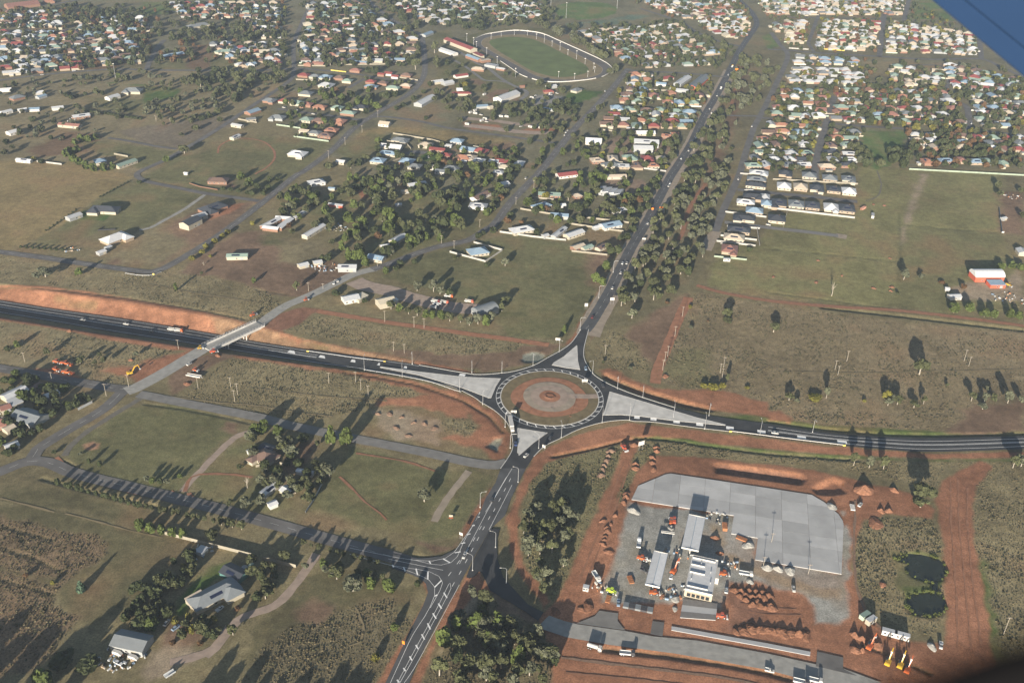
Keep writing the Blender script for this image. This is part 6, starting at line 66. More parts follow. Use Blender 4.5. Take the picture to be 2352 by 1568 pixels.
MACH=[(190.6,342.6,1.02,'excavator','yellow','left yellow excavator with boom raised',2039,0),(196.3,341.1,1.01,'excavator','yellow','middle yellow excavator with boom raised',2068,0),(198.8,338.2,1.0,'excavator','orange','right orange excavator with boom raised',2084,0),(184.6,352.4,0.9,'excavator','orange','small orange excavator among soil heaps',1998,0),(92.2,402.0,1.04,'excavator','orange','orange excavator between canopy and shop',1547,0),(-267.6,582.6,0.56,'excavator','yellow','yellow excavator by the overpass road junction',300,0),(-228.9,619.6,0.57,'roller','yellow','yellow roller at the near end of the overpass',461,0),(-218.1,615.3,0.56,'loader','red','red loader at the near end of the overpass',491,0),(-202.7,671.6,0.97,'loader','orange','orange loader at the far end of the overpass',582,0),(-166.6,699.3,0.83,'roller','orange','orange roller on the gravel approach',704,0),(-223.6,589.3,-0.28,'roller','orange','orange roller below the overpass approach',450,0),(-222.9,581.8,-0.23,'trailerlong','white','long white trailer below the overpass approach',445,0),(-317.0,592.5,-0.22,'scraper','orange','orange earthmover,upper right of the parked four',152,0),(-311.5,581.2,-0.22,'scraper','orange','orange earthmover,lower right of the parked four',155,0),(-324.3,594.4,-0.22,'loader','orange','orange loader,upper left of the parked four',131,0),(-320.7,584.1,-0.22,'loader','orange','orange loader,lower left of the parked four',129,0),(75.7,411.1,-0.31,'loader','orange','orange loader beside white utility near lower canopy',1474,0),(95.8,443.3,1.45,'loader','orange','orange loader above the sand heap',1541,0),(97.7,443.9,1.45,'loader','red','red loader above the sand heap',1548,0),(57.1,385.3,-0.41,'loader','lime','lime compact loader on the gravel',1405,0),(119.4,401.0,0.04,'loader','orange','orange loader right of the shop',1662,0),(113.0,369.9,-0.09,'loader','red','red machine beside the concrete slab',1657,0),(79.8,385.1,0.04,'loader','orange','orange trailer-like machine under lower canopy',1503,0),(74.2,512.7,-1.08,'loader','red','red machine among heaps by the dirt strip',1434,0),(427.1,765.4,-0.76,'loader','yellow','yellow loader by the red shed',2316,0),(-32.2,440.6,0.05,'sign_trailer','orange','orange trailer sign beside the southern road',1036,0)]
LIGHTS=[(-6.6,599.6,-1.57,1152),(15.8,611.0,-1.28,1224),(35.5,631.9,-1.04,1284),(58.9,603.5,-2.44,1361),(75.3,583.8,-1.86,1418),(80.5,545.7,1.57,1446),(61.9,541.7,1.57,1383),(34.1,523.4,1.75,1289),(19.2,510.8,2.44,1237),(-2.8,533.2,0.0,1160),(-18.6,558.9,0.7,1109),(1.0,510.4,0.0,1172),(92.2,573.7,-1.75,1476),(135.2,553.8,-1.69,1628),(130.0,538.3,1.57,1618),(165.7,533.4,1.57,1745),(201.7,538.2,-1.57,1866),(-35.4,574.1,1.57,1056),(-77.2,590.9,1.57,924),(-105.2,597.9,1.57,837),(-71.9,608.2,-1.57,947),(-28.1,599.0,-1.57,1084),(-17.5,398.6,2.67,1086),(1.0,389.6,3.14,1163),(-5.6,417.4,2.81,1138),(-15.7,451.3,0.33,1103),(6.4,475.7,2.81,1190),(52.5,665.7,0.0,1332),(70.3,720.2,0.0,1375),(85.7,767.9,0.0,1408),(110.8,550.9,None,1547)]
POLES=[(-127.4,579.4,9,756),(-109.0,581.6,9,817),(-103.9,572.4,9,829),(-97.7,564.6,9,846),(-87.6,625.7,8,904),(-79.4,623.1,8,928),(-274.7,555.1,10,244),(-263.5,567.1,10,296),(-216.0,568.2,9,455),(-194.2,571.1,8,530),(-186.9,553.7,9,539),(-187.1,562.2,9,546),(-317.9,570.6,8,120),(-347.6,594.8,8,57),(-245.2,619.2,8,410),(-99.6,669.1,10,884),(-76.0,661.6,10,951),(-68.2,660.8,9,974),(-118.2,765.3,9,867),(-66.8,816.4,8,1014),(-33.7,854.8,8,1102),(-168.2,716.4,8,709),(-157.2,721.1,5,742),(-54.7,806.2,8,1043),(110.4,610.7,9,1522),(113.3,622.3,9,1527),(116.3,630.5,9,1533),(155.9,617.0,9,1662),(152.1,609.6,8,1654),(152.0,601.3,9,1658),(69.8,630.9,8,1390),(250.5,631.8,9,1945),(238.4,619.4,8,1918),(238.3,611.6,8,1924),(340.1,637.1,10,2214),(341.1,630.4,8,2225),(257.3,364.9,12,2305),(142.7,409.2,7,1753),(166.4,404.4,7,1856),(151.4,428.9,7,1772),(135.6,692.7,9,1567),(125.6,660.8,9,1550),(17.5,956.8,9,1226),(-182.6,1114.1,9,832),(-195.4,1070.5,9,793),(-206.2,1025.7,9,755),(-172.0,1172.3,9,868),(-0.4,912.5,8,1185),(114.9,1218.8,9,1402)]
FLOODS=[(-85.0,1558.6,12,1072),(-73.3,1534.4,12,1088),(-67.6,1510.1,12,1094),(-50.9,1474.9,12,1118),(-34.0,1426.9,12,1142),(-6.8,1367.6,12,1184),(-47.9,1580.1,8,1128),(-32.4,1596.8,8,1151),(-11.7,1609.4,8,1181),(9.3,1609.6,8,1211),(23.5,1586.9,8,1232),(47.4,1544.9,8,1268),(70.3,1496.1,8,1304),(93.8,1448.1,8,1344),(105.0,1423.1,8,1363),(105.3,1403.4,8,1366),(94.2,1379.1,8,1350),(75.1,1365.7,8,1319),(53.2,1372.5,8,1283),(35.7,1566.9,12,1250),(59.1,1521.3,12,1286),(82.3,1473.9,12,1324),(75.2,1740.9,26,1300),(169.7,1833.8,24,1417),(50.6,1827.4,20,1265),(-537.5,1298.8,20,266)]
MLAND=['the arched white barn','the brown-roofed homestead','the building site','the eastern highway','the new estate','the overpass','the right-hand dry field','the roundabout','the scrub below the cutting','the southern T-junction','the twin ponds']
MOUNDS=[(71.5,465.1,2.6,2,'red_dirt',2,1438),(70.4,463.4,2,1.2,'red_dirt',2,1434),(63.7,447.8,2,1.2,'red_dirt',2,1413),(56.2,442.6,2,1.2,'red_dirt',2,1385),(60.6,440.4,2,1.2,'red_dirt',2,1403),(58.3,434.2,2,1.2,'red_dirt',2,1396),(56.8,429.5,2,1.2,'red_dirt',2,1391),(55.9,426.3,2,1.2,'red_dirt',2,1388),(54.9,423.1,2,1.2,'red_dirt',2,1385),(58.0,417.0,2.4,1.2,'red_dirt',2,1399),(58.1,437.0,2,1.2,'red_dirt',2,1394),(119.6,430.9,2.4,2,'red_dirt',2,1643),(120.3,418.3,2.6,2,'red_dirt',2,1654),(83.8,384.3,1.8,1.2,'red_dirt',2,1520),(74.9,452.6,3,2.4,'gravel_pale',2,1456),(95.3,437.8,4,2.2,'gravel_pale',2,1542),(137.7,426.1,3.6,2,'gravel_pale',2,1719),(144.7,407.7,3,2.3,'gravel_pale',2,1763),(150.5,407.1,3,2.3,'gravel_pale',2,1788),(156.9,406.3,3,2.3,'gravel_pale',2,1816),(133.1,397.2,1.8,1.4,'gravel_pale',2,1723),(90.8,382.5,2.6,1.4,'gravel_pale',2,1552),(89.6,375.3,1.6,1.1,'gravel_pale',2,1550),(194.4,462.0,4.5,2,'gravel_pale',2,1910),(123.6,390.2,2.1,1.7,'soil_red',2,1688),(126.9,389.5,2.1,1.7,'soil_red',2,1703),(125.7,385.9,2.1,1.7,'soil_red',2,1700),(131.2,390.5,2.1,1.7,'soil_red',2,1720),(134.6,389.9,2.1,1.7,'soil_red',2,1736),(132.0,385.7,2.1,1.7,'soil_red',2,1728),(137.9,389.2,2.1,1.7,'soil_red',2,1750),(134.3,382.7,2.1,1.7,'soil_red',2,1740),(138.3,385.2,2.1,1.7,'soil_red',2,1756),(128.1,383.2,2.1,1.7,'soil_red',2,1713),(131.0,380.2,2.1,1.7,'soil_red',2,1728),(135.1,379.6,2.1,1.7,'soil_red',2,1747),(141.3,386.9,2.1,1.7,'soil_red',2,1767),(140.6,379.8,2.1,1.7,'soil_red',2,1770),(137.3,377.7,2.1,1.7,'soil_red',2,1758),(128.8,386.8,2.1,1.7,'soil_red',2,1713),(135.6,386.3,2.1,1.7,'soil_red',2,1743),(65.7,510.7,2.3,1.4,'soil_brown',7,1404),(63.6,505.4,2.3,1.4,'soil_brown',7,1397),(62.2,500.2,2.3,1.4,'soil_brown',7,1394),(60.5,495.6,2.3,1.4,'soil_brown',7,1388),(59.4,491.2,2.3,1.4,'soil_brown',7,1386),(57.8,485.6,2.3,1.4,'soil_brown',7,1381),(95.5,515.7,2.2,1.5,'red_dirt',7,1508),(95.1,511.6,2.2,1.5,'red_dirt',7,1508),(91.6,505.1,2.2,1.5,'red_dirt',7,1498),(91.0,499.4,2.2,1.5,'red_dirt',2,1498),(91.0,493.3,2.2,1.5,'red_dirt',2,1501),(80.2,497.7,2.2,1.5,'red_dirt',7,1460),(79.8,493.3,2.2,1.5,'red_dirt',7,1460),(74.6,518.1,2.2,1.5,'red_dirt',7,1434),(81.0,517.8,2.2,1.5,'red_dirt',7,1456),(71.8,467.8,2.2,1.5,'red_dirt',2,1438),(69.9,459.6,2.2,1.5,'red_dirt',2,1434),(111.5,603.0,2.2,1.5,'red_dirt',7,1528),(218.9,478.5,7,4,'red_dirt',2,1986),(237.3,479.5,2.2,2.2,'red_dirt',3,2054),(223.3,459.7,2.4,2.2,'red_dirt',10,2024),(227.9,459.9,2.4,2.2,'red_dirt',10,2042),(216.7,448.6,5,1.6,'red_dirt',10,2012),(205.3,398.0,1.6,1.3,'red_dirt',10,2028),(179.5,360.5,2.3,2.5,'red_dirt',10,1964),(182.8,358.5,2.3,2.4,'red_dirt',10,1982),(186.6,356.5,2.3,2.4,'red_dirt',10,2002),(189.4,354.6,2.3,2.2,'red_dirt',10,2016),(176.9,351.3,2.6,2,'red_dirt',10,1964),(180.7,350.9,2.3,1.6,'red_dirt',10,1982),(140.5,378.1,2.3,1.4,'red_dirt',2,1772),(217.0,354.8,3,1.6,'gravel_pale',10,2142),(44.1,374.7,4,1.4,'soil_red',2,1351),(40.7,373.2,3,0.9,'soil_red',2,1336),(27.0,370.7,2.4,1,'soil_red',9,1276),(119.0,360.6,3,1.4,'soil_red',2,1691),(123.0,361.7,3.4,1.8,'soil_red',2,1708),(127.1,362.9,3.8,2.2,'soil_red',2,1726),(131.0,362.9,3.4,2,'soil_red',2,1744),(134.9,362.6,3.2,1.8,'soil_red',2,1761),(138.6,361.7,3,1.6,'soil_red',2,1778),(142.4,361.4,3.4,1.8,'soil_red',10,1796),(146.7,360.9,3.6,2.2,'soil_red',10,1816),(151.1,360.5,3.8,2.4,'soil_red',10,1836),(154.3,359.8,3,1.6,'soil_red',10,1851),(340.2,815.0,2,0.9,'red_dirt',0,2044),(224.9,769.7,2,0.9,'red_dirt',6,1776),(260.2,761.8,2,0.9,'red_dirt',6,1875),(286.2,776.1,2,0.9,'red_dirt',6,1934),(307.0,753.8,2,0.9,'red_dirt',0,2006),(320.6,749.7,2,0.9,'red_dirt',0,2046),(323.8,757.0,2,0.9,'red_dirt',0,2049),(272.7,805.6,2,0.9,'red_dirt',4,1879),(363.8,943.1,2,0.9,'red_dirt',4,2006),(374.0,940.3,2,0.9,'red_dirt',4,2032),(-88.3,544.1,2.2,0.9,'soil_brown',1,868),(-80.4,544.5,2.2,0.9,'soil_brown',1,896),(-72.0,541.2,2.2,0.9,'soil_brown',7,923),(-63.4,535.3,2.2,0.9,'soil_brown',7,950),(-56.1,534.5,2.2,0.9,'soil_brown',7,976),(-49.2,529.9,2.2,0.9,'soil_brown',7,998),(-74.1,528.6,2.2,0.9,'soil_brown',9,910),(-65.4,520.5,2.2,0.9,'soil_brown',9,938),(-274.4,601.9,2,1.2,'red_dirt',8,300),(-224.9,573.1,2,1.2,'red_dirt',5,430),(-333.9,640.5,2,1.2,'red_dirt',8,160),(-214.2,611.6,2,1.2,'red_dirt',5,500),(40.9,547.6,2,1,'red_dirt',7,1310)]
SIGNS=[(52.3,587.9,0.06,4,2,2.5,'white','white chevron board on the far side of roundabout island'),(2.6,546.6,0.06,4,2,2.5,'white','white chevron board on the left side of roundabout island'),(22.5,510.0,-0.67,2.4,2,1.6,'white','white sign back on the southern exit verge'),(84.9,512.5,0.49,4.5,3.2,4,'white','large white road sign at the tip of dirt strip'),(-25.3,423.5,-0.48,2.2,1.8,3,'white','white direction sign left of southern road'),(-49.1,344.9,-0.42,1.4,2,1,'orange_sign','orange roadwork sign at the bottom verge'),(80.4,709.2,0.07,3.4,2.4,4,'white','white road sign right of the main road'),(95.3,758.4,0.07,2.4,2.4,5,'white','white sign on a tall post by main road trees'),(118.8,834.4,0.08,3.2,1.6,2,'white','white sign in the lay-by'),(142.1,902.2,0.08,3.4,2.6,4,'orange_sign','orange roadwork sign beside the reserve trees'),(134.6,907.9,0.08,2,1.8,1.2,'orange_sign','orange roadwork sign on the left verge'),(58.8,699.2,0.07,2.6,2.8,3,'white','white sign beside the paddock fence'),(34.7,645.6,-0.14,3.6,2,2,'white','white sign board by the NE leg'),(-301.2,734.0,0.07,1.4,1.4,1.2,'yellow','yellow curve sign on the guardrail bend'),(469.0,878.9,0.08,2.4,1.6,0.6,'white','white box sign at the yard corner'),(311.3,1428.0,0.12,4,3,3,'orange_sign','orange roadwork sign by the far main road')]
RAILS=[([(146.8,535.8,0),(170.7,531.9,0),(170.7,531.7,0),(191.4,528.3,0),(218.9,524.1,0)],'white','white wire barrier along the eastern highway'),([(-151.6,626.2,-3.37),(-132.5,621.0,-2.53),(-115.6,616.2,-1.78),(-92.6,611.4,-1.0)],'zinc','steel guardrail above the western highway'),([(-105.1,599.4,-1.4),(-80.9,592.7,-0.74),(-56.8,584.5,-0.22),(-38.5,574.4,-0.05),(-34.6,572.9,-0.01)],'zinc','steel guardrail on the lower edge of western highway'),([(-325.8,736.3,0),(-312.9,733.2,0),(-304.9,733.7,0),(-300.3,736.5,0),(-297.2,740.8,0)],'zinc','steel guardrail around the street bend')]
PONDS=[[(219.0,418.9),(226.1,423.7),(234.5,423.2),(243.4,420.5),(245.4,415.8),(244.4,408.9),(239.7,403.2),(232.9,400.8),(228.8,402.7),(224.2,405.0),(222.1,408.7),(222.7,413.0),(225.8,415.3),(222.6,416.9)],[(216.3,390.3),(221.2,392.5),(230.4,393.7),(235.8,392.4),(235.4,384.8),(230.0,378.0),(224.1,375.8),(218.6,376.3),(214.0,378.1),(213.7,383.1)],[(233.5,401.7),(237.1,402.7),(233.8,393.5),(230.7,393.0)]]
BASINS=[([(6.9,620.8),(9.4,627.7),(14.9,630.5),(20.0,630.3),(24.0,627.2),(23.5,621.8),(19.4,617.7),(13.9,616.5),(9.4,616.2)],1.2,'gravelgreen'),([(-13.5,515.5),(-10.2,520.4),(-4.6,521.9),(-4.4,515.9),(-6.4,512.3),(-7.0,506.5),(-9.8,509.8),(-14.1,511.9)],1.5,'gravelgreen'),([(130.7,499.0),(133.8,500.8),(183.4,492.3),(184.6,488.5),(180.7,483.5),(131.1,492.9)],2.2,'reddark'),([(187.9,479.0),(196.3,485.8),(202.7,489.3),(208.0,486.3),(206.0,476.7),(196.0,474.2),(189.6,474.9)],2.0,'reddirt'),([(68.2,602.1),(78.5,593.3),(93.0,582.2),(107.6,576.1),(121.9,569.4),(137.4,562.3),(135.5,559.6),(114.0,566.3),(92.5,577.3),(76.6,588.9),(67.2,598.4)],1.2,'reddark')]
PAD=[(74.6,462.72),(79.75,475.85),(97.81,487.95),(101.33,489.0),(184.77,472.69),(190.96,465.84),(196.61,455.16),(197.62,449.37),(197.07,445.51),(184.7,404.68),(139.12,413.92),(144.23,432.01),(129.48,435.02),(133.88,450.99)]
PADAX=[(139.12,413.92),(184.7,404.68)]
CAN1=[(105.44,443.0),(114.8,441.54),(106.77,413.45),(97.65,415.14)]
CAN2=[(81.97,411.45),(89.33,410.22),(82.11,384.57),(74.47,385.84)]
BEAM=[(88.5,431.2),(95.94,430.07)]
SHOP=[(102.85,410.45),(115.42,408.35),(111.21,380.52),(95.4,384.18)]
SHOPW=[(114.55,403.25),(117.32,402.78),(115.13,394.13),(112.19,394.82)]
SLABS=[('forecourt_slab',[(94.88,382.46),(112.59,379.69),(109.66,367.95),(91.39,368.99)])]
SLABS2=[('asphalt_apron',[(49.69,372.07),(59.49,370.58),(58.81,365.29),(62.21,359.02),(37.42,362.76),(47.2,368.17)]),('asphalt_crossing',[(76.81,366.04),(82.77,365.17),(80.79,355.79),(74.76,357.14)]),('asphalt_crossover',[(157.39,349.11),(169.56,345.78),(167.58,338.53),(173.35,334.41),(154.5,339.7)])]
FOOTPATH=[(86.22,362.72),(88.14,362.43),(133.73,353.24),(154.02,348.7),(153.13,346.16),(133.18,350.59),(85.9,360.14)]
SITEROAD=[(23.55,367.55),(31.32,364.14),(37.95,362.19),(62.18,358.65),(76.25,355.61),(98.03,353.77),(132.37,346.71),(155.19,340.75),(168.01,338.55),(184.31,330.69),(157.13,327.55),(130.23,336.38),(85.91,344.84),(53.76,349.13),(32.09,353.22),(17.31,359.13)]
STACK=[(63.05,378.53),(78.4,374.93),(77.06,370.29),(61.82,373.84)]
HUTS=[(188.1,373.2,0.6,6,2.6,'green','green site container beside the pale hut'),(190.2,369.7,0.6,6,3,'cream','cream site hut in a line beside green container'),(197.2,361.7,-0.33,7.2,3,'white','left white portable office'),(203.0,359.7,-0.33,7.2,3,'white','right white portable office'),(43.5,386.8,-0.23,3,2.4,'white','white container on the red haul strip'),(126.5,439.7,-1.69,5.5,2,'rust','rusty skip beside the concrete pad'),(68.1,395.1,-1.37,5.5,0.6,'rust','rusty steel plate left of lower canopy'),(134.7,430.6,-0.55,6,0.8,'rust','rusty steel tray below the concrete pad notch'),(55.0,380.2,-1.87,5,0.5,'rust','rusty plate near the lime loader'),(352.6,909.4,-1.86,9,2.6,'white','white shipping container in the estate paddock'),(349.1,929.1,0.84,8,2,'brickpile','pile of pink bricks beside white container'),(206.7,461.5,-1.72,5,0.7,'concrete','pale concrete slab by the red heaps'),(189.0,797.9,-0.04,6,2.4,'white','white shed below the brown-roofed corner house')]
TRENCH=[([(-275.7,482.5),(-254.4,469.0),(-238.5,461.5),(-209.4,452.5),(-199.8,454.7)],2.2,1.0),([(-189.8,451.2),(-181.7,445.7),(-161.3,440.8),(-144.1,435.5),(-123.7,427.7),(-97.3,418.5),(-78.1,412.7),(-59.4,407.9),(-43.7,406.9)],2.2,1.0),([(253.9,716.5),(313.1,706.0),(354.3,697.8),(407.2,687.9)],2.8,1.2),([(214.1,740.2),(257.5,730.4),(314.6,716.2)],1.6,0.4),([(377.8,893.8),(413.5,886.7),(467.0,880.5)],1.8,0.4),([(232.4,828.2),(280.2,819.4),(344.2,808.8)],1.8,0.4),([(382.2,918.8),(357.9,840.3),(334.3,771.8)],1.8,0.4),([(28.5,503.2),(51.1,511.8),(72.9,521.8),(87.5,526.2),(101.7,525.7),(122.4,520.8),(143.0,517.2),(167.0,513.2),(194.5,511.2),(222.0,509.7)],2.0,1.0),([(68.2,601.4),(78.4,591.9),(100.3,579.1),(121.7,568.1),(138.0,561.7)],2.6,1.4),([(-418.2,708.9),(-363.1,704.0),(-306.5,693.7),(-250.2,680.1),(-208.2,666.9)],1.4,0.7),([(-119.9,594.0),(-96.1,590.3),(-64.2,580.8),(-32.5,563.4),(-13.2,544.9),(-4.0,527.9)],1.6,0.8),([(-169.8,542.7),(-154.3,538.4)],1,0.3),([(-245.9,547.5),(-217.3,542.6),(-185.9,534.2),(-170.2,528.8)],1.4,0.5),([(-280.6,465.6),(-256.6,458.0),(-227.6,449.4),(-199.6,441.9)],1.8,0.7),([(174.5,549.4),(209.6,543.1),(244.8,538.8),(281.3,539.5),(345.2,544.2)],2.2,0.9),([(180.9,355.0),(192.8,349.1),(210.5,337.5)],1.6,0.6),([(50.9,346.6),(80.4,343.9),(111.9,339.0),(129.9,335.0),(139.8,331.8)],2.4,0.8),([(-211.2,715.3),(-183.0,708.6)],1.4,0.4),([(-285.8,422.9),(-267.9,417.3),(-251.8,412.3)],1.4,0.4),([(-272.7,417.1),(-263.2,405.1)],1.2,0.3),([(-277.6,405.3),(-256.4,397.7),(-234.3,387.0)],1.3,0.35),([(-266.4,381.2),(-246.6,375.3),(-234.0,371.1)],1.3,0.35)]
CLUTTER=[(-184.4,331.9,9,70,'car bodies and scrap around the farm machinery shed'),(-167.1,406.0,6,26,'odds and ends beside the cream wall'),(-162.4,762.2,10,45,'vehicles and scrap around the old huts'),(-167.0,844.6,9,36,'stored goods below the long white shed'),(-387.6,778.5,5,16,'small white clutter behind the white roofed house'),(124.6,408.0,5,14,'steel beams laid out right of the shop'),(94.6,413.6,8,24,'building materials between the canopies'),(88.5,388.2,7,22,'building materials below the shop'),(50.7,389.0,5,12,'building materials on the red haul strip'),(419.0,741.2,14,34,'machinery and clutter behind the right edge trees'),(519.7,975.8,8,18,'white boxes in the right edge paddock'),(-332.8,533.7,8,22,'stacked timber and scrap in the left edge yard'),(-522.7,1128.7,9,24,'clutter around the left hillside sheds'),(123.4,448.8,5,16,'loose fittings beside the upper canopy')]
LINES=[[(-52.76,321.44),(-49.4,335.3),(-45.21,351.48),(-40.36,364.12),(-38.17,371.02),(-36.56,378.84),(-36.97,385.17),(-40.44,390.27),(-49.12,395.23),(-62.12,400.51),(-70.78,403.09),(-85.91,408.25)],[(-49.4,321.57),(-44.39,338.22),(-39.0,355.34),(-33.78,372.74),(-29.73,387.49),(-29.1,388.57),(-28.26,384.74),(-32.47,370.49),(-37.77,353.94),(-43.18,336.91),(-48.27,321.62)],[(-46.2,321.7),(-42.5,330.21),(-36.24,349.0),(-29.6,369.85),(-24.03,387.5)],[(-62.12,400.51),(-52.44,398.84),(-41.0,396.67),(-35.43,393.36),(-33.01,388.56),(-34.01,382.9),(-38.1,370.25)],[(-64.21,405.35),(-52.85,402.62),(-33.43,398.01)],[(-86.69,413.2),(-71.65,409.51),(-59.27,406.61),(-48.91,404.93),(-40.92,402.48),(-34.92,401.9),(-29.71,404.08),(-26.44,408.95),(-24.06,419.62),(-19.3,434.47),(-15.47,447.05)],[(-48.92,405.1),(-39.94,404.9),(-32.94,407.36),(-28.47,412.34),(-24.78,421.38),(-20.41,431.63),(-16.57,443.13),(-15.79,447.04)],[(-11.65,447.23),(-18.22,425.3),(-24.9,403.45)],[(-4.96,447.55),(-9.81,431.66)],[(2.49,489.0),(-3.95,470.53),(-11.65,447.23)],[(-0.85,480.17),(-7.0,462.16),(-12.29,447.2)],[(2.75,472.95),(-4.89,447.56)]]
BARS=[[(-48.28,398.61),(-46.9,393.68)],[(-41.58,396.56),(-41.17,390.65)],[(-55.19,399.56),(-53.82,396.27)],[(-61.58,400.96),(-60.47,399.07)],[(-33.72,390.32),(-37.08,385.0)],[(-35.2,379.68),(-36.53,378.44)],[(-31.88,381.4),(-29.88,377.56)],[(-34.12,373.49),(-32.14,369.9)],[(-36.37,366.54),(-34.39,362.88)],[(-38.45,359.6),(-36.71,355.58)],[(-40.8,352.23),(-39.05,348.74)],[(-43.05,345.19),(-41.61,342.6)],[(-45.31,337.84),(-43.99,335.38)],[(-47.54,330.55),(-46.33,328.61)],[(-49.82,323.37),(-48.59,321.74)],[(-34.11,406.88),(-30.18,403.98)],[(-41.71,404.65),(-40.65,402.83)],[(-28.14,411.92),(-24.88,412.94)],[(-24.98,419.57),(-22.76,420.39)],[(-22.33,426.93),(-20.21,427.95)],[(-19.62,434.65),(-18.09,435.28)],[(-16.52,442.18),(-15.6,442.8)]]
DASHES=[[(-9.6,443.47),(-17.82,417.23),(-23.92,397.18),(-28.84,383.12)],[(-14.3,434.71),(-20.21,416.23),(-27.14,401.23),(-31.7,390.65)],[(1.84,479.24),(-7.83,447.42)]]
BRIDGE=[(-224.75,619.73),(-194.21,658.84)]

# ---------------------------------------------------------------- materials
MATS = {}
def mat(name, c, rough=.8, spec=.3, var=.12, scale=.6, bump=0, metal=0, objvar=0, emit=0):
    if name in MATS: return MATS[name]
    m = bpy.data.materials.new(name); m.use_nodes = True; n = m.node_tree; p = n.nodes['Principled BSDF']
    p.inputs['Roughness'].default_value = rough; p.inputs['Specular IOR Level'].default_value = spec; p.inputs['Metallic'].default_value = metal
    tc = n.nodes.new('ShaderNodeNewGeometry')
    nz = n.nodes.new('ShaderNodeTexNoise'); nz.inputs['Scale'].default_value = scale; nz.inputs['Detail'].default_value = 4
    n.links.new(tc.outputs['Position'], nz.inputs['Vector'])
    mr = n.nodes.new('ShaderNodeMapRange'); mr.inputs[1].default_value = .25; mr.inputs[2].default_value = .75
    mr.inputs[3].default_value = 1-var; mr.inputs[4].default_value = 1+var; n.links.new(nz.outputs[0], mr.inputs[0])
    mx = n.nodes.new('ShaderNodeVectorMath'); mx.operation = 'SCALE'; mx.inputs[0].default_value = c[:3]
    src = mr.outputs[0]
    if objvar:
        oi = n.nodes.new('ShaderNodeObjectInfo'); r2 = n.nodes.new('ShaderNodeMapRange'); r2.inputs[3].default_value = 1-objvar; r2.inputs[4].default_value = 1+objvar
        n.links.new(oi.outputs['Random'], r2.inputs[0]); mm = n.nodes.new('ShaderNodeMath'); mm.operation = 'MULTIPLY'
        n.links.new(src, mm.inputs[0]); n.links.new(r2.outputs[0], mm.inputs[1]); src = mm.outputs[0]
    n.links.new(src, mx.inputs['Scale']); n.links.new(mx.outputs[0], p.inputs['Base Color'])
    if bump:
        b = n.nodes.new('ShaderNodeBump'); b.inputs['Strength'].default_value = bump; b.inputs['Distance'].default_value = .5
        n.links.new(nz.outputs[0], b.inputs['Height']); n.links.new(b.outputs[0], p.inputs['Normal'])
    MATS[name] = m; return m
for nm, c, r_, var, s_ in [('asphalt', (.075,.076,.078), .75, .3, .1), ('asphalt_new', (.04,.041,.043), .7, .35, .1), ('asphalt_old', (.12,.115,.11), .85, .3, .1), ('asphalt_grey', (.17,.165,.155), .9, .2, .2),
    ('gravel_pale', (.27,.265,.245), .95, .18, .25), ('gravel_pink', (.3,.235,.19), .95, .2, .25), ('gravel_dark', (.13,.12,.1), .95, .2, .3), ('gravel_tan', (.27,.225,.175), .95, .2, .2),
    ('red_dirt', (.275,.132,.076), .95, .25, .25), ('red_dark', (.245,.122,.072), .95, .25, .3), ('soil_brown', (.2,.13,.09), .95, .3, .7), ('soil_red', (.22,.11,.068), .95, .3, .5),
    ('concrete', (.47,.46,.435), .9, .2, .16), ('concrete_pad', (.36,.365,.37), .85, .08, .12), ('kerb', (.5,.49,.46), .9, .1, .3), ('paint', (.72,.72,.7), .7, .12, .5),
    ('track_dirt', (.11,.105,.1), .9, .12, .08), ('grass_track', (.2,.16,.09), .95, .2, .1), ('oval_grass', (.1,.13,.045), .95, .25, .05), ('verge_grass', (.145,.115,.062), .95, .3, .2)]:
    mat(nm, c, r_, .25, var, s_, .3)
mat('heap_red', (.2,.1,.062), .98, .1, .35, .9, .5); mat('heap_dark', (.165,.082,.05), .98, .1, .35, .9, .5)
ROOF = dict(zinc=(.4,.415,.43), slate=(.15,.165,.175), white=(.53,.54,.55), dark=(.045,.05,.06), red=(.22,.06,.055), terracotta=(.3,.15,.1), green=(.2,.27,.23), blue=(.2,.28,.36), cream=(.45,.41,.32), brown=(.15,.1,.08), beige=(.42,.36,.28), rust=(.24,.12,.095))
WALL = dict(cream=(.34,.31,.245), brick=(.2,.115,.08), white=(.45,.44,.415), tan=(.28,.22,.16), steel=(.26,.27,.27), teal=(.07,.16,.15), zinc=(.4,.42,.43), red=(.42,.09,.05), green=(.35,.42,.33), yellow=(.6,.48,.12), blue=(.2,.27,.36), dark=(.05,.05,.055), rust=(.3,.13,.06), concrete=(.45,.44,.42), brickpile=(.5,.27,.2), orange=(.6,.16,.03), silver=(.5,.51,.52), navy=(.03,.05,.13), maroon=(.14,.02,.02), lime=(.45,.6,.05), green_sign=(.03,.2,.09), orange_sign=(.75,.2,.02), black=(.015,.015,.016))
for k, c in ROOF.items(): mat('roof_'+k, c, .55, .4, .08, .5, .15, objvar=.12)
for k, c in WALL.items(): mat('wall_'+k, c, .75, .3, .06, .8, objvar=.06)
for k, c in WALL.items(): mat('fence_'+k, tuple(q*.7 for q in c), .85, .2, .12, .4, objvar=.08)
for k in ('white','silver','dark','blue','maroon','orange','red','yellow','navy','zinc','lime','rust','cream','green'):
    mat('car_'+k, WALL.get(k, ROOF.get(k)) if k != 'orange' else (.4,.1,.035), .3, .5, .02, 1)
mat('car_yellow2', (.5,.3,.03), .35, .5, .02)
MATS['car_yellow'] = MATS['car_yellow2']
mat('glass', (.02,.025,.03), .12, .6, .05); mat('rubber', (.02,.02,.02), .9, .2, .1); mat('steel', (.45,.46,.47), .45, .5, .05, metal=.4)
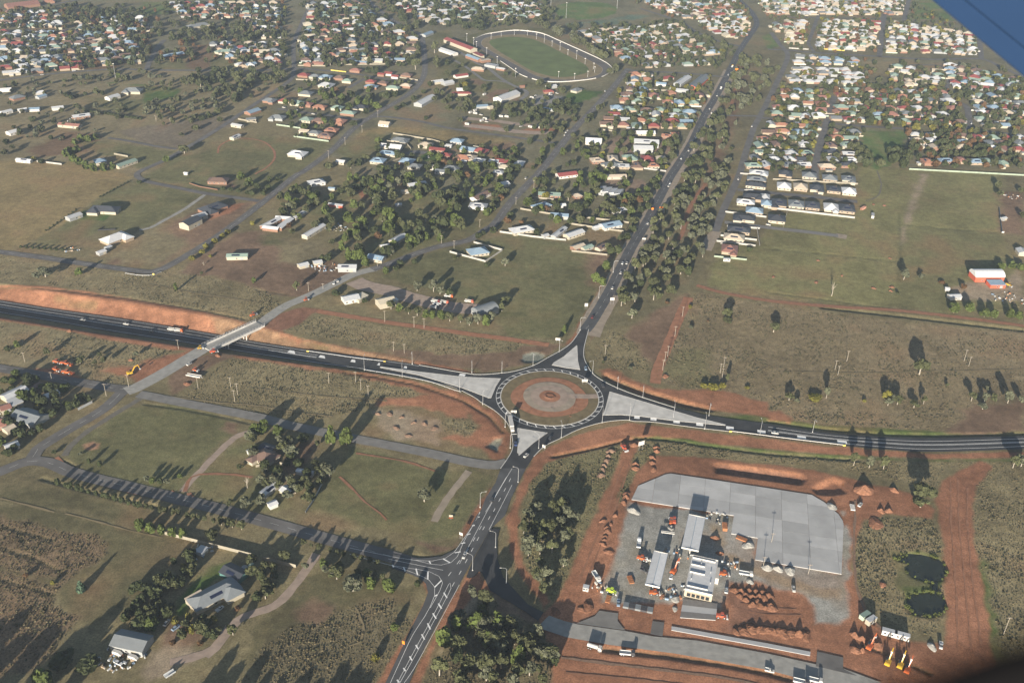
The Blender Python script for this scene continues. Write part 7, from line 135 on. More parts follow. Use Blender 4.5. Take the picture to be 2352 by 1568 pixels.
mat('wood', (.2,.16,.12), .9, .2, .2, 2); mat('bark', (.22,.19,.15), .9, .2, .2, 2); mat('bark_pale', (.3,.27,.225), .9, .2, .15, 2)
mat('solar', (.015,.02,.045), .2, .6, .1)
mat('pond_water', (.02,.024,.014), .1, .5, .3, .1)
LEAF = [(.06,.066,.029), (.084,.09,.056), (.06,.079,.02), (.036,.045,.017), (.12,.112,.022), (.095,.055,.026), (.3,.26,.2), (.05,.08,.05)]
LEAFM = [mat('leaf_%s' % k, c, .8, .2, .35, .45, objvar=.22) for k, c in zip(('gum','grey_gum','pine','dark_round','yellow','autumn','dry','fir'), LEAF)]
mat('dry_grass', (.125,.105,.06), .95, .1, .35, .1); mat('green_grass', (.075,.07,.037), .95, .1, .35, .1)

# ---------------------------------------------------------------- mesh helpers
class MB:
    def __init__(s): s.v = []; s.f = []; s.m = []
    def add(s, V, F, mi=0):
        o = len(s.v); s.v += [tuple(x) for x in V]; s.f += [tuple(i+o for i in f) for f in F]; s.m += [mi]*len(F)
    def box(s, x0, x1, y0, y1, z0, z1, M=None, mi=0):
        V = [Vector((x, y, z)) for z in (z0, z1) for x, y in ((x0, y0), (x1, y0), (x1, y1), (x0, y1))]
        if M: V = [M @ q for q in V]
        s.add(V, [(3,2,1,0), (4,5,6,7), (0,1,5,4), (1,2,6,5), (2,3,7,6), (3,0,4,7)], mi)
    def tube(s, pts, rs, n=6, cap=True, mi=0):
        rings = []; o = len(s.v)
        for i, p in enumerate(pts):
            p = Vector(p); d = (Vector(pts[min(i+1, len(pts)-1)]) - Vector(pts[max(i-1, 0)])); d = d.normalized() if d.length > 1e-6 else Vector((0, 0, 1))
            a = d.orthogonal().normalized(); b = d.cross(a); r = rs[i] if isinstance(rs, (list, tuple)) else rs
            for k in range(n):
                t = 2*math.pi*k/n; s.v.append(tuple(p + r*(math.cos(t)*a + math.sin(t)*b)))
        for i in range(len(pts)-1):
            for k in range(n): s.f.append((o+i*n+k, o+i*n+(k+1) % n, o+(i+1)*n+(k+1) % n, o+(i+1)*n+k)); s.m.append(mi)
        if cap:
            s.f.append(tuple(o+k for k in range(n-1, -1, -1))); s.f.append(tuple(o+(len(pts)-1)*n+k for k in range(n))); s.m += [mi, mi]
    def prism(s, poly, z0, z1, mi=0):      # vertical walls round a polygon plus its top
        n = len(poly); a = sum(poly[i][0]*poly[(i+1) % n][1]-poly[(i+1) % n][0]*poly[i][1] for i in range(n))
        if a < 0: poly = poly[::-1]
        V = [(x, y, z0) for x, y in poly] + [(x, y, z1) for x, y in poly]
        s.add(V, [tuple(range(n, 2*n))] + [(i, (i+1) % n, n+(i+1) % n, n+i) for i in range(n)], mi)
    def mesh(s, name, mats):
        me = bpy.data.meshes.new(name); me.from_pydata(s.v, [], s.f)
        for m in (mats if isinstance(mats, (list, tuple)) else [mats]): me.materials.append(m if not isinstance(m, str) else MATS[m])
        if max(s.m or [0]) > 0: me.polygons.foreach_set('material_index', s.m)
        me.update(); return me
    def build(s, name, mats, parent=None): return link(name, s.mesh(name, mats), parent)
def link(name, me, parent=None):
    o = bpy.data.objects.new(name, me); col.objects.link(o)
    if parent: o.parent = parent
    return o
def tag(o, label=None, cat=None, group=None, kind=None):
    if label: o['label'] = label
    if cat: o['category'] = cat
    if group: o['group'] = group
    if kind: o['kind'] = kind
    return o
def empty(name, x, y, z=0, rz=0):
    o = bpy.data.objects.new(name, None); col.objects.link(o); o.location = (x, y, z); o.rotation_euler = (0, 0, rz); o.empty_display_size = .5; return o
def copy_tree(o, parent=None):
    c = o.copy(); col.objects.link(c); c.parent = parent
    for ch in o.children: copy_tree(ch, c)
    return c
def sheet(name, poly, z, m, parent=None, kind='structure'):
    b = MB(); n = len(poly); a = sum(poly[i][0]*poly[(i+1) % n][1]-poly[(i+1) % n][0]*poly[i][1] for i in range(n))
    if a < 0: poly = poly[::-1]
    b.add([(x, y, z) for x, y in poly], [tuple(range(n))]); o = b.build(name, m, parent)
    if parent is None: o['kind'] = kind
    return o
def smooth_line(P, step=6.0):
    P = [Vector(p) for p in P]
    if len(P) < 3: return P
    out = []
    for i in range(len(P)-1):
        p0, p1, p2, p3 = P[max(i-1, 0)], P[i], P[i+1], P[min(i+2, len(P)-1)]; n = max(1, int((p2-p1).length/step))
        for k in range(n):
            t = k/n; out.append(.5*((2*p1)+(p2-p0)*t+(2*p0-5*p1+4*p2-p3)*t*t+(3*p1-p0-3*p2+p3)*t**3))
    return out+[P[-1]]
def offset_line(P, d):
    out = []
    for i, p in enumerate(P):
        t = (P[min(i+1, len(P)-1)]-P[max(i-1, 0)]).to_2d(); t = t.normalized() if t.length else Vector((1, 0)); q = p.copy(); q.x += -t.y*d; q.y += t.x*d; out.append(q)
    return out
def add_strip(b, P, w, z, h=0, jitter=0, rnd=None):
    j = (lambda: rnd.uniform(-jitter, jitter)) if jitter else (lambda: 0)
    L = offset_line(P, w/2); Rr = offset_line(P, -w/2); V = []
    for l, r in zip(L, Rr):
        zl = (l.z if len(l) > 2 else 0)
        V += [(l.x+j(), l.y+j(), z+zl), (r.x+j(), r.y+j(), z+zl)]
    F = [(2*i+1, 2*i+3, 2*i+2, 2*i) for i in range(len(P)-1)]
    b.add(V, F)
    if h:
        n = len(V); V2 = [(x, y, zz+h) for x, y, zz in V]; o = len(b.v); b.add(V2, F)
        for i in range(len(P)-1):
            for s_ in (0, 1): b.f.append((o-n+2*i+s_, o-n+2*i+2+s_, o+2*i+2+s_, o+2*i+s_)); b.m.append(0)
        for i in (0, len(P)-1): b.f.append((o-n+2*i, o-n+2*i+1, o+2*i+1, o+2*i)); b.m.append(0)
def V3(L, z=0): return [Vector((p[0], p[1], p[2] if len(p) > 2 else z)) for p in L]
def ordinal(k): return {1:'first',2:'second',3:'third',4:'fourth',5:'fifth',6:'sixth',7:'seventh',8:'eighth',9:'ninth',10:'tenth'}.get(k, '%d%s' % (k, 'th' if 10 < k % 100 < 14 else {1:'st',2:'nd',3:'rd'}.get(k % 10, 'th')))
def number_labels(items, fmt):   # items: (object, key phrase, tail phrase, screen x) -> unique labels by left-to-right order
    g = {}
    for it in items: g.setdefault((it[1], it[2]), []).append(it)
    for (a, b_), L in g.items():
        L.sort(key=lambda i: i[3])
        for k, it in enumerate(L): it[0]['label'] = ('%s %s' % (a, b_)) if len(L) == 1 else fmt % (a, ordinal(k+1), b_)

# ---------------------------------------------------------------- ground
def vnoise(x, y, s, seed=0):
    x = x/s; y = y/s; xi = np.floor(x).astype(np.int64); yi = np.floor(y).astype(np.int64); fx = x-xi; fy = y-yi
    fx = fx*fx*(3-2*fx); fy = fy*fy*(3-2*fy)
    def h(a, b):
        n = (a*374761393 + b*668265263 + seed*1442695041) & 0xffffffff; n = ((n ^ (n >> 13))*1274126177) & 0xffffffff; return ((n ^ (n >> 16)) & 0xffff)/65535.0
    return (h(xi, yi)*(1-fx)+h(xi+1, yi)*fx)*(1-fy)+(h(xi, yi+1)*(1-fx)+h(xi+1, yi+1)*fx)*fy
def sdist(X, Y, poly):           # signed distance, inside negative
    d = np.full(X.shape, 1e9); ins = np.zeros(X.shape, bool); n = len(poly)
    for i in range(n):
        ax, ay = poly[i]; bx, by = poly[(i+1) % n]; ex, ey = bx-ax, by-ay; L = ex*ex+ey*ey+1e-9
        t = np.clip(((X-ax)*ex+(Y-ay)*ey)/L, 0, 1); d = np.minimum(d, np.hypot(X-ax-t*ex, Y-ay-t*ey))
        c = (ay > Y) != (by > Y)
        with np.errstate(divide='ignore', invalid='ignore'): ins ^= c & (X < ex*(Y-ay)/(ey if ey else 1e-9)+ax)
    return np.where(ins, -d, d)
def axis(parts):
    out = []
    for a, b, s in parts: out += list(np.arange(a, b, s))
    return np.array(out+[parts[-1][1]])
gx = axis([(-8000, -3000, 500), (-3000, -1000, 60), (-1000, -480, 8), (-480, -330, 2.6), (-330, 330, 1.5), (330, 480, 2.6), (480, 1100, 8), (1100, 3000, 60), (3000, 8000, 500)])
gy = axis([(-1400, 200, 200), (200, 292, 8), (292, 560, 1.3), (560, 800, 1.9), (800, 1100, 3), (1100, 2200, 7), (2200, 4000, 60), (4000, 13000, 1000)])
GX, GY = np.meshgrid(gx, gy); X = GX.ravel(); Y = GY.ravel()
ZC = dict(base=(.155,.132,.072,.5), suburb=(.14,.13,.08,.2), dry=(.18,.152,.088,.5), green=(.12,.116,.056,.25), lawn=(.06,.1,.026,.1), brown=(.15,.1,.062,.2), stubble=(.15,.125,.09,.6), tan=(.2,.155,.075,.5), brownred=(.175,.118,.078,.3),
    reddirt=(.275,.132,.076,.25), batterdry=(.235,.145,.085,.3), scrub=(.2,.168,.095,1), yard=(.22,.16,.115,.1), yardtan=(.25,.2,.14,.1), darkgreen=(.1,.09,.047,.3), brownscrub=(.15,.108,.066,1), scrub2=(.14,.118,.07,1), scrubgreen=(.165,.15,.078,.9),
    greenstrip=(.075,.1,.03,.4), reddark=(.19,.1,.065,.2), gravel=(.255,.25,.225,.12), field=(.19,.152,.092,.9), estategreen=(.165,.155,.07,.3), estategreen2=(.14,.132,.062,.35), ovalgreen=(.085,.13,.042,.1), parkdry=(.18,.15,.085,.2), reserve=(.13,.115,.065,.5),
    redtint=(.15,.1,.062,.3), courtgreen=(.1,.14,.1,.05), gravelgrey=(.2,.195,.185,.1), sand=(.36,.21,.13,.1), gravelgreen=(.2,.21,.175,.1))
C = np.empty((X.size, 3)); C[:] = ZC['base'][:3]; RG = np.full(X.size, ZC['base'][3])
wob = (vnoise(X, Y, 9, 3)-.5)*2 + (vnoise(X, Y, 3.5, 4)-.5)
def paint(poly, cl, soft):
    xs = [p[0] for p in poly]; ys = [p[1] for p in poly]; pad = soft*2+4
    i = np.where((X > min(xs)-pad) & (X < max(xs)+pad) & (Y > min(ys)-pad) & (Y < max(ys)+pad))[0]
    if not i.size: return
    d = sdist(X[i], Y[i], poly) + wob[i]*min(soft, 4)*.7
    a = np.clip(.5-d/max(soft, 1.0), 0, 1)[:, None]; c = ZC[cl]
    C[i] = C[i]*(1-a)+np.array(c[:3])*a; RG[i] = RG[i]*(1-a[:, 0])+c[3]*a[:, 0]
for cl, poly, soft in ZONES: paint(poly, cl, soft)
for poly, d_, cl in BASINS: paint(poly, cl, 1.2)
# colour variety that belongs to the ground itself: drier and greener patches, bare red soil showing through
n1 = vnoise(X, Y, 60, 11); n2 = vnoise(X, Y, 18, 12); n3 = vnoise(X, Y, 5, 13); n4 = vnoise(X, Y, 2.2, 14)
val = 1+.34*(n1-.5)+.38*(n2-.5)+.26*(n3-.5)+.22*(n4-.5)*(.3+RG)
C *= val[:, None]; C *= np.where(C[:, 1:2]/C[:, 0:1] > .68, 1.1, 1.0)
gr = C[:, 1]/C[:, 0]; C[:, 1] *= np.where(gr > .72, 1.0, 1.0); soil = np.clip((n1*.5+n2*.5-.62)*5, 0, 1)*np.clip((gr-.6)*4, 0, 1)*.5
C = C*(1-soil[:, None])+np.array((.2,.115,.065))*soil[:, None]
dryp = np.clip((vnoise(X, Y, 30, 21)*.6+vnoise(X, Y, 8, 22)*.4-.55)*4, 0, 1)*np.clip((gr-.7)*4, 0, 1)*.45
C = C*(1-dryp[:, None])+np.array((.21,.165,.085))*dryp[:, None]
# relief: rough grass dips, basins, ponds, highway cutting
Z = -(.06+.3*RG*np.clip(n4*.5+n3*.5, 0, 1))
Z[(Y > 1100)] *= .3
for poly, dep, cl in BASINS+[(p, 1.2, '') for p in PONDS]:
    xs = [p[0] for p in poly]; ys = [p[1] for p in poly]
    i = np.where((X > min(xs)-6) & (X < max(xs)+6) & (Y > min(ys)-6) & (Y < max(ys)+6))[0]
    Z[i] -= dep*np.clip(.5-sdist(X[i], Y[i], poly)/3, 0, 1)
def line_dist(x, y, P):
    d = np.full(x.shape, 1e9)
    for (ax_, ay_), (bx_, by_) in zip(P, P[1:]):
        ex, ey = bx_-ax_, by_-ay_; t = np.clip(((x-ax_)*ex+(y-ay_)*ey)/(ex*ex+ey*ey+1e-9), 0, 1); d = np.minimum(d, np.hypot(x-ax_-t*ex, y-ay_-t*ey))
    return d
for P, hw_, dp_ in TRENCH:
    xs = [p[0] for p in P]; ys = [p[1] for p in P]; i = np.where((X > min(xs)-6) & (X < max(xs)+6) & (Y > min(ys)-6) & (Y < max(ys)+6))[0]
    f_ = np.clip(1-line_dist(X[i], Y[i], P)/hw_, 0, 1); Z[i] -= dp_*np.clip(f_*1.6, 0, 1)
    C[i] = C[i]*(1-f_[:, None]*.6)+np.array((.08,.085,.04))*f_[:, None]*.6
HT = smooth_line(V3([(x, y, -d) for x, y, d in HWY_T]), 8); HB = smooth_line(V3([(x, y, -d) for x, y, d in HWY_B]), 8)
def resample(P, n):
    d = [0]
    for a, b in zip(P, P[1:]): d.append(d[-1]+(b-a).length)
    t = np.linspace(0, d[-1], n); A = np.array([tuple(p) for p in P]); return [Vector((np.interp(q, d, A[:, 0]), np.interp(q, d, A[:, 1]), np.interp(q, d, A[:, 2]))) for q in t]
NH = 90; HT = resample(HT, NH); HB = resample(HB, NH)
ci = np.where((X < -20) & (X > -560) & (Y > 520) & (Y < 800))[0]
best = np.full(ci.size, 1e9); dep = np.zeros(ci.size); hwid = np.zeros(ci.size)
for k in range(NH):
    c = (HT[k]+HB[k])/2; d = np.hypot(X[ci]-c.x, Y[ci]-c.y); s = d < best; best[s] = d[s]; dep[s] = -c.z; hwid[s] = (HT[k]-HB[k]).length/2
cen = [(a+b)/2 for a, b in zip(HT, HB)]
best2 = np.full(ci.size, 1e9)
for k in range(NH-1):
    ax, ay, bx, by = cen[k].x, cen[k].y, cen[k+1].x, cen[k+1].y; ex, ey = bx-ax, by-ay; L = ex*ex+ey*ey
    t = np.clip(((X[ci]-ax)*ex+(Y[ci]-ay)*ey)/L, 0, 1); best2 = np.minimum(best2, np.hypot(X[ci]-ax-t*ex, Y[ci]-ay-t*ey))
ext = X[ci] < cen[0].x+1
best2 = np.where(ext, np.abs((Y[ci]-cen[0].y)-(X[ci]-cen[0].x)*((cen[1].y-cen[0].y)/(cen[1].x-cen[0].x))), best2)
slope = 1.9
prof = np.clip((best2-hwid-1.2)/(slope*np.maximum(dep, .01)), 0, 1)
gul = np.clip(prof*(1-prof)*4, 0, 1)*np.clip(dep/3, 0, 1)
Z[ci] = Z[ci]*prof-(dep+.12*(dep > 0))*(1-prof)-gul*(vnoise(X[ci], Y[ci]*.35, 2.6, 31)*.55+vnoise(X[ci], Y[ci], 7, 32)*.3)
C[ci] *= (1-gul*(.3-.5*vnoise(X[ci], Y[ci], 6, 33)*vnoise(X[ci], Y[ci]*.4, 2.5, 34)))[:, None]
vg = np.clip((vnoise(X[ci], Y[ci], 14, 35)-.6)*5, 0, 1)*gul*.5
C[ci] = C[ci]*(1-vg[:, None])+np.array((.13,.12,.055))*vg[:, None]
CX, CY = X, Y
def ground_mesh():
    nx, ny = len(gx), len(gy); me = bpy.data.meshes.new('ground'); co = np.stack([X, Y, Z], 1).astype(np.float32)
    idx = np.arange(nx*ny).reshape(ny, nx); q = np.stack([idx[:-1, :-1], idx[:-1, 1:], idx[1:, 1:], idx[1:, :-1]], -1).reshape(-1, 4).astype(np.int32)
    me.vertices.add(len(co)); me.vertices.foreach_set('co', co.ravel()); me.loops.add(q.size); me.loops.foreach_set('vertex_index', q.ravel())
    me.polygons.add(len(q)); me.polygons.foreach_set('loop_start', np.arange(0, q.size, 4, dtype=np.int32))
    me.polygons.foreach_set('use_smooth', np.ones(len(q), bool)); me.update()
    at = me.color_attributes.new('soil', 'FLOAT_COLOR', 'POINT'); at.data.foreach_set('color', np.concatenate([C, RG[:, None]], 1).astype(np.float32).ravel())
    m = bpy.data.materials.new('ground_soil_and_grass'); m.use_nodes = True; n = m.node_tree; p = n.nodes['Principled BSDF']; p.inputs['Roughness'].default_value = 1; p.inputs['Specular IOR Level'].default_value = .1
    a = n.nodes.new('ShaderNodeAttribute'); a.attribute_name = 'soil'; ge = n.nodes.new('ShaderNodeNewGeometry')
    def noise(s, dt=5):
        z = n.nodes.new('ShaderNodeTexNoise'); z.inputs['Scale'].default_value = s; z.inputs['Detail'].default_value = dt; z.inputs['Roughness'].default_value = .65; n.links.new(ge.outputs['Position'], z.inputs['Vector']); return z.outputs[0]
    def mapr(x, lo, hi):
        r = n.nodes.new('ShaderNodeMapRange'); r.inputs[1].default_value = .3; r.inputs[2].default_value = .7; r.inputs[3].default_value = lo; r.inputs[4].default_value = hi; n.links.new(x, r.inputs[0]); return r.outputs[0]
    na, nb = noise(1.1, 6), noise(.22, 7); f = n.nodes.new('ShaderNodeMath'); f.operation = 'MULTIPLY'; n.links.new(mapr(na, .62, 1.38), f.inputs[0]); n.links.new(mapr(nb, .74, 1.26), f.inputs[1])
    v = n.nodes.new('ShaderNodeVectorMath'); v.operation = 'SCALE'; n.links.new(a.outputs['Color'], v.inputs[0]); n.links.new(f.outputs[0], v.inputs['Scale']); n.links.new(v.outputs[0], p.inputs['Base Color'])
    b = n.nodes.new('ShaderNodeBump'); b.inputs['Distance'].default_value = .35; n.links.new(na, b.inputs['Height'])
    st = n.nodes.new('ShaderNodeMapRange'); st.inputs[3].default_value = .1; st.inputs[4].default_value = .4; n.links.new(a.outputs['Alpha'], st.inputs[0]); n.links.new(st.outputs[0], b.inputs['Strength']); n.links.new(b.outputs[0], p.inputs['Normal'])
    me.materials.append(m); return me
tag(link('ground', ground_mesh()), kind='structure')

# ---------------------------------------------------------------- roads
rnd = random.Random(7)
zl = .02
for i, (nm, P, wd, m) in enumerate(TRACKS):
    b = MB(); add_strip(b, smooth_line(V3(P), 4), wd, .02+.004*i, jitter=.35, rnd=rnd); tag(b.build(nm, m), kind='structure')
for i, (nm, P, wd, m) in enumerate(ROADS):
    b = MB(); S = smooth_line(V3(P), 5); add_strip(b, S, wd, .13+.004*i, jitter=.12, rnd=rnd); o = tag(b.build(nm, m), kind='structure')
    if m == 'asphalt_old' and wd >= 8 and i < 16 or nm == 'main_road':
        lb = MB(); acc = 0
        for a, c in zip(S, S[1:]):
            if int(acc/6) % 2 == 0: add_strip(lb, [a, c], .1, .15+.004*i)
            acc += (c-a).length
        lb.build('centre_line', 'paint', o)
# gravel verges keep the road edges ragged
# west highway in its cutting
b = MB(); V = []
for a, c in zip(HT, HB): V += [tuple(a), tuple(c)]
b.add([(x, y, z+.33) for x, y, z in V], [(2*i+1, 2*i+3, 2*i+2, 2*i) for i in range(NH-1)]); hwy = tag(b.build('highway', 'asphalt_new'), kind='structure')
lb = MB()
for fr, k1 in ((.07, NH), (.33, 66), (.49, 66), (.53, 66), (.93, NH)):
    add_strip(lb, [HT[k]*(1-fr)+HB[k]*fr for k in range(k1)], .28, .345)
lb.build('lane_line', 'paint', hwy)
b = MB(); ET = resample(smooth_line(V3(EHWY_TOP), 8), 60); EB = resample(smooth_line(V3(EHWY_BOT), 8), 60); V = []
for a, c in zip(ET, EB): V += [(a.x, a.y, .34), (c.x, c.y, .34)]
b.add(V, [(2*i+1, 2*i+3, 2*i+2, 2*i) for i in range(59)]); eh = tag(b.build('highway', 'asphalt_new'), kind='structure')
lb = MB()
for fr in (.22, .46, .52, .8): add_strip(lb, [a*(1-fr)+c*fr for a, c in zip(ET, EB)], .3, .355)
lb.build('lane_line', 'paint', eh)
rb = sheet('roundabout_road', RB_OUT, .35, 'asphalt_new')
b = MB(); ss = V3(RB_OUT); add_strip(b, smooth_line(ss[0:10], 3), .5, .35, .14); b.build('kerb', 'kerb', rb)
b = MB(); add_strip(b, smooth_line(ss[10:20], 3), .5, .35, .14); b.build('kerb', 'kerb', rb)
b = MB(); add_strip(b, smooth_line(ss[23:34], 3), .4, .35, .14); b.build('kerb', 'kerb', rb)
b = MB(); add_strip(b, smooth_line(ss[35:46], 3), .4, .35, .14); b.build('kerb', 'kerb', rb)
sl = sheet('southern_road', SLEG_L+SLEG_R[::-1], .345, 'asphalt'); sheet('new_side_road', NEWRD, .33, 'asphalt_new')
lb = MB()
for L in LINES: add_strip(lb, smooth_line(V3(L), 4), .2, .365)
lb.build('lane_line', 'paint', sl)
lb = MB()
for a, c in BARS: add_strip(lb, V3([a, c]), .75, .368)
lb.build('chevron_bars', 'paint', sl)
lb = MB()
for L in DASHES:
    S = resample(V3(L), max(2, int(sum((b_-a_).length for a_, b_ in zip(V3(L), V3(L)[1:]))/3)))
    for k in range(0, len(S)-1, 3): add_strip(lb, S[k:k+2], .28, .371)
lb.build('lane_dashes', 'paint', sl)
cx, cy = RBC
def ring(r, n=96): return [Vector((cx+r*math.cos(2*math.pi*k/n), cy+r*math.sin(2*math.pi*k/n), 0)) for k in range(n+1)]
lb = MB(); add_strip(lb, ring(RB_R1), .25, .362); lb.build('lane_line', 'paint', rb)
lb = MB()
for k in range(36):
    t = 2*math.pi*k/36+.05; add_strip(lb, V3([(cx+(RB_R0+.4)*math.cos(t), cy+(RB_R0+.4)*math.sin(t)), (cx+RB_R1*math.cos(t+.05), cy+RB_R1*math.sin(t+.05))]), .65, .365)
lb.build('apron_bars', 'paint', rb)
isl = empty('roundabout_island', cx, cy); tag(isl, kind='structure')
def disc(r0, r1, z0, z1, m, name, seed=0, amp=0):
    b = MB(); n = 72; V = []
    rr = random.Random(seed); ph = [rr.uniform(0, 6.28) for _ in range(4)]
    for k in range(n):
        t = 2*math.pi*k/n; wv = 1+amp*sum(math.sin(t*(q+2)+ph[q])/(q+1) for q in range(4))
        V += [(r0*wv*math.cos(t), r0*wv*math.sin(t), z0), (r1*wv*math.cos(t), r1*wv*math.sin(t), z1)]
    b.add(V, [(2*k, 2*k+1, 2*((k+1) % n)+1, 2*((k+1) % n)) for k in range(n)]); return b.build(name, m, isl)
b = MB(); add_strip(b, [p-Vector((cx, cy, 0)) for p in ring(RB_R0)], .6, .36, .14); b.build('kerb', 'kerb', isl)
disc(0, RB_R0-.2, .9, .48, 'verge_grass', 'grass_ring'); disc(0, 25.5, 1.05, .74, 'red_dirt', 'bare_soil', 3, .04); disc(0, 18.5, 1.2, .98, 'gravel_tan', 'gravel_circle', 5, .015)
disc(0, 13.5, 1.26, 1.13, 'gravel_pink', 'gravel_path', 6, .03); disc(0, 7.2, 1.34, 1.25, 'red_dirt', 'soil_bed', 9, .03); disc(2.8, 4.4, 1.8, 1.36, 'soil_red', 'soil_bank', 11, .05)
b = MB(); add_strip(b, V3([(12, 1.2), (20, 1.6), (27, 2), (33.4, 3)]), 5.5, 1.28); bb = b.build('gravel_path', 'gravel_pink', isl)
for v_ in bb.data.vertices:
    rr_ = math.hypot(v_.co.x, v_.co.y); v_.co.z = np.interp(rr_, [12, 18, 25, 34], [1.2, 1.04, .82, .56])
for poly in (ISL_W, ISL_N, ISL_E, ISL_S):
    b = MB(); b.prism(poly, .3, .5); o = tag(b.build('splitter_island', 'concrete'), kind='structure')
    b = MB(); add_strip(b, V3(poly+[poly[0]]), .45, .36, .16); b.build('kerb', 'kerb', o)
for k, (x, y, d) in enumerate(HATCH_W):
    q = HATCH_W[min(k+1, len(HATCH_W)-1)]; p_ = HATCH_W[max(k-1, 0)]; t = Vector((q[0]-p_[0], q[1]-p_[1])).normalized(); s_ = 6.4-.3*k
    b = MB(); add_strip(b, V3([(x-t.x*s_/2, y-t.y*s_/2), (x+t.x*s_/2, y+t.y*s_/2)]), 3.4, -d+.37); b.build('rumble_patch', 'paint', hwy)
for k, (x, y) in enumerate(HATCH_E):
    q = HATCH_E[min(k+1, len(HATCH_E)-1)]; p_ = HATCH_E[max(k-1, 0)]; t = Vector((q[0]-p_[0], q[1]-p_[1])).normalized(); s_ = 3.6+.35*k
    b = MB(); add_strip(b, V3([(x-t.x*s_/2, y-t.y*s_/2), (x+t.x*s_/2, y+t.y*s_/2)]), 3.4, .372); b.build('rumble_patch', 'paint', eh)
# trotting track
def ring_poly(P):
    Q = P[-1:]+P+P[:2]; S = []
    for i in range(1, len(Q)-2):
        p0, p1, p2, p3 = [Vector(q) for q in Q[i-1:i+3]]
        for k in range(5): t = k/5; S.append(tuple(.5*((2*p1)+(p2-p0)*t+(2*p0-5*p1+4*p2-p3)*t*t+(3*p1-p0-3*p2+p3)*t**3)))
    return S
TRACK_OUT = ring_poly(TRACK_OUT); TRACK_IN = ring_poly(TRACK_IN); TRACK_GRASS = ring_poly(TRACK_GRASS)
tr = sheet('trotting_track', TRACK_OUT, .33, 'track_dirt'); sheet('track_verge', TRACK_IN, .36, 'grass_track'); sheet('track_infield', TRACK_GRASS, .39, 'oval_grass')
b = MB(); to = V3(TRACK_OUT); add_strip(b, to[0:65], .25, .3, 1.3); tag(b.build('track_fence', 'wall_white'), 'white boards around the far side of the trotting track', 'fence')
b = MB(); add_strip(b, to[66:86], .25, .3, 1.3); tag(b.build('track_fence', 'wall_white'), 'white boards around the near end of the trotting track', 'fence')
b = MB(); add_strip(b, to[87:100], .2, .3, 1.1); tag(b.build('track_fence', 'wall_white'), 'short white boards left of the near track gate', 'fence')
b = MB(); ti = V3(TRACK_IN); add_strip(b, ti+[ti[0]], .9, .375); b.build('inner_rail_path', 'gravel_tan', tr)
# ponds
for p in PONDS: sheet('pond', p, -.55, 'pond_water')
# site sheets
sheet('site_road', SITEROAD, .31, 'gravel_pale')
for n_, p in SLABS2: sheet(n_, p, .335, 'asphalt_grey' if 'apron' in n_ else 'asphalt_old')
b = MB(); b.prism(FOOTPATH, .1, .42); tag(b.build('footpath', 'concrete_pad'), kind='structure')
# concrete pad of separate poured panels
ax = Vector((PADAX[1][0]-PADAX[0][0], PADAX[1][1]-PADAX[0][1])).normalized(); ay = Vector((-ax.y, ax.x)); o0 = Vector(PADAX[0])
PL = [((Vector(p)-o0).dot(ax), (Vector(p)-o0).dot(ay)) for p in PAD]
def clip(poly, x0, x1, y0, y1):
    for a, s_, c in ((0, 1, x0), (0, -1, x1), (1, 1, y0), (1, -1, y1)):
        out = []
        for i in range(len(poly)):
            p, q = poly[i-1], poly[i]; dp, dq = s_*(p[a]-c), s_*(q[a]-c)
            if (dp >= 0) != (dq >= 0):
                t = dp/(dp-dq); out.append((p[0]+t*(q[0]-p[0]), p[1]+t*(q[1]-p[1])))
            if dq >= 0: out.append(q)
        poly = out
        if len(poly) < 3: return []
    return poly
pad = empty('concrete_pad', o0.x, o0.y); tag(pad, kind='structure')
mat('pad_panel', (.36,.362,.36), .85, .25, .14, .11, objvar=.15)
px_ = sorted(set([PL[i][0] for i in (13-1,)]))
xs = [p[0] for p in PL]; ys = [p[1] for p in PL]; sx, sy = 15.2, 9.5
for i in range(int(min(xs)//sx), int(max(xs)//sx)+1):
    for j in range(int(min(ys)//sy), int(max(ys)//sy)+1):
        q = clip(PL, i*sx+.06, (i+1)*sx-.06, j*sy+.06, (j+1)*sy-.06)
        if len(q) < 3: continue
        a = abs(sum(q[k-1][0]*q[k][1]-q[k][0]*q[k-1][1] for k in range(len(q))))/2
        if a < 1: continue
        b = MB(); b.prism([tuple(ax*u+ay*v) for u, v in q], 0, .40); b.build('panel', 'pad_panel', pad)
for n_, p in SLABS:
    b = MB(); b.prism(p, 0, .36); o = tag(b.build(n_, 'concrete_pad'), kind='structure')
    A, B, C_, D = [Vector(q) for q in p]
    for f0, f1 in ((0, .34), (.68, 1)):
        sheet('dark_band', [tuple(A*(1-f0)+D*f0), tuple(B*(1-f0)+C_*f0), tuple(B*(1-f1)+C_*f1), tuple(A*(1-f1)+D*f1)], .375, mat('dark_concrete', (.16,.155,.15), .9), o)  # two bands across the slab in a darker concrete tone

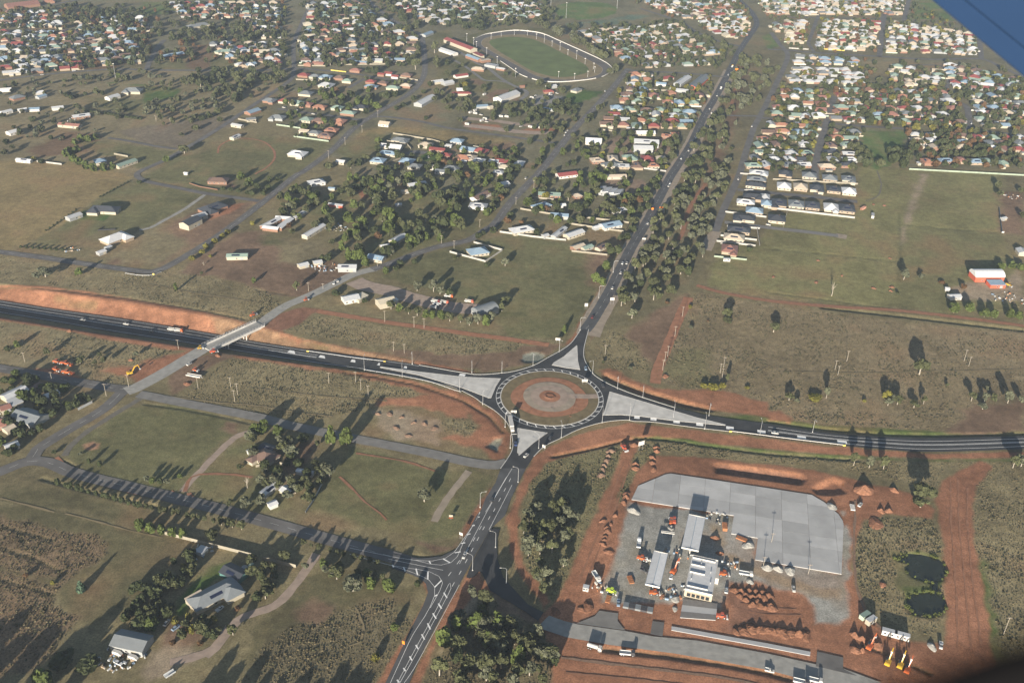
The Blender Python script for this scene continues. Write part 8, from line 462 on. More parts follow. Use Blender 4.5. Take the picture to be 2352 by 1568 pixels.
# ---------------------------------------------------------------- overpass
A, B = Vector(BRIDGE[0]), Vector(BRIDGE[1]); L = (B-A).length; an = math.atan2(B.y-A.y, B.x-A.x); mid = (A+B)/2
br = empty('overpass_bridge', mid.x, mid.y, 0, an); tag(br, 'grey concrete overpass with mesh screens crossing the highway cutting', 'bridge')
b = MB(); b.box(-L/2, L/2, -5.2, 5.2, -.5, .55); b.build('deck', 'concrete', br)
b = MB(); b.box(-L/2, L/2, -3.6, 3.6, .551, .6); b.build('roadway', 'gravel_pale', br)
for s_ in (-1, 1):
    b = MB(); b.box(-L/2, L/2, s_*5.2-.2, s_*5.2+.2, .3, 1.5); b.build('parapet', 'concrete', br)
    b = MB(); b.box(-L/2, L/2, s_*5.2-.04, s_*5.2+.04, 3.0, 3.1); b.box(-L/2, L/2, s_*5.2-.04, s_*5.2+.04, 2.2, 2.28); b.build('screen_rail', 'steel', br)
    n = 18
    for k in range(n+1):
        x = -L/2+L*k/n; b = MB(); b.box(x-.09, x+.09, s_*5.2-.09, s_*5.2+.09, 1.4, 3.15); b.build('screen_post', 'steel', br)
    b = MB()
    for k in range(int(L/.55)):
        x = -L/2+k*.55; b.box(x-.025, x+.025, s_*5.2-.02, s_*5.2+.02, 1.5, 3.0)
    tag(b.build('screen_bars', 'steel', br), kind='stuff')
for x in (-L/2+1.5, L/2-1.5):
    b = MB(); b.box(x-1.2, x+1.2, -5.0, 5.0, -4.5, -.5); b.build('abutment', 'concrete', br)
for x in (-L*.17, L*.17):
    b = MB()
    for y in (-3.4, 0, 3.4): b.tube([(x, y, -6.6), (x, y, -1.2)], .45, 8)
    b.box(x-.6, x+.6, -4.6, 4.6, -1.3, -.5); b.build('pier', 'concrete', br)

# ---------------------------------------------------------------- buildings
def hip_roof(b, L, W, h, rise, ov=.7, cx=0, cy=0, rot=False):
    l, w_ = L/2+ov, W/2+ov
    e = max(l-w_, 0.02) if L >= W else 0.02
    V = [(-l, -w_, h), (l, -w_, h), (l, w_, h), (-l, w_, h), (-l, -w_, h+.18), (l, -w_, h+.18), (l, w_, h+.18), (-l, w_, h+.18), (-e, 0, h+.18+rise), (e, 0, h+.18+rise)]
    if rot: V = [(-y, x, z) for x, y, z in V]
    b.add([(x+cx, y+cy, z) for x, y, z in V], [(3, 2, 1, 0), (0, 1, 5, 4), (1, 2, 6, 5), (2, 3, 7, 6), (3, 0, 4, 7), (4, 5, 9, 8), (6, 7, 8, 9), (5, 6, 9), (7, 4, 8)])
def gable_roof(b, L, W, h, rise, ov=.4):
    l, w_ = L/2+ov, W/2+ov; t = .16; z0 = h-.1
    V = [(-l, -w_, z0), (l, -w_, z0), (l, 0, z0+rise), (-l, 0, z0+rise), (-l, w_, z0), (l, w_, z0)]
    V += [(x, y, z+t) for x, y, z in V]
    b.add(V, [(3, 2, 1, 0), (4, 5, 2, 3), (6, 7, 8, 9), (9, 8, 11, 10), (0, 1, 7, 6), (5, 4, 10, 11), (1, 2, 8, 7), (2, 5, 11, 8), (3, 0, 6, 9), (4, 3, 9, 10)])
def house_mesh(L, W, h, ty, rw, rr, seed):
    """fills wall builder rw and roof builder rr in local coordinates"""
    r_ = random.Random(seed); rise = W*.25
    if ty in ('hip', 'hipL'):
        rw.box(-L/2, L/2, -W/2, W/2, -.2, h+.1); hip_roof(rr, L, W, h, rise)
        if ty == 'hipL':
            l2, w2 = W*.95, L*.38; cx = r_.choice((-1, 1))*(L/2-w2/2-.3); cy = -W*.38
            rw.box(cx-w2/2, cx+w2/2, cy-l2/2, cy+l2/2-.5, -.2, h+.08); hip_roof(rr, l2, w2, h+.02, w2*.27, cx=cx, cy=cy, rot=True)
    elif ty == 'gable':
        rise = W*.2
        rw.box(-L/2, L/2, -W/2, W/2, -.2, h); z = h
        for s_ in (-1, 1):
            x = s_*L/2; rw.add([(x, -W/2, z), (x, W/2, z), (x, 0, z+rise), (x-s_*.1, -W/2, z), (x-s_*.1, W/2, z), (x-s_*.1, 0, z+rise)], [(0, 1, 2), (3, 5, 4)])
        gable_roof(rr, L, W, h, rise)
    elif ty == 'skillion':
        rw.box(-L/2, L/2, -W/2, W/2, -.2, h-.1); l, w_ = L/2+.3, W/2+.3
        V = [(-l, -w_, h-.1), (l, -w_, h-.1), (l, w_, h+.7), (-l, w_, h+.7)]; V += [(x, y, z+.15) for x, y, z in V]
        rr.add(V, [(3, 2, 1, 0), (4, 5, 6, 7), (0, 1, 5, 4), (1, 2, 6, 5), (2, 3, 7, 6), (3, 0, 4, 7)])
    elif ty == 'flat':
        rw.box(-L/2, L/2, -W/2, W/2, -.2, h); rr.box(-L/2-.3, L/2+.3, -W/2-.3, W/2+.3, h+.003, h+.25)
    elif ty == 'arch':
        rw.box(-L/2, L/2, -W/2, W/2, -.2, h); n = 10; V = []
        for k in range(n+1):
            t = math.pi*k/n; y, z = -math.cos(t)*(W/2+.2), h+math.sin(t)*W*.32; V += [(-L/2-.3, y, z), (L/2+.3, y, z)]
        rr.add(V, [(2*k, 2*k+1, 2*k+3, 2*k+2) for k in range(n)]+[tuple(range(0, 2*n+2, 2)), tuple(range(2*n+1, 0, -2))])
    elif ty == 'sawtooth':
        rw.box(-L/2, L/2, -W/2, W/2, -.2, h); n = 4
        for k in range(n):
            x0 = -L/2+L*k/n; x1 = x0+L/n-.02; V = [(x0, -W/2-.3, h+.01), (x1, -W/2-.3, h+.01), (x1, -W/2-.3, h+1.5), (x0, W/2+.3, h+.01), (x1, W/2+.3, h+.01), (x1, W/2+.3, h+1.5)]
            rr.add(V, [(0, 1, 2), (5, 4, 3), (0, 2, 5, 3), (1, 4, 5, 2), (0, 3, 4, 1)])
ROOFW = dict(zinc='pale grey', slate='slate grey', white='white', dark='charcoal', red='dark red', terracotta='terracotta', green='grey-green', blue='blue-grey', cream='cream', brown='brown', beige='beige', rust='rusty red')
pane_me = {}
def window_mesh(wd, ht):
    k = (wd, ht)
    if k not in pane_me:
        b = MB(); b.box(-wd/2, wd/2, -.04, .04, 0, ht); f = b.mesh('window', 'wall_white'); b = MB(); b.box(-wd/2+.1, wd/2-.1, -.06, .06, .1, ht-.1); pane_me[k] = (f, b.mesh('pane', 'glass'))
    return pane_me[k]
blab = []
def attach_wing(o, i, x, y, L, W, a, h, ty, rf, wl, kd):
    if math.cos(a) < 0: a += math.pi
    ha = o.rotation_euler[2]; dx, dy = x-o.location[0], y-o.location[1]; c_, s_ = math.cos(-ha), math.sin(-ha)
    rw, rr = MB(), MB(); house_mesh(L, W, h-.02-.01*(i % 4), ty, rw, rr, i)
    for q in (rw.build(kd+'_wall', 'wall_'+wl, o), rr.build(kd+'_roof', 'roof_'+rf, o)): q.location = (dx*c_-dy*s_, dx*s_+dy*c_, 0); q.rotation_euler = (0, 0, a-ha)
def make_building(i, x, y, L, W, a, h, ty, rf, wl, kd, grp, u, detail):
    r_ = random.Random(i*13+5)
    # face the longer local -y side towards the aircraft
    if math.cos(a) < 0: a += math.pi
    o = empty(kd.replace(' ', '_').replace('-', '_'), x, y, 0, a); o['category'] = kd; o['group'] = 'buildings of '+grp[4:]
    rw, rr = MB(), MB(); house_mesh(L, W, h, ty, rw, rr, i); rw.build('wall', 'wall_'+wl, o); ro = rr.build('roof', 'roof_'+rf, o)
    if detail:
        isH = kd in ('house', 'farmhouse', 'office', 'wing', 'hall', 'grandstand')
        n = max(1, int(L/4)) if isH else max(0, int(L/9))
        for k in range(n):
            xx = -L/2+L*(k+.5)/n+r_.uniform(-.4, .4)
            if abs(xx) > L/2-1: continue
            if ty == 'hipL' and abs(xx) > L*.08: continue
            f, p = window_mesh(1.6, 1.2); wo = link('window', f, o); wo.location = (xx, -W/2-.04, .9); link('pane', p, wo)
        b = MB(); b.box(-.45, .45, -.05, .05, 0, 2.05)
        if isH: d = b.build('door', 'wall_tan', o); d.location = (L*.06, -W/2-.05, 0)
        elif L > 5:
            b = MB(); b.box(-1.3, 1.3, -.05, .05, 0, min(2.4, h-.2)); d = b.build('roller_door', 'wall_steel' if wl != 'steel' else 'wall_cream', o); d.location = (L*.22, -W/2-.05, 0)
        if ty in ('gable', 'hip', 'hipL') and L > 9 and r_.random() < .45:
            rise = W*(.2 if ty == 'gable' else .25); wv = W/2+(.4 if ty == 'gable' else .7); sl_ = math.atan2(rise, wv)
            b = MB(); b.box(-min(L*.2, 3.4), min(L*.2, 3.4), -.9, .9, .05, .12); sp = b.build('solar_panel', 'solar', ro); sp.location = (r_.uniform(-.12, .12)*L if ty != 'hip' else 0, -wv*.5, h+.14+rise*.5); sp.rotation_euler = (sl_, 0, 0)
        if ty == 'hip' and r_.random() < .3:
            b = MB(); b.box(-.3, .3, -.3, .3, 0, 1.4); c = b.build('chimney', 'wall_brick', ro); c.location = (L*.15, W*.1, h+W*.14)
    blab.append((o, '%s-roofed %s, %s walls,' % (ROOFW[rf], kd, {'steel':'metal','zinc':'grey tin'}.get(wl, wl)), 'in '+grp, u)); return o
for i, (x, y, L, W, a, h, ty, rf, wl, kd, g, u) in enumerate(BLDS):
    k_ = 1.12 if GROUPS[g] == 'the new estate' else 1.04
    if kd in ('wing', 'verandah'): attach_wing(main_house, i, x, y, L, W, a, h, ty, rf, wl, kd); continue
    o = make_building(i, x, y, L*k_, W*k_, a, h, ty, rf, wl, kd, GROUPS[g], u, y < 1150)
    if 'house' in kd: main_house = o
# suburb blocks: rows of houses along the block's own axes
rs = random.Random(4); far = []; ftrees = []
for nm, Q, pal, fill in BLOCKS:
    q = [Vector(p) for p in Q]; nc = max(1, round((q[1]-q[0]).length/18)); nr = max(1, round((q[3]-q[0]).length/25))
    for i in range(nr):
        for j in range(nc):
            s = (j+.5+rs.uniform(-.18, .18))/nc; t = (i+.5+rs.uniform(-.14, .14))/nr
            p = (q[0]*(1-s)+q[1]*s)*(1-t)+(q[3]*(1-s)+q[2]*s)*t; ax_ = (q[1]-q[0])*(1-t)+(q[2]-q[3])*t; a = math.atan2(ax_.y, ax_.x)
            if rs.random() < .3: a += math.pi/2
            if rs.random() < fill:
                far.append((p.x, p.y, rs.uniform(12.5, 17), rs.uniform(9, 12), a+rs.uniform(-.05, .05), 2.8, rs.choice(['hip', 'hip', 'hipL', 'gable']), rs.choice(pal), rs.choice(['cream', 'brick', 'tan', 'tan', 'steel']), 'house', nm))
                if rs.random() < .4:
                    o_ = Vector((-math.sin(a), math.cos(a)))*rs.choice([-1, 1])*11.5+Vector((math.cos(a), math.sin(a)))*rs.uniform(-6, 6)
                    far.append((p.x+o_.x, p.y+o_.y, rs.uniform(4, 7), rs.uniform(3, 5), a, 2.3, 'gable', rs.choice(['zinc', 'white', 'cream', 'slate']), 'cream', 'shed', nm))
            for _ in range(3):
                if rs.random() < (.45 if 'pale' in nm else .68):
                    ftrees.append((p.x+rs.uniform(-9, 9)+7, p.y+rs.uniform(-13, 13), rs.uniform(4, 8.5), rs.uniform(4.5, 9), rs.choice([3, 0, 0, 3, 1, 4, 5] if rs.random() < .3 else [3, 0])))
far.sort(key=lambda b_: (b_[9] != 'house', b_[0]**2+b_[1]**2))
NI = max(40, 300-len(BLDS))
def scr_x(x, y, z=0):
    d = Vector((x, y, z-CAM_H)); return 1176+FPX/1.6327*d.dot(rgt)/d.dot(fwd)
for i, (x, y, L, W, a, h, ty, rf, wl, kd, nm) in enumerate(far[:NI]): make_building(1000+i, x, y, L, W, a, h, ty, rf, wl, kd, nm, scr_x(x, y), y < 1150)
number_labels(blab, '%s %s from left %s')
MK = list(ROOF); WK = list(WALL); allm = ['roof_'+k for k in MK]+['wall_'+k for k in WK]; big = MB()
for i, (x, y, L, W, a, h, ty, rf, wl, kd, nm) in enumerate(far[NI:]):
    if math.cos(a) < 0: a += math.pi
    rw, rr = MB(), MB(); house_mesh(L, W, h, ty, rw, rr, 5000+i); c_, s_ = math.cos(a), math.sin(a)
    for bb, mi in ((rw, len(MK)+WK.index(wl)), (rr, MK.index(rf))): big.add([(x+u*c_-v*s_, y+u*s_+v*c_, z) for u, v, z in bb.v], bb.f, mi)
    if kd == 'house' and rs.random() < .3:     # boundary fence between lots
        bb = MB(); f = rs.choice((-1, 1)); bb.box(-9, 9, f*11-.06, f*11+.06, 0, 1.7); big.add([(x+u*c_-v*s_, y+u*s_+v*c_, z) for u, v, z in bb.v], bb.f, len(MK)+WK.index(rs.choice(['cream', 'white', 'green', 'cream'])))
tag(big.build('distant_houses', allm), 'mass of distant houses and sheds filling the town blocks', 'houses', kind='stuff')

# ---------------------------------------------------------------- fences, walls, rails
for P, h, c, lab in FENCES:
    o = empty('fence', P[0][0], P[0][1]); tag(o, lab, 'fence', 'pale fences and walls'); Q = V3([(x-P[0][0], y-P[0][1]) for x, y in P])
    for a, c2 in zip(Q, Q[1:]):
        d = c2-a; n = max(1, round(d.length/(2.4 if len(P) < 4 else 3))); an = math.atan2(d.y, d.x); w_ = d.length/n
        b = MB(); b.box(-w_/2+.04, w_/2-.04, -.05, .05, 0, h); me = b.mesh('panel', 'fence_'+c); b = MB(); b.box(-.07, .07, -.08, .08, 0, h+.08); pm = b.mesh('post', 'fence_'+c)
        for k in range(n):
            p = a+d*((k+.5)/n); q = link('panel', me, o); q.location = p; q.rotation_euler[2] = an
            p = a+d*(k/n); q = link('post', pm, o); q.location = p; q.rotation_euler[2] = an
for P, c, lab in RAILS:
    o = empty('guardrail', P[0][0], P[0][1]); tag(o, lab, 'guardrail', 'roadside barriers'); S = resample(smooth_line(V3([(x-P[0][0], y-P[0][1], z) for x, y, z in P]), 3), max(4, int(math.dist(P[0][:2], P[-1][:2])/4)))
    b = MB(); add_strip(b, S, .22, .75, .4); b.build('rail', 'wall_white' if c == 'white' else 'steel', o)
    b = MB(); b.box(-.08, .08, -.08, .08, 0, .85); pm = b.mesh('post', 'steel')
    for p in S[::1]: q = link('post', pm, o); q.location = p
    if c == 'white' or 'above' in lab:
        b = MB(); b.box(-.9, .9, -.35, .35, .2, 1.1)
        for p in (S[0], S[-1]): q = b.build('end_marker', 'wall_yellow', o); q.location = p

# ---------------------------------------------------------------- poles and lamps
ll = []
for x, y, a, u in LIGHTS:
    o = empty('street_light', x, y, .1); o['category'] = 'street light'; o['group'] = 'street lights round the new roads'
    b = MB(); b.tube([(0, 0, 0), (0, 0, 10.5)], [.13, .09], 6); b.build('pole', 'steel', o); b = MB(); b.tube([(0, 0, 0), (0, 0, .6)], .35, 8); b.build('base', 'concrete', o)
    if a is None: a = 1.57
    dx, dy = math.cos(a), math.sin(a); b = MB(); b.tube([(0, 0, 10.4), (dx*.8, dy*.8, 11.1), (dx*3, dy*3, 11.2)], .07, 5); b.build('arm', 'steel', o)
    b = MB(); b.box(-.5, .5, -.18, .18, -.08, .1); l_ = b.build('lamp', 'wall_white', o); l_.location = (dx*3.3, dy*3.3, 11.2); l_.rotation_euler[2] = a
    where = 'on the southern road' if y < 470 else 'on the main road north' if y > 640 and x > 30 else 'by the western highway' if x < -25 else 'by the eastern highway' if x > 75 else 'around the roundabout'
    ll.append((o, 'tall grey street light,', where, u))
number_labels(ll, '%s %s from left %s')
ll = []
for k, (x, y, h, u) in enumerate(POLES):
    o = empty('power_pole', x, y); o['category'] = 'power pole'; o['group'] = 'timber power poles'
    b = MB(); b.tube([(0, 0, -.2), (0, 0, h)], [.17, .11], 6); b.build('pole', 'bark_pale', o); b = MB(); b.box(-1.2, 1.2, -.07, .07, h-.7, h-.52); b.build('crossarm', 'wood', o)
    b = MB()
    for s_ in (-1, -.4, .4, 1): b.box(s_-.06, s_+.06, -.06, .06, h-.51, h-.3)
    b.build('insulators', 'wall_white', o)
    where = 'in the scrub below the western highway' if x < -20 and 520 < y < 600 and x > -180 else 'near the left junction' if x < -180 and y < 620 else 'above the dirt track' if 600 < y < 720 and x < -20 else 'in the eastern field' if x > 60 and y < 720 else 'along the upper streets'
    if y < 400: where = 'near the lower right corner'
    ll.append((o, 'pale timber power pole,', where, u))
number_labels(ll, '%s %s from left %s')
ll = []
for x, y, h, u in FLOODS:
    o = empty('floodlight', x, y); o['category'] = 'floodlight'; o['group'] = 'sports ground floodlights'
    b = MB(); b.tube([(0, 0, 0), (0, 0, h)], [.22, .12], 6); b.build('mast', 'steel', o); b = MB(); b.box(-1, 1, -.25, .25, h, h+.7); b.build('lamp_bank', 'wall_white', o)
    ll.append((o, ('tall' if h > 15 else 'medium' if h > 10 else 'short')+' grey floodlight mast,', 'beside the trotting track' if h < 15 else 'near the green oval' if x > -200 else 'in the left paddock', u))
number_labels(ll, '%s %s from left %s')
for x, y, a, w_, h, hp, c, lab in SIGNS:
    o = empty('road_sign', x, y, 0, a); tag(o, lab, 'sign'); b = MB(); b.box(-w_/2, w_/2, -.06, .06, hp, hp+h); p = b.build('board', 'wall_'+c, o)
    for s_ in (-.3, .3): b = MB(); b.tube([(s_*w_, .12, 0), (s_*w_, .12, hp+h*.8)], .07, 5); b.build('post', 'steel', o)
    if 'chevron' in lab:
        b = MB()
        for k in range(3):
            x0 = -w_/2+.5+k*1.1
            b.add([(x0, -.075, hp+.3), (x0+.35, -.075, hp+.3), (x0+.75, -.075, hp+h/2), (x0+.4, -.075, hp+h/2)], [(0, 1, 2, 3)]); b.add([(x0+.4, -.075, hp+h/2), (x0+.75, -.075, hp+h/2), (x0+.35, -.075, hp+h-.3), (x0, -.075, hp+h-.3)], [(0, 1, 2, 3)])
        b.build('chevrons', 'wall_black', p)

# ---------------------------------------------------------------- earth heaps
hm = {}
ll = []
for k, (x, y, r, h, m, g, u) in enumerate(MOUNDS):
    rr_ = random.Random(k); n, rings = 14, 5; b = MB(); V = [(0, 0, h)]; ph = [rr_.uniform(0, 6.3) for _ in range(3)]; rsz = rr_.uniform(.75, 1.3); h *= rr_.uniform(.75, 1.15); el = rr_.uniform(.6, 1); V = [(0, 0, h)]
    for i in range(1, rings+1):
        f = i/rings
        for j in range(n):
            t = 2*math.pi*j/n; q = r*f*1.15*rsz*(1+.16*math.sin(2*t+ph[0])+.1*math.sin(3*t+ph[1]))*rr_.uniform(.93, 1.07); z = h*(1-f)**.9*rr_.uniform(.85, 1.12) if i < rings else -.35
            V.append((q*math.cos(t), q*math.sin(t)*el, z))
    F = [(0, 1+j, 1+(j+1) % n) for j in range(n)]
    for i in range(rings-1):
        for j in range(n): F.append((1+i*n+j, 1+(i+1)*n+j, 1+(i+1)*n+(j+1) % n, 1+i*n+(j+1) % n))
    b.add(V, F); o = b.build('earth_heap', {'red_dirt':'heap_red','soil_red':'heap_dark'}.get(m, m)); o.location = (x, y, 0); o.rotation_euler[2] = rr_.uniform(0, 6); o['category'] = 'earth heap'; o['group'] = 'heaps of spoil and gravel'
    nm = {'red_dirt':'red earth heap','gravel_pale':'pale gravel heap','soil_brown':'brown soil heap','soil_red':'long dark red spoil heap'}[m]
    ll.append((o, ('large ' if r > 5 else 'low ' if h < 1 else '')+nm+',', 'near '+MLAND[g], u))
number_labels(ll, '%s %s from left %s')

# ---------------------------------------------------------------- vehicles
def wheel_set(o, xs, yw, r, wd=.26):
    b = MB(); b.tube([(0, -wd/2, 0), (0, wd/2, 0)], r, 10); tm = b.mesh('tyre', 'rubber'); b = MB(); b.tube([(0, -wd/2-.015, 0), (0, wd/2+.015, 0)], r*.55, 8); rm = b.mesh('rim', 'steel')
    for x in xs:
        for s_ in (-1, 1):
            q = link('wheel', tm, o); q.location = (x, s_*yw, r); link('rim', rm, q)
def loft(b, secs):   # secs: (x, halfwidth, z0, z1, top halfwidth)
    V = []
    for x, w_, z0, z1, tw in secs: V += [(x, -w_, z0), (x, w_, z0), (x, w_, (z0+z1)*.5+.05), (x, tw, z1), (x, -tw, z1), (x, -w_, (z0+z1)*.5+.05)]
    n = 6; F = [tuple(range(n-1, -1, -1)), tuple((len(secs)-1)*n+k for k in range(n))]
    for i in range(len(secs)-1):
        for k in range(n): F.append((i*n+k, i*n+(k+1) % n, (i+1)*n+(k+1) % n, (i+1)*n+k))
    b.add(V, F)
def make_vehicle(ty, c):
    o = empty({'semi':'articulated_truck','tanker':'water_truck','ute':'utility','trailerlong':'flat_trailer','sign_trailer':'trailer_sign'}.get(ty, ty), 0, 0); cm = 'car_'+c
    if ty in ('car', 'ute', 'van'):
        b = MB()
        if ty == 'van': loft(b, [(-2.5, .92, .35, 1.1, .85), (-2.4, .95, .3, 2.1, .85), (1.4, .95, .3, 2.1, .85), (2.1, .95, .3, 1.2, .85), (2.6, .85, .35, .95, .75)])
        else: loft(b, [(-2.35, .82, .4, .85, .75), (-2.2, .9, .3, .98, .8), (-1, .92, .28, 1.0, .85), (1, .92, .28, 1.0, .85), (2.1, .88, .3, .88, .75), (2.35, .75, .4, .7, .65)])
        b.build('body', cm, o); b = MB()
        if ty == 'car': loft(b, [(-1.9, .8, .9, 1.0, .78), (-1.25, .8, .9, 1.5, .62), (.3, .8, .9, 1.52, .62), (1.15, .8, .9, 1.0, .75)])
        elif ty == 'ute': loft(b, [(-.35, .8, .9, 1.6, .66), (.55, .8, .9, 1.62, .64), (1.3, .8, .9, 1.0, .75)])
        else: b.box(1.3, 1.55, -.9, .9, 1.2, 1.9)
        b.build('windows', 'glass', o); b = MB()
        if ty == 'car': b.box(-1.2, .25, -.6, .6, 1.5, 1.57)
        elif ty == 'ute': b.box(-.35, .5, -.64, .64, 1.6, 1.67)
        if b.v: b.build('roof', cm, o)
        if ty == 'ute': b = MB(); b.box(-2.3, -.5, -.95, -.85, .98, 1.3); b.box(-2.3, -.5, .85, .95, .98, 1.3); b.box(-2.35, -2.25, -.95, .95, .98, 1.3); b.build('tray', cm if c != 'white' else 'wall_zinc', o)
        wheel_set(o, (-1.4, 1.45), .85, .33)
    elif ty in ('truck', 'tanker'):
        b = MB(); b.box(-3.8, 3.6, -.45, .45, .6, .95); b.build('chassis', 'rubber', o); b = MB(); loft(b, [(1.9, 1.15, .7, 2.75, 1.05), (3.3, 1.15, .7, 2.7, 1.05), (3.75, 1.12, .7, 1.7, 1.0)]); b.build('cab', cm, o)
        b = MB(); b.box(3.42, 3.6, -1, 1, 1.75, 2.45); b.build('windscreen', 'glass', o); b = MB()
        if ty == 'tanker': b.tube([(-3.8, 0, 1.9), (1.6, 0, 1.9)], 1.0, 12); b.build('tank', cm, o)
        else: b.box(-3.9, 1.7, -1.2, 1.2, .98, 1.15); b.box(-3.9, 1.7, -1.2, -1.1, 1.15, 1.9); b.box(-3.9, 1.7, 1.1, 1.2, 1.15, 1.9); b.box(-3.9, -3.8, -1.1, 1.1, 1.15, 1.9); b.box(1.6, 1.7, -1.1, 1.1, 1.15, 2.1); b.build('tray', 'car_white' if c in ('orange', 'maroon', 'red') else 'wall_zinc', o)
        wheel_set(o, (-3, -1.9, 2.7), 1.0, .5, .35)
    elif ty == 'semi':
        b = MB(); loft(b, [(5.2, 1.2, .7, 3.0, 1.1), (6.9, 1.2, .7, 2.9, 1.1), (7.6, 1.1, .7, 1.9, 1.0)]); b.build('cab', cm, o); b = MB(); b.box(-7.5, 4.9, -1.25, 1.25, 1.2, 3.7); b.build('trailer', cm, o)
        b = MB(); b.box(-7.4, 7, -.5, .5, .7, 1.19); b.build('chassis', 'rubber', o); b = MB(); b.box(7.0, 7.3, -1, 1, 2, 2.7); b.build('windscreen', 'glass', o); wheel_set(o, (-6.5, -5.3, 4, 6.6), 1.05, .5, .35)
    elif ty in ('trailer', 'trailerlong'):
        l = 5.5 if ty == 'trailerlong' else 2.6
        b = MB(); b.box(-l, l, -1.15, 1.15, .8, 1.0); b.box(-l, l, -1.15, -1.05, 1.0, 1.7); b.box(-l, l, 1.05, 1.15, 1.0, 1.7); b.build('tray', cm, o); b = MB(); b.tube([(l, 0, .8), (l+1.6, 0, .6)], .07, 5); b.build('drawbar', 'steel', o); wheel_set(o, (-.6, .5), .95, .4)
    elif ty == 'caravan':
        b = MB(); loft(b, [(-2.6, 1.05, .5, 2.4, 1.0), (-2.4, 1.1, .45, 2.6, 1.0), (2.2, 1.1, .45, 2.6, 1.0), (2.6, 1.05, .6, 1.7, 1.0)]); b.build('body', cm, o); b = MB(); b.box(-1.5, 1.2, -1.13, -1.11, 1.3, 1.9); b.build('window', 'glass', o); b = MB(); b.tube([(2.6, 0, .5), (3.8, 0, .5)], .08, 5); b.build('drawbar', 'steel', o); wheel_set(o, (0,), .95, .35)
    elif ty == 'excavator':
        for s_ in (-1, 1): b = MB(); loft(b, [(-2.1, .3, .3, .7, .3), (-1.7, .3, 0, 1, .3), (1.7, .3, 0, 1, .3), (2.1, .3, .3, .7, .3)]); q = b.build('track', 'rubber', o); q.location = (0, s_*1.15, 0)
        b = MB(); loft(b, [(-2.6, 1.3, 1.1, 2.2, 1.2), (-1.8, 1.35, 1.1, 2.4, 1.2), (1.2, 1.35, 1.1, 2.2, 1.2), (1.5, 1.2, 1.1, 1.6, 1.1)]); b.build('body', cm, o); b = MB(); b.box(-.2, 1.5, .35, 1.3, 2.2, 3.1); b.build('cab', 'glass', o)
        b = MB(); b.tube([(1.2, -.2, 1.9), (3.4, -.2, 5.4), (5.6, -.2, 6.2)], [.38, .42, .28], 4); b.build('boom', cm, o); b = MB(); b.tube([(5.6, -.2, 6.3), (6.6, -.2, 3.2)], [.3, .2], 4); b.build('stick', cm, o); b = MB(); loft(b, [(6.2, .5, 2.2, 3.2, .5), (7.0, .55, 2.3, 3.0, .5), (7.4, .55, 2.6, 2.9, .5)]); b.build('bucket', 'steel', o)
    elif ty == 'roller':
        b = MB(); loft(b, [(-2.2, .9, .8, 1.6, .8), (0, .95, .7, 1.8, .85), (.6, .8, .7, 1.4, .7)]); b.build('body', cm, o); b = MB(); b.tube([(1.6, -1, .75), (1.6, 1, .75)], .75, 12); b.build('drum', 'steel', o); b = MB(); b.box(-.9, .4, -.8, .8, 1.8, 2.9); b.build('cab', 'glass', o); b = MB(); b.box(-1, .5, -.9, .9, 2.9, 3.0); b.build('roof', cm, o); wheel_set(o, (-1.3,), .85, .7, .5)
    elif ty in ('loader', 'scraper'):
        f = 1.5 if ty == 'scraper' else 1
        b = MB(); loft(b, [(-2.8*f, 1.0, .9, 2.0, .9), (0, 1.05, .8, 2.1, .9), (1.6*f, .9, .8, 1.6, .8)]); b.build('body', cm, o); b = MB(); b.box(-.6, .8, -.75, .75, 2.1, 3.2); b.build('cab', 'glass', o); b = MB(); b.box(-.7, .9, -.8, .8, 3.2, 3.3); b.build('roof', cm, o)
        b = MB(); loft(b, [(2.4*f, 1.35, .2, .9, 1.3), (3.0*f, 1.35, .1, 1.3, 1.3), (3.4*f, 1.35, .1, .4, 1.3)]); b.build('bucket', cm if ty == 'scraper' else 'steel', o); b = MB(); b.tube([(.8, -.7, 1.6), (2.6*f, -.7, .8)], .15, 4); b.tube([(.8, .7, 1.6), (2.6*f, .7, .8)], .15, 4); b.build('lift_arms', cm, o); wheel_set(o, (-1.8*f, 1.3*f), .95, .75, .5)
    elif ty == 'sign_trailer':
        b = MB(); b.box(-1.2, 1.2, -.6, .6, .5, .7); b.build('tray', cm, o); b = MB(); b.box(-1.1, 1.1, -.06, .06, 1.2, 2.6); b.build('board', 'wall_cream', o); b = MB(); b.tube([(0, 0, .7), (0, 0, 1.2)], .08, 5); b.build('post', 'steel', o); wheel_set(o, (0,), .7, .3)
    return o
protos = {}; ll = []
CATS = dict(semi='truck', tanker='truck', ute='utility', trailerlong='trailer', sign_trailer='sign', scraper='earthmover')
for x, y, a, ty, c, lab, u, z in VEH+MACH:
    k = (ty, c)
    if k in protos: o = copy_tree(protos[k])
    else: o = protos[k] = make_vehicle(ty, c)
    o.location = (x, y, (z+.36 if z else .36 if y < 700 and ty in ('car', 'ute', 'semi') and 'earth' not in lab else .2)); o.rotation_euler[2] = a
    for kk in ('label', 'group'):
        if kk in o: del o[kk]
    o['category'] = CATS.get(ty, ty); o['group'] = 'vehicles on roads and yards' if ty not in ('excavator', 'roller', 'loader', 'scraper') else 'construction machines'
    if lab: o['label'] = lab
    else: ll.append((o, 'white %s parked in the caravan park,' % ty, 'below the trotting track', u+(y*.001)))
number_labels(ll, '%s %s from left %s')

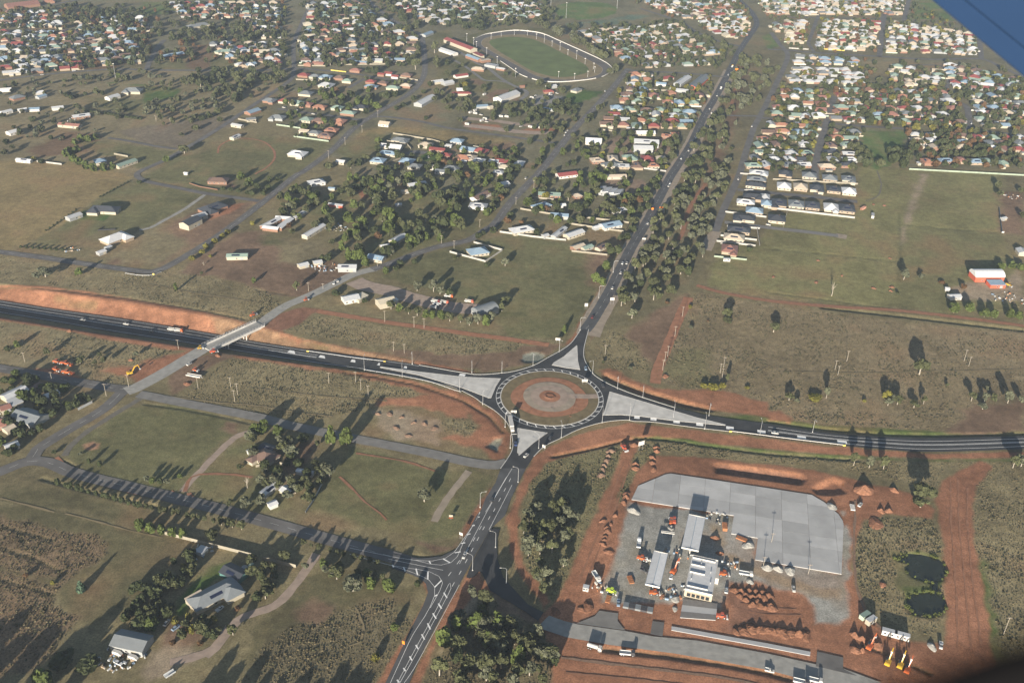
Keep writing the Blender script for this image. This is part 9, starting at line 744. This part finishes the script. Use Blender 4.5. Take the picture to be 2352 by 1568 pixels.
# ---------------------------------------------------------------- fuel station under construction
def canopy(P, lab, z=6.0):
    A, B, C_, D = [Vector(p) for p in P]; m = (A+B+C_+D)/4; L = ((D-A).length+(C_-B).length)/2; W = ((B-A).length+(C_-D).length)/2; d = (A+B)/2-(C_+D)/2; an = math.atan2(d.y, d.x)
    o = empty('fuel_canopy', m.x, m.y, .3, an); tag(o, lab, 'canopy', 'fuel canopies')
    for s_ in (-1, 1):
        V = [(-L/2, .15*s_, z-.15), (L/2, .15*s_, z-.15), (L/2, s_*W/2, z+.1), (-L/2, s_*W/2, z+.1)]; b = MB(); Vt = [(x, y, zz+.12) for x, y, zz in V]
        b.add(V+Vt, [(3, 2, 1, 0), (4, 5, 6, 7), (0, 1, 5, 4), (1, 2, 6, 5), (2, 3, 7, 6), (3, 0, 4, 7)]); b.build('roof_sheet', 'roof_white', o)
        b = MB(); b.box(-L/2, L/2, s_*W/2-.06+s_*.08, s_*W/2+.06+s_*.08, z-.75, z+.35); b.build('fascia', 'wall_blue', o)
        b = MB(); b.box(s_*L/2-.06+s_*.08, s_*L/2+.06+s_*.08, -W/2, W/2, z-.75, z+.35); b.build('fascia', 'wall_white', o)
    b = MB(); b.box(-L/2, L/2, -.14, .14, z-.3, z-.2); b.build('box_gutter', 'roof_blue', o)
    for k in range(4): b = MB(); x = -L/2+L*(k+.5)/4; b.box(x-.2, x+.2, -.2, .2, -.3, z-.31); b.build('column', 'wall_white', o)
canopy(CAN1, 'upper white fuel canopy with central blue gutter'); canopy(CAN2, 'lower white fuel canopy with central blue gutter')
A, B = Vector(BEAM[0]), Vector(BEAM[1]); m = (A+B)/2; o = empty('portal_frame', m.x, m.y, .2, math.atan2(B.y-A.y, B.x-A.x)); tag(o, 'white steel beam frame standing beyond the lower canopy', 'steel frame'); L = (B-A).length
for yy in (0, 1.1): b = MB(); b.box(-L/2, L/2, yy-.15, yy+.15, 2.6, 3.1); b.build('beam', 'wall_white', o)
for s_ in (-1, 1): b = MB(); b.box(s_*L*.4-.12, s_*L*.4+.12, .4, .64, 0, 2.6); b.build('post', 'steel', o)
A, B, C_, D = [Vector(p) for p in SHOP]; m = (A+B+C_+D)/4; an = math.atan2((A-D).y, (A-D).x); L = (A-D).length; W = ((B-A).length+(C_-D).length)/2
o = empty('service_station_shop', m.x, m.y, .2, an); tag(o, 'white flat-roofed shop with cream front on the building site', 'shop')
b = MB(); b.box(-L/2, L/2, -W/2, W/2, -.2, 4.6); b.build('wall', 'wall_cream', o); b = MB(); b.box(-L/2+.25, L/2-.25, -W/2+.25, W/2-.25, 4.6, 4.8); rf = b.build('roof', 'roof_white', o)
for x0, x1, y0, y1 in ((-L/2-.03, -L/2+.25, -W/2-.03, W/2+.03), (L/2-.25, L/2+.03, -W/2-.03, W/2+.03), (-L/2, L/2, W/2-.25, W/2+.03), (-L/2, L/2, -W/2-.03, -W/2+.25)):
    b = MB(); b.box(x0, x1, y0, y1, 4.3, 5.3); b.build('parapet', 'wall_white', o)
for fx, y0, y1 in ((.42, -.4, .45), (.22, -.05, .45), (.0, -.1, .45), (-.4, -.3, .45)): b = MB(); b.box(L*fx-.12, L*fx+.12, W*y0, W*y1, 4.8, 5.6); b.build('roof_upstand', 'wall_white', rf)
for fx, fy in ((.3, .1), (.1, -.3), (-.2, -.35), (-.2, .35)): b = MB(); b.tube([(L*fx, W*fy, 4.7), (L*fx, W*fy, 6.0)], .25, 8); b.build('vent', 'steel', rf)
b = MB(); b.box(-L/2-.12, -L/2-.04, -W*.42, W*.42, .4, 3.2); b.build('shopfront', 'wall_tan', o)
for k in range(5): b = MB(); y = W*(-.34+.17*k); b.box(-L/2-.18, -L/2-.13, y-.9, y+.9, .5, 2.8); b.build('window', 'glass', o)
A, B, C_, D = [Vector(p) for p in SHOPW]; b = MB(); b.prism([tuple(p-m) for p in (A, B, C_, D)], -.2, 3.9); q = b.build('plant_room', 'wall_white', o); q.rotation_euler[2] = -an
A, B, C_, D = [Vector(p) for p in STACK]; m = (A+B)/2+(D-A)/2; an = math.atan2((B-A).y, (B-A).x); L = (B-A).length
o = empty('panel_stack', m.x, m.y, .3, an); tag(o, 'long stack of dark cladding panels below the lower canopy', 'panel stack')
for k in range(5): b = MB(); x = -L/2+L*(k+.5)/5; b.box(x-L/10+.1, x+L/10-.1, -1.8, 1.8, 0, 1.2); b.build('panel_bundle', 'wall_dark' if k % 2 else 'roof_slate', o)
for x, y, a, L, h, c, lab in HUTS:
    nm = 'brick_pile' if 'brick' in lab else 'steel_plate' if 'plate' in lab or 'slab' in lab else 'skip_bin' if 'skip' in lab or 'tray' in lab else 'shipping_container' if 'container' in lab else 'site_hut'
    o = empty(nm, x, y, .2, a); tag(o, lab, nm.replace('_', ' '))
    w_ = 2.6; b = MB(); b.box(-L/2, L/2, -w_/2, w_/2, 0, h); b.build('body', 'wall_'+c, o)
    if nm in ('site_hut', 'shipping_container'):
        b = MB(); b.box(-L/2-.1, L/2+.1, -w_/2-.1, w_/2+.1, h, h+.14); b.build('roof', 'roof_'+('zinc' if c != 'green' else 'green'), o)
        for fx in (-.28, .2): b = MB(); b.box(L*fx-.5, L*fx+.5, -w_/2-.05, -w_/2-.01, 1.1, 2.0); b.build('window', 'glass', o)
        b = MB(); b.box(-.4, .4, -w_/2-.06, -w_/2-.01, .1, 2.1); b.build('door', 'wall_steel', o)
    else:
        b = MB()
        for k in range(4): b.box(-L/2+L*k/4, -L/2+L*k/4+.12, -w_/2-.06, w_/2+.06, 0, h+.06)
        b.build('ribs', 'wall_'+c, o)
tk = [(-137, 395.5, 1.6, 2.4), (-140, 393.5, 1.6, 2.4), (-134.5, 392.5, 1.4, 2.2)]
TK = []
def tank(x, y, r, h, m, lab):
    o = empty('water_tank', x, y); tag(o, lab, 'water tank'); b = MB(); b.tube([(0, 0, 0), (0, 0, h)], r, 14, cap=False); b.build('wall', m, o); b = MB(); b.tube([(0, 0, h), (0, 0, h+.35)], [r+.06, .25], 14); b.build('lid', m, o)
for k, (x, y, r, h) in enumerate(tk): tank(x, y, r, h, 'wall_steel' if k else 'wall_green', ['green', 'nearer grey', 'farther grey'][k]+' round water tank behind the farmhouse garage')

cm_ = ['wall_white', 'wall_zinc', 'wall_dark', 'wall_rust', 'wall_blue', 'wall_cream', 'wall_silver', 'wall_tan']
for x, y, r, n, lab in CLUTTER:
    rr_ = random.Random(int(x*7+y)); b = MB()
    for k in range(n):
        a, d = rr_.uniform(0, 6.28), r*rr_.random()**.5; M = Matrix.Translation((d*math.cos(a)*1.3, d*math.sin(a), 0)) @ Matrix.Rotation(rr_.uniform(0, 3), 4, 'Z'); l, w2, h = rr_.uniform(.3, 2.2), rr_.uniform(.2, 1.0), rr_.uniform(.2, 1.1); b.box(-l/2, l/2, -w2/2, w2/2, -.1, h, M, rr_.randrange(len(cm_)))
    o = tag(b.build('scrap_litter', cm_), lab, 'scrap', kind='stuff'); o.location = (x, y, 0)

# ---------------------------------------------------------------- trees
def leaf_cloud(b, blobs, n, size, rr_, flat=.0, mi=0):
    tot = sum(r[0]*r[1] for _, r in blobs)
    for c, (rx, rz) in blobs:
        k = max(4, int(n*rx*rz/tot))
        for _ in range(k):
            v = Vector((rr_.gauss(0, 1), rr_.gauss(0, 1), rr_.gauss(0, 1))).normalized(); q = rr_.uniform(.72, 1.05)
            p = Vector((c[0]+v.x*rx*q, c[1]+v.y*rx*q, c[2]+v.z*rz*q))
            nn = (v+Vector((rr_.gauss(0, .5), rr_.gauss(0, .5), rr_.gauss(0, .5)+flat))).normalized(); a = nn.orthogonal().normalized(); a = (Matrix.Rotation(rr_.uniform(0, 6.3), 3, nn) @ a); d = nn.cross(a); s = size*rr_.uniform(.6, 1.35)
            b.add([p-a*s-d*s*.6, p+a*s*.9-d*s*.8, p+a*s*1.1+d*s*.7, p-a*s*.7+d*s], [(0, 1, 2, 3)], mi)
def crown(kind, seed, n):
    """unit crown: height 1, width 1"""
    rr_ = random.Random(seed); b = MB(); B = []; sz = .1*(420/n)**.5
    if kind in (0, 1):
        for k in range(11):
            a = rr_.uniform(0, 6.3); d = rr_.uniform(.08, .34); B.append(((d*math.cos(a), d*math.sin(a), rr_.uniform(.42, .84)), (rr_.uniform(.12, .2), rr_.uniform(.09, .14))))
        B.append(((0, 0, .86), (.18, .12)))
    elif kind == 2:
        for k in range(10):
            a = rr_.uniform(0, 6.3); z = rr_.uniform(.2, .8); d = (1-z)*.22+rr_.uniform(.04, .16); B.append(((d*math.cos(a), d*math.sin(a), z), (rr_.uniform(.16, .24), rr_.uniform(.14, .2))))
        B.append(((0, 0, .45), (.33, .36))); B.append(((0, 0, .84), (.15, .15)))
    elif kind == 7:
        for k in range(9): z = .1+.85*k/8; B.append(((0, 0, z), (.5*(1-z)+.05, .1)))
    elif kind == 6: return b
    else:
        for k in range(10):
            a = rr_.uniform(0, 6.3); d = rr_.uniform(.1, .3); B.append(((d*math.cos(a), d*math.sin(a), rr_.uniform(.3, .72)), (rr_.uniform(.17, .24), rr_.uniform(.15, .22))))
        B.append(((0, 0, .5), (.36, .36)))
    leaf_cloud(b, B, n, sz, rr_); return b
def trunk(kind, seed):
    rr_ = random.Random(seed); b = MB(); dead = kind == 6; top = .95 if dead else .7
    b.tube([(0, 0, -.02), (.01, 0, top*.4), (rr_.uniform(-.05, .05), rr_.uniform(-.05, .05), top)], [.045, .032, .012], 6)
    for k in range(9 if dead else 4):
        a = rr_.uniform(0, 6.3); z = rr_.uniform(.25, .6); l = rr_.uniform(.2, .4); b.tube([(0, 0, z), (l*.5*math.cos(a), l*.5*math.sin(a), z+l*.5), (l*math.cos(a), l*math.sin(a), z+l*(1.1 if dead else .8))], [.022, .014, .005], 4, cap=False)
    return b
KN = ['gum_tree', 'grey_gum_tree', 'cypress_tree', 'broadleaf_tree', 'yellow_shrub', 'autumn_tree', 'bare_tree', 'fir_tree']
KW = ['olive green gum tree', 'silvery grey-green gum tree', 'bright green dense tree', 'dark green rounded tree', 'yellow-green bushy tree', 'rusty brown tree', 'bare pale-limbed tree', 'blue-green conical fir']
NV = 5
CR = {(k, v): crown(k, k*10+v, 620 if k in (0, 1) else 560).mesh('crown', LEAFM[k]) for k in range(8) if k != 6 for v in range(NV)}
TRK = {(k, v): trunk(k, k*17+v).mesh('trunk', 'bark_pale' if k in (0, 1, 6) else 'bark') for k in range(8) for v in range(NV)}
ll = []
for i, (x, y, h, w_, k, g, u) in enumerate(TREES):
    rr_ = random.Random(i); v = i % NV; o = empty(KN[k] if h > 3.2 or k in (4, 6) else 'shrub', x, y, -.1, rr_.uniform(0, 6.3)); sv = rr_.uniform(.9, 1.2); o.scale = (w_*sv, w_*sv*rr_.uniform(.85, 1.12), h*rr_.uniform(.92, 1.12))
    link('trunk', TRK[(k, v)], o)
    if k != 6: link('crown', CR[(k, v)], o)
    o['category'] = 'tree' if h > 3.2 else 'shrub'; o['group'] = 'trees and shrubs across the paddocks'
    word = KW[k] if h > 3.2 else KW[k].replace('tree', 'shrub')
    ll.append((o, ('tall ' if h > 9.5 else 'small ' if h < 5.2 and h > 3.2 else '')+word+',', ('in ' if LAND[g].startswith(('the bush', 'the rail', 'the row')) else 'near ')+LAND[g], u))
number_labels(ll, '%s %s from left %s')
for P, n, h0, h1, ks in BELTS_FAR:
    P_ = np.array(P); q = np.random.RandomState(len(ftrees)).rand(n*8, 2)*(P_.max(0)-P_.min(0))+P_.min(0); q = q[sdist(q[:, 0], q[:, 1], P) < 0][:n]
    for x, y in q: h = rs.uniform(h0, h1); ftrees.append((x, y, h, h*rs.uniform(.8, 1.1), ['gum', 'grey', 'pine', 'round', 'yellow', 'autumn'].index(rs.choice(ks))))
# keep scattered trees off carriageways and roofs
T = np.array(ftrees); keep = np.ones(len(T), bool)
for nm, P, wd, m in ROADS:
    for (ax_, ay_), (bx_, by_) in zip(P, P[1:]):
        ex, ey = bx_-ax_, by_-ay_; t = np.clip(((T[:, 0]-ax_)*ex+(T[:, 1]-ay_)*ey)/(ex*ex+ey*ey+1e-9), 0, 1); keep &= np.hypot(T[:, 0]-ax_-t*ex, T[:, 1]-ay_-t*ey) > wd/2+.5+T[:, 3]*.3
for b_ in list(BLDS)+far: keep &= np.hypot(T[:, 0]-b_[0], T[:, 1]-b_[1]) > min(b_[2], b_[3])*.5+1.2
keep &= sdist(T[:, 0], T[:, 1], TRACK_OUT) > 2
FT = list(FTREES)+[tuple(t) for t in T[keep]]
lo = {}
for k in range(8):
    for v in range(5):
        b = crown(k, 900+k*10+v, 95) if k != 6 else trunk(6, 900+v)
        if k != 6: b.tube([(0, 0, -.02), (0, 0, .6)], [.04, .015], 4, cap=False)
        q = [f for f in b.f if len(f) == 4]; lo[(k, v)] = (np.array(b.v), np.array(q))
hi = {(k, v): (lambda b: (np.array(b.v), np.array(b.f)))(crown(k, 500+k*10+v, 420)) for k in range(6) for v in range(3)}
BV = []; BF = []; BM = []; off = 0
for i, (x, y, h, w_, k) in enumerate(FT):
    k = int(k); V, F = hi[(k, i % 3)] if y < 780 and k < 6 else lo[(k, i % 5)]; a = (i*2.399) % 6.283; c_, s_ = math.cos(a), math.sin(a)
    BV.append(np.stack([x+w_*(V[:, 0]*c_-V[:, 1]*s_), y+w_*(V[:, 0]*s_+V[:, 1]*c_), V[:, 2]*h-.05], 1)); BF.append(F+off); BM.append(np.full(len(F), k)); off += len(V)
def quad_mesh(name, co, q, mi, mats):
    me = bpy.data.meshes.new(name); co = np.asarray(co, np.float32); q = np.asarray(q, np.int32)
    me.vertices.add(len(co)); me.vertices.foreach_set('co', co.ravel()); me.loops.add(q.size); me.loops.foreach_set('vertex_index', q.ravel()); me.polygons.add(len(q)); me.polygons.foreach_set('loop_start', np.arange(0, q.size, 4, dtype=np.int32))
    for m in mats: me.materials.append(m)
    me.polygons.foreach_set('material_index', np.asarray(mi, np.int32)); me.update(); me.validate(); return me
tag(link('distant_trees', quad_mesh('distant_trees', np.concatenate(BV), np.concatenate(BF), np.concatenate(BM), LEAFM)), 'mass of distant street and garden trees across the town', 'trees', kind='stuff')
rr_ = random.Random(8); b = MB()
for P in PONDS[:2]:
    S = resample(V3(P+[P[0]]), 70)
    leaf_cloud(b, [((p.x+rr_.uniform(-1, 1), p.y+rr_.uniform(-1, 1), .1), (rr_.uniform(.3, 1.6), rr_.uniform(.3, .9))) for p in S if rr_.random() < .3], 900, .26, rr_, mi=0)
tag(b.build('pond_reeds', [mat('reeds', (.085,.1,.03), .9, .1, .35, .4)]), 'green reeds and rushes fringing the twin ponds', 'reeds', kind='stuff')
for P, h, w_, n in HEDGES:
    S = resample(V3(P), n); rr_ = random.Random(3); b = MB(); leaf_cloud(b, [((p.x-P[0][0], p.y-P[0][1], h*.5), (w_*.55, h*.55)) for p in S], 1400, .5, rr_); o = b.build('hedge', LEAFM[3]); o.location = (P[0][0], P[0][1], 0); tag(o, 'long clipped dark green hedge on the left hillside', 'hedge')

# ---------------------------------------------------------------- rough grass tussocks
rg_ = random.Random(21); cand = np.where((RG > .62) & (Y < 900) & (Y > 295) & (np.abs(X) < 480))[0]
cand = np.array([c for c in rg_.sample(list(cand), min(len(cand), 70000))])
b_v = []; b_f = []; b_m = []; o_ = 0
for c in cand:
    x, y = X[c]+rg_.uniform(-.8, .8), Y[c]+rg_.uniform(-.8, .8); z = Z[c]; s = rg_.uniform(.16, .5); h = s*rg_.uniform(.6, 1.2); a = rg_.uniform(0, 3.14); mi = 0 if rg_.random() < .6 else 1
    for q in range(2):
        t = a+q*1.57; dx, dy = math.cos(t)*s, math.sin(t)*s; b_v += [(x-dx, y-dy, z-.05), (x+dx, y+dy, z-.05), (x+dx*.7+.1*s, y+dy*.7, z+h), (x-dx*.6, y-dy*.6+.1*s, z+h*.8)]; b_f.append((o_, o_+1, o_+2, o_+3)); o_ += 4; b_m.append(mi)
me = bpy.data.meshes.new('grass_tussocks'); me.from_pydata(b_v, [], b_f); me.materials.append(MATS['dry_grass']); me.materials.append(MATS['green_grass']); me.polygons.foreach_set('material_index', b_m); me.update()
tag(link('grass_tussocks', me), 'rough dry grass tussocks over the paddocks and verges', 'grass', kind='stuff')

# low scrub bushes in drifts through the rough grass
pick = np.where((RG > .8) & (Y < 800) & (Y > 295) & (np.abs(X) < 460))[0]; pr = np.random.RandomState(5); wgt = np.clip(vnoise(X[pick], Y[pick], 22, 41)*.6+vnoise(X[pick], Y[pick], 6, 42)*.4-.42, 0, 1); wgt /= wgt.sum()
pick = pr.choice(pick, 7000, replace=False, p=wgt); sv = []; sf = []; sm = []; o_ = 0
for c in pick:
    r = pr.uniform(.2, .75); mi = int(pr.rand() < .45)
    for q in range(6):
        n_ = pr.normal(size=3); n_ /= np.linalg.norm(n_); n_[2] = abs(n_[2]); a = np.cross(n_, (0, 0, 1.0)); a /= np.linalg.norm(a)+1e-6; d = np.cross(n_, a); p = np.array((X[c], Y[c], Z[c]+r*.2))+n_*r*.7*np.array((1.2, 1.2, .7)); s = r*.55
        sv += [p-a*s-d*s, p+a*s-d*s*.8, p+a*s*.9+d*s, p-a*s*.8+d*s*.9]; sf.append((o_, o_+1, o_+2, o_+3)); o_ += 4; sm.append(mi)
tag(link('low_scrub', quad_mesh('low_scrub', sv, sf, sm, [mat('scrub_olive', (.07,.068,.038), .95, .1, .3, .5), mat('scrub_straw', (.11,.092,.055), .95, .1, .3, .5)])), 'low olive and straw scrub drifting through the rough grass', 'scrub', kind='stuff')

# ---------------------------------------------------------------- the aircraft the photograph was taken from
def ray(u, v, d):
    x = (u*1.6327-1920)/FPX; y = (1280-v*1.6327)/FPX; return Vector((0, 0, CAM_H))+(fwd+rgt*x+upv*y)*d
mat('aircraft_blue', (.021,.046,.105), .35, .5, .03, 3)  # the wing's dark blue tone sits in this base colour
p0, p1 = ray(2085, -50, 4.6), ray(2420, 228, 4.0); ed = (p1-p0).normalized(); back = (ray(2600, -300, 4.9)-(p0+p1)/2); back = (back-ed*back.dot(ed)).normalized(); nn = ed.cross(back).normalized()
if nn.dot(Vector((0, 0, CAM_H))-p0) < 0: nn = -nn
wr = empty('light_aircraft', *p0); tag(wr, 'blue wing and dark door frame of the light aircraft at the right edge', 'aircraft')
wing = empty('wing', 0, 0); wing.parent = wr
def slab(name, a0, a1, t0, t1, th, m):
    b = MB(); L0, L1 = -.6, (p1-p0).length+.6; V = []
    for z in (0, -th):
        for l, d in ((L0, t0), (L1, t0), (L1, t1), (L0, t1)): V.append(ed*l+back*d+nn*(z*(1 if d > .01 else .25)))
    b.add(V, [(0, 1, 2, 3), (7, 6, 5, 4), (0, 4, 5, 1), (1, 5, 6, 2), (2, 6, 7, 3), (3, 7, 4, 0)]); return b.build(name, m, wing)
slab('flap', 0, 0, 0, .105, .035, 'aircraft_blue'); slab('wing_skin', 0, 0, .118, 1.5, .12, 'aircraft_blue')
b = MB()
for l in (.32, .6, .9): 
    for k in range(60):
        q = ed*((p1-p0).length*k/59)+back*l+nn*.001; b.add([q-ed*.0035-back*.0035, q+ed*.0035-back*.0035, q+ed*.0035+back*.0035, q-ed*.0035+back*.0035], [(0, 1, 2, 3)])
b.build('rivets', 'wall_navy', wing)
# dark rubber-edged door frame close to the lens
b = MB(); q0, q1, q2, q3 = ray(1790, 1815, .27), ray(2120, 1672, .26), ray(2352, 1600, .25), ray(2640, 1540, .24); org = Vector(p0)
b.tube([tuple(q-org) for q in (q0, q1, q2, q3)], [.012, .013, .014, .014], 12)
dn = (upv*-1)
b.add([tuple(q-org+dn*k+fwd*.004) for q in (q0, q1, q2, q3) for k in (.004, .09)], [(0, 1, 3, 2), (2, 3, 5, 4), (4, 5, 7, 6)])
b.build('door_frame', mat('aircraft_rubber', (.006,.006,.007), .9, .1), wr)

# ---------------------------------------------------------------- haze
b = MB(); b.box(-8100, 8100, -1500, 13100, -9, CAM_H+4); hz = tag(b.mesh('haze', []) and link('haze', b.mesh('haze', [])), 'thin morning haze over the whole valley', 'haze', kind='stuff')
hmat = bpy.data.materials.new('haze_air'); hmat.use_nodes = True; n = hmat.node_tree; n.nodes.remove(n.nodes['Principled BSDF']); pv = n.nodes.new('ShaderNodeVolumePrincipled'); pv.inputs['Color'].default_value = (.66, .8, 1, 1); pv.inputs['Density'].default_value = .000095; pv.inputs['Anisotropy'].default_value = .2
n.links.new(pv.outputs[0], n.nodes['Material Output'].inputs['Volume']); hz.data.materials.append(hmat); hz.display_type = 'WIRE'
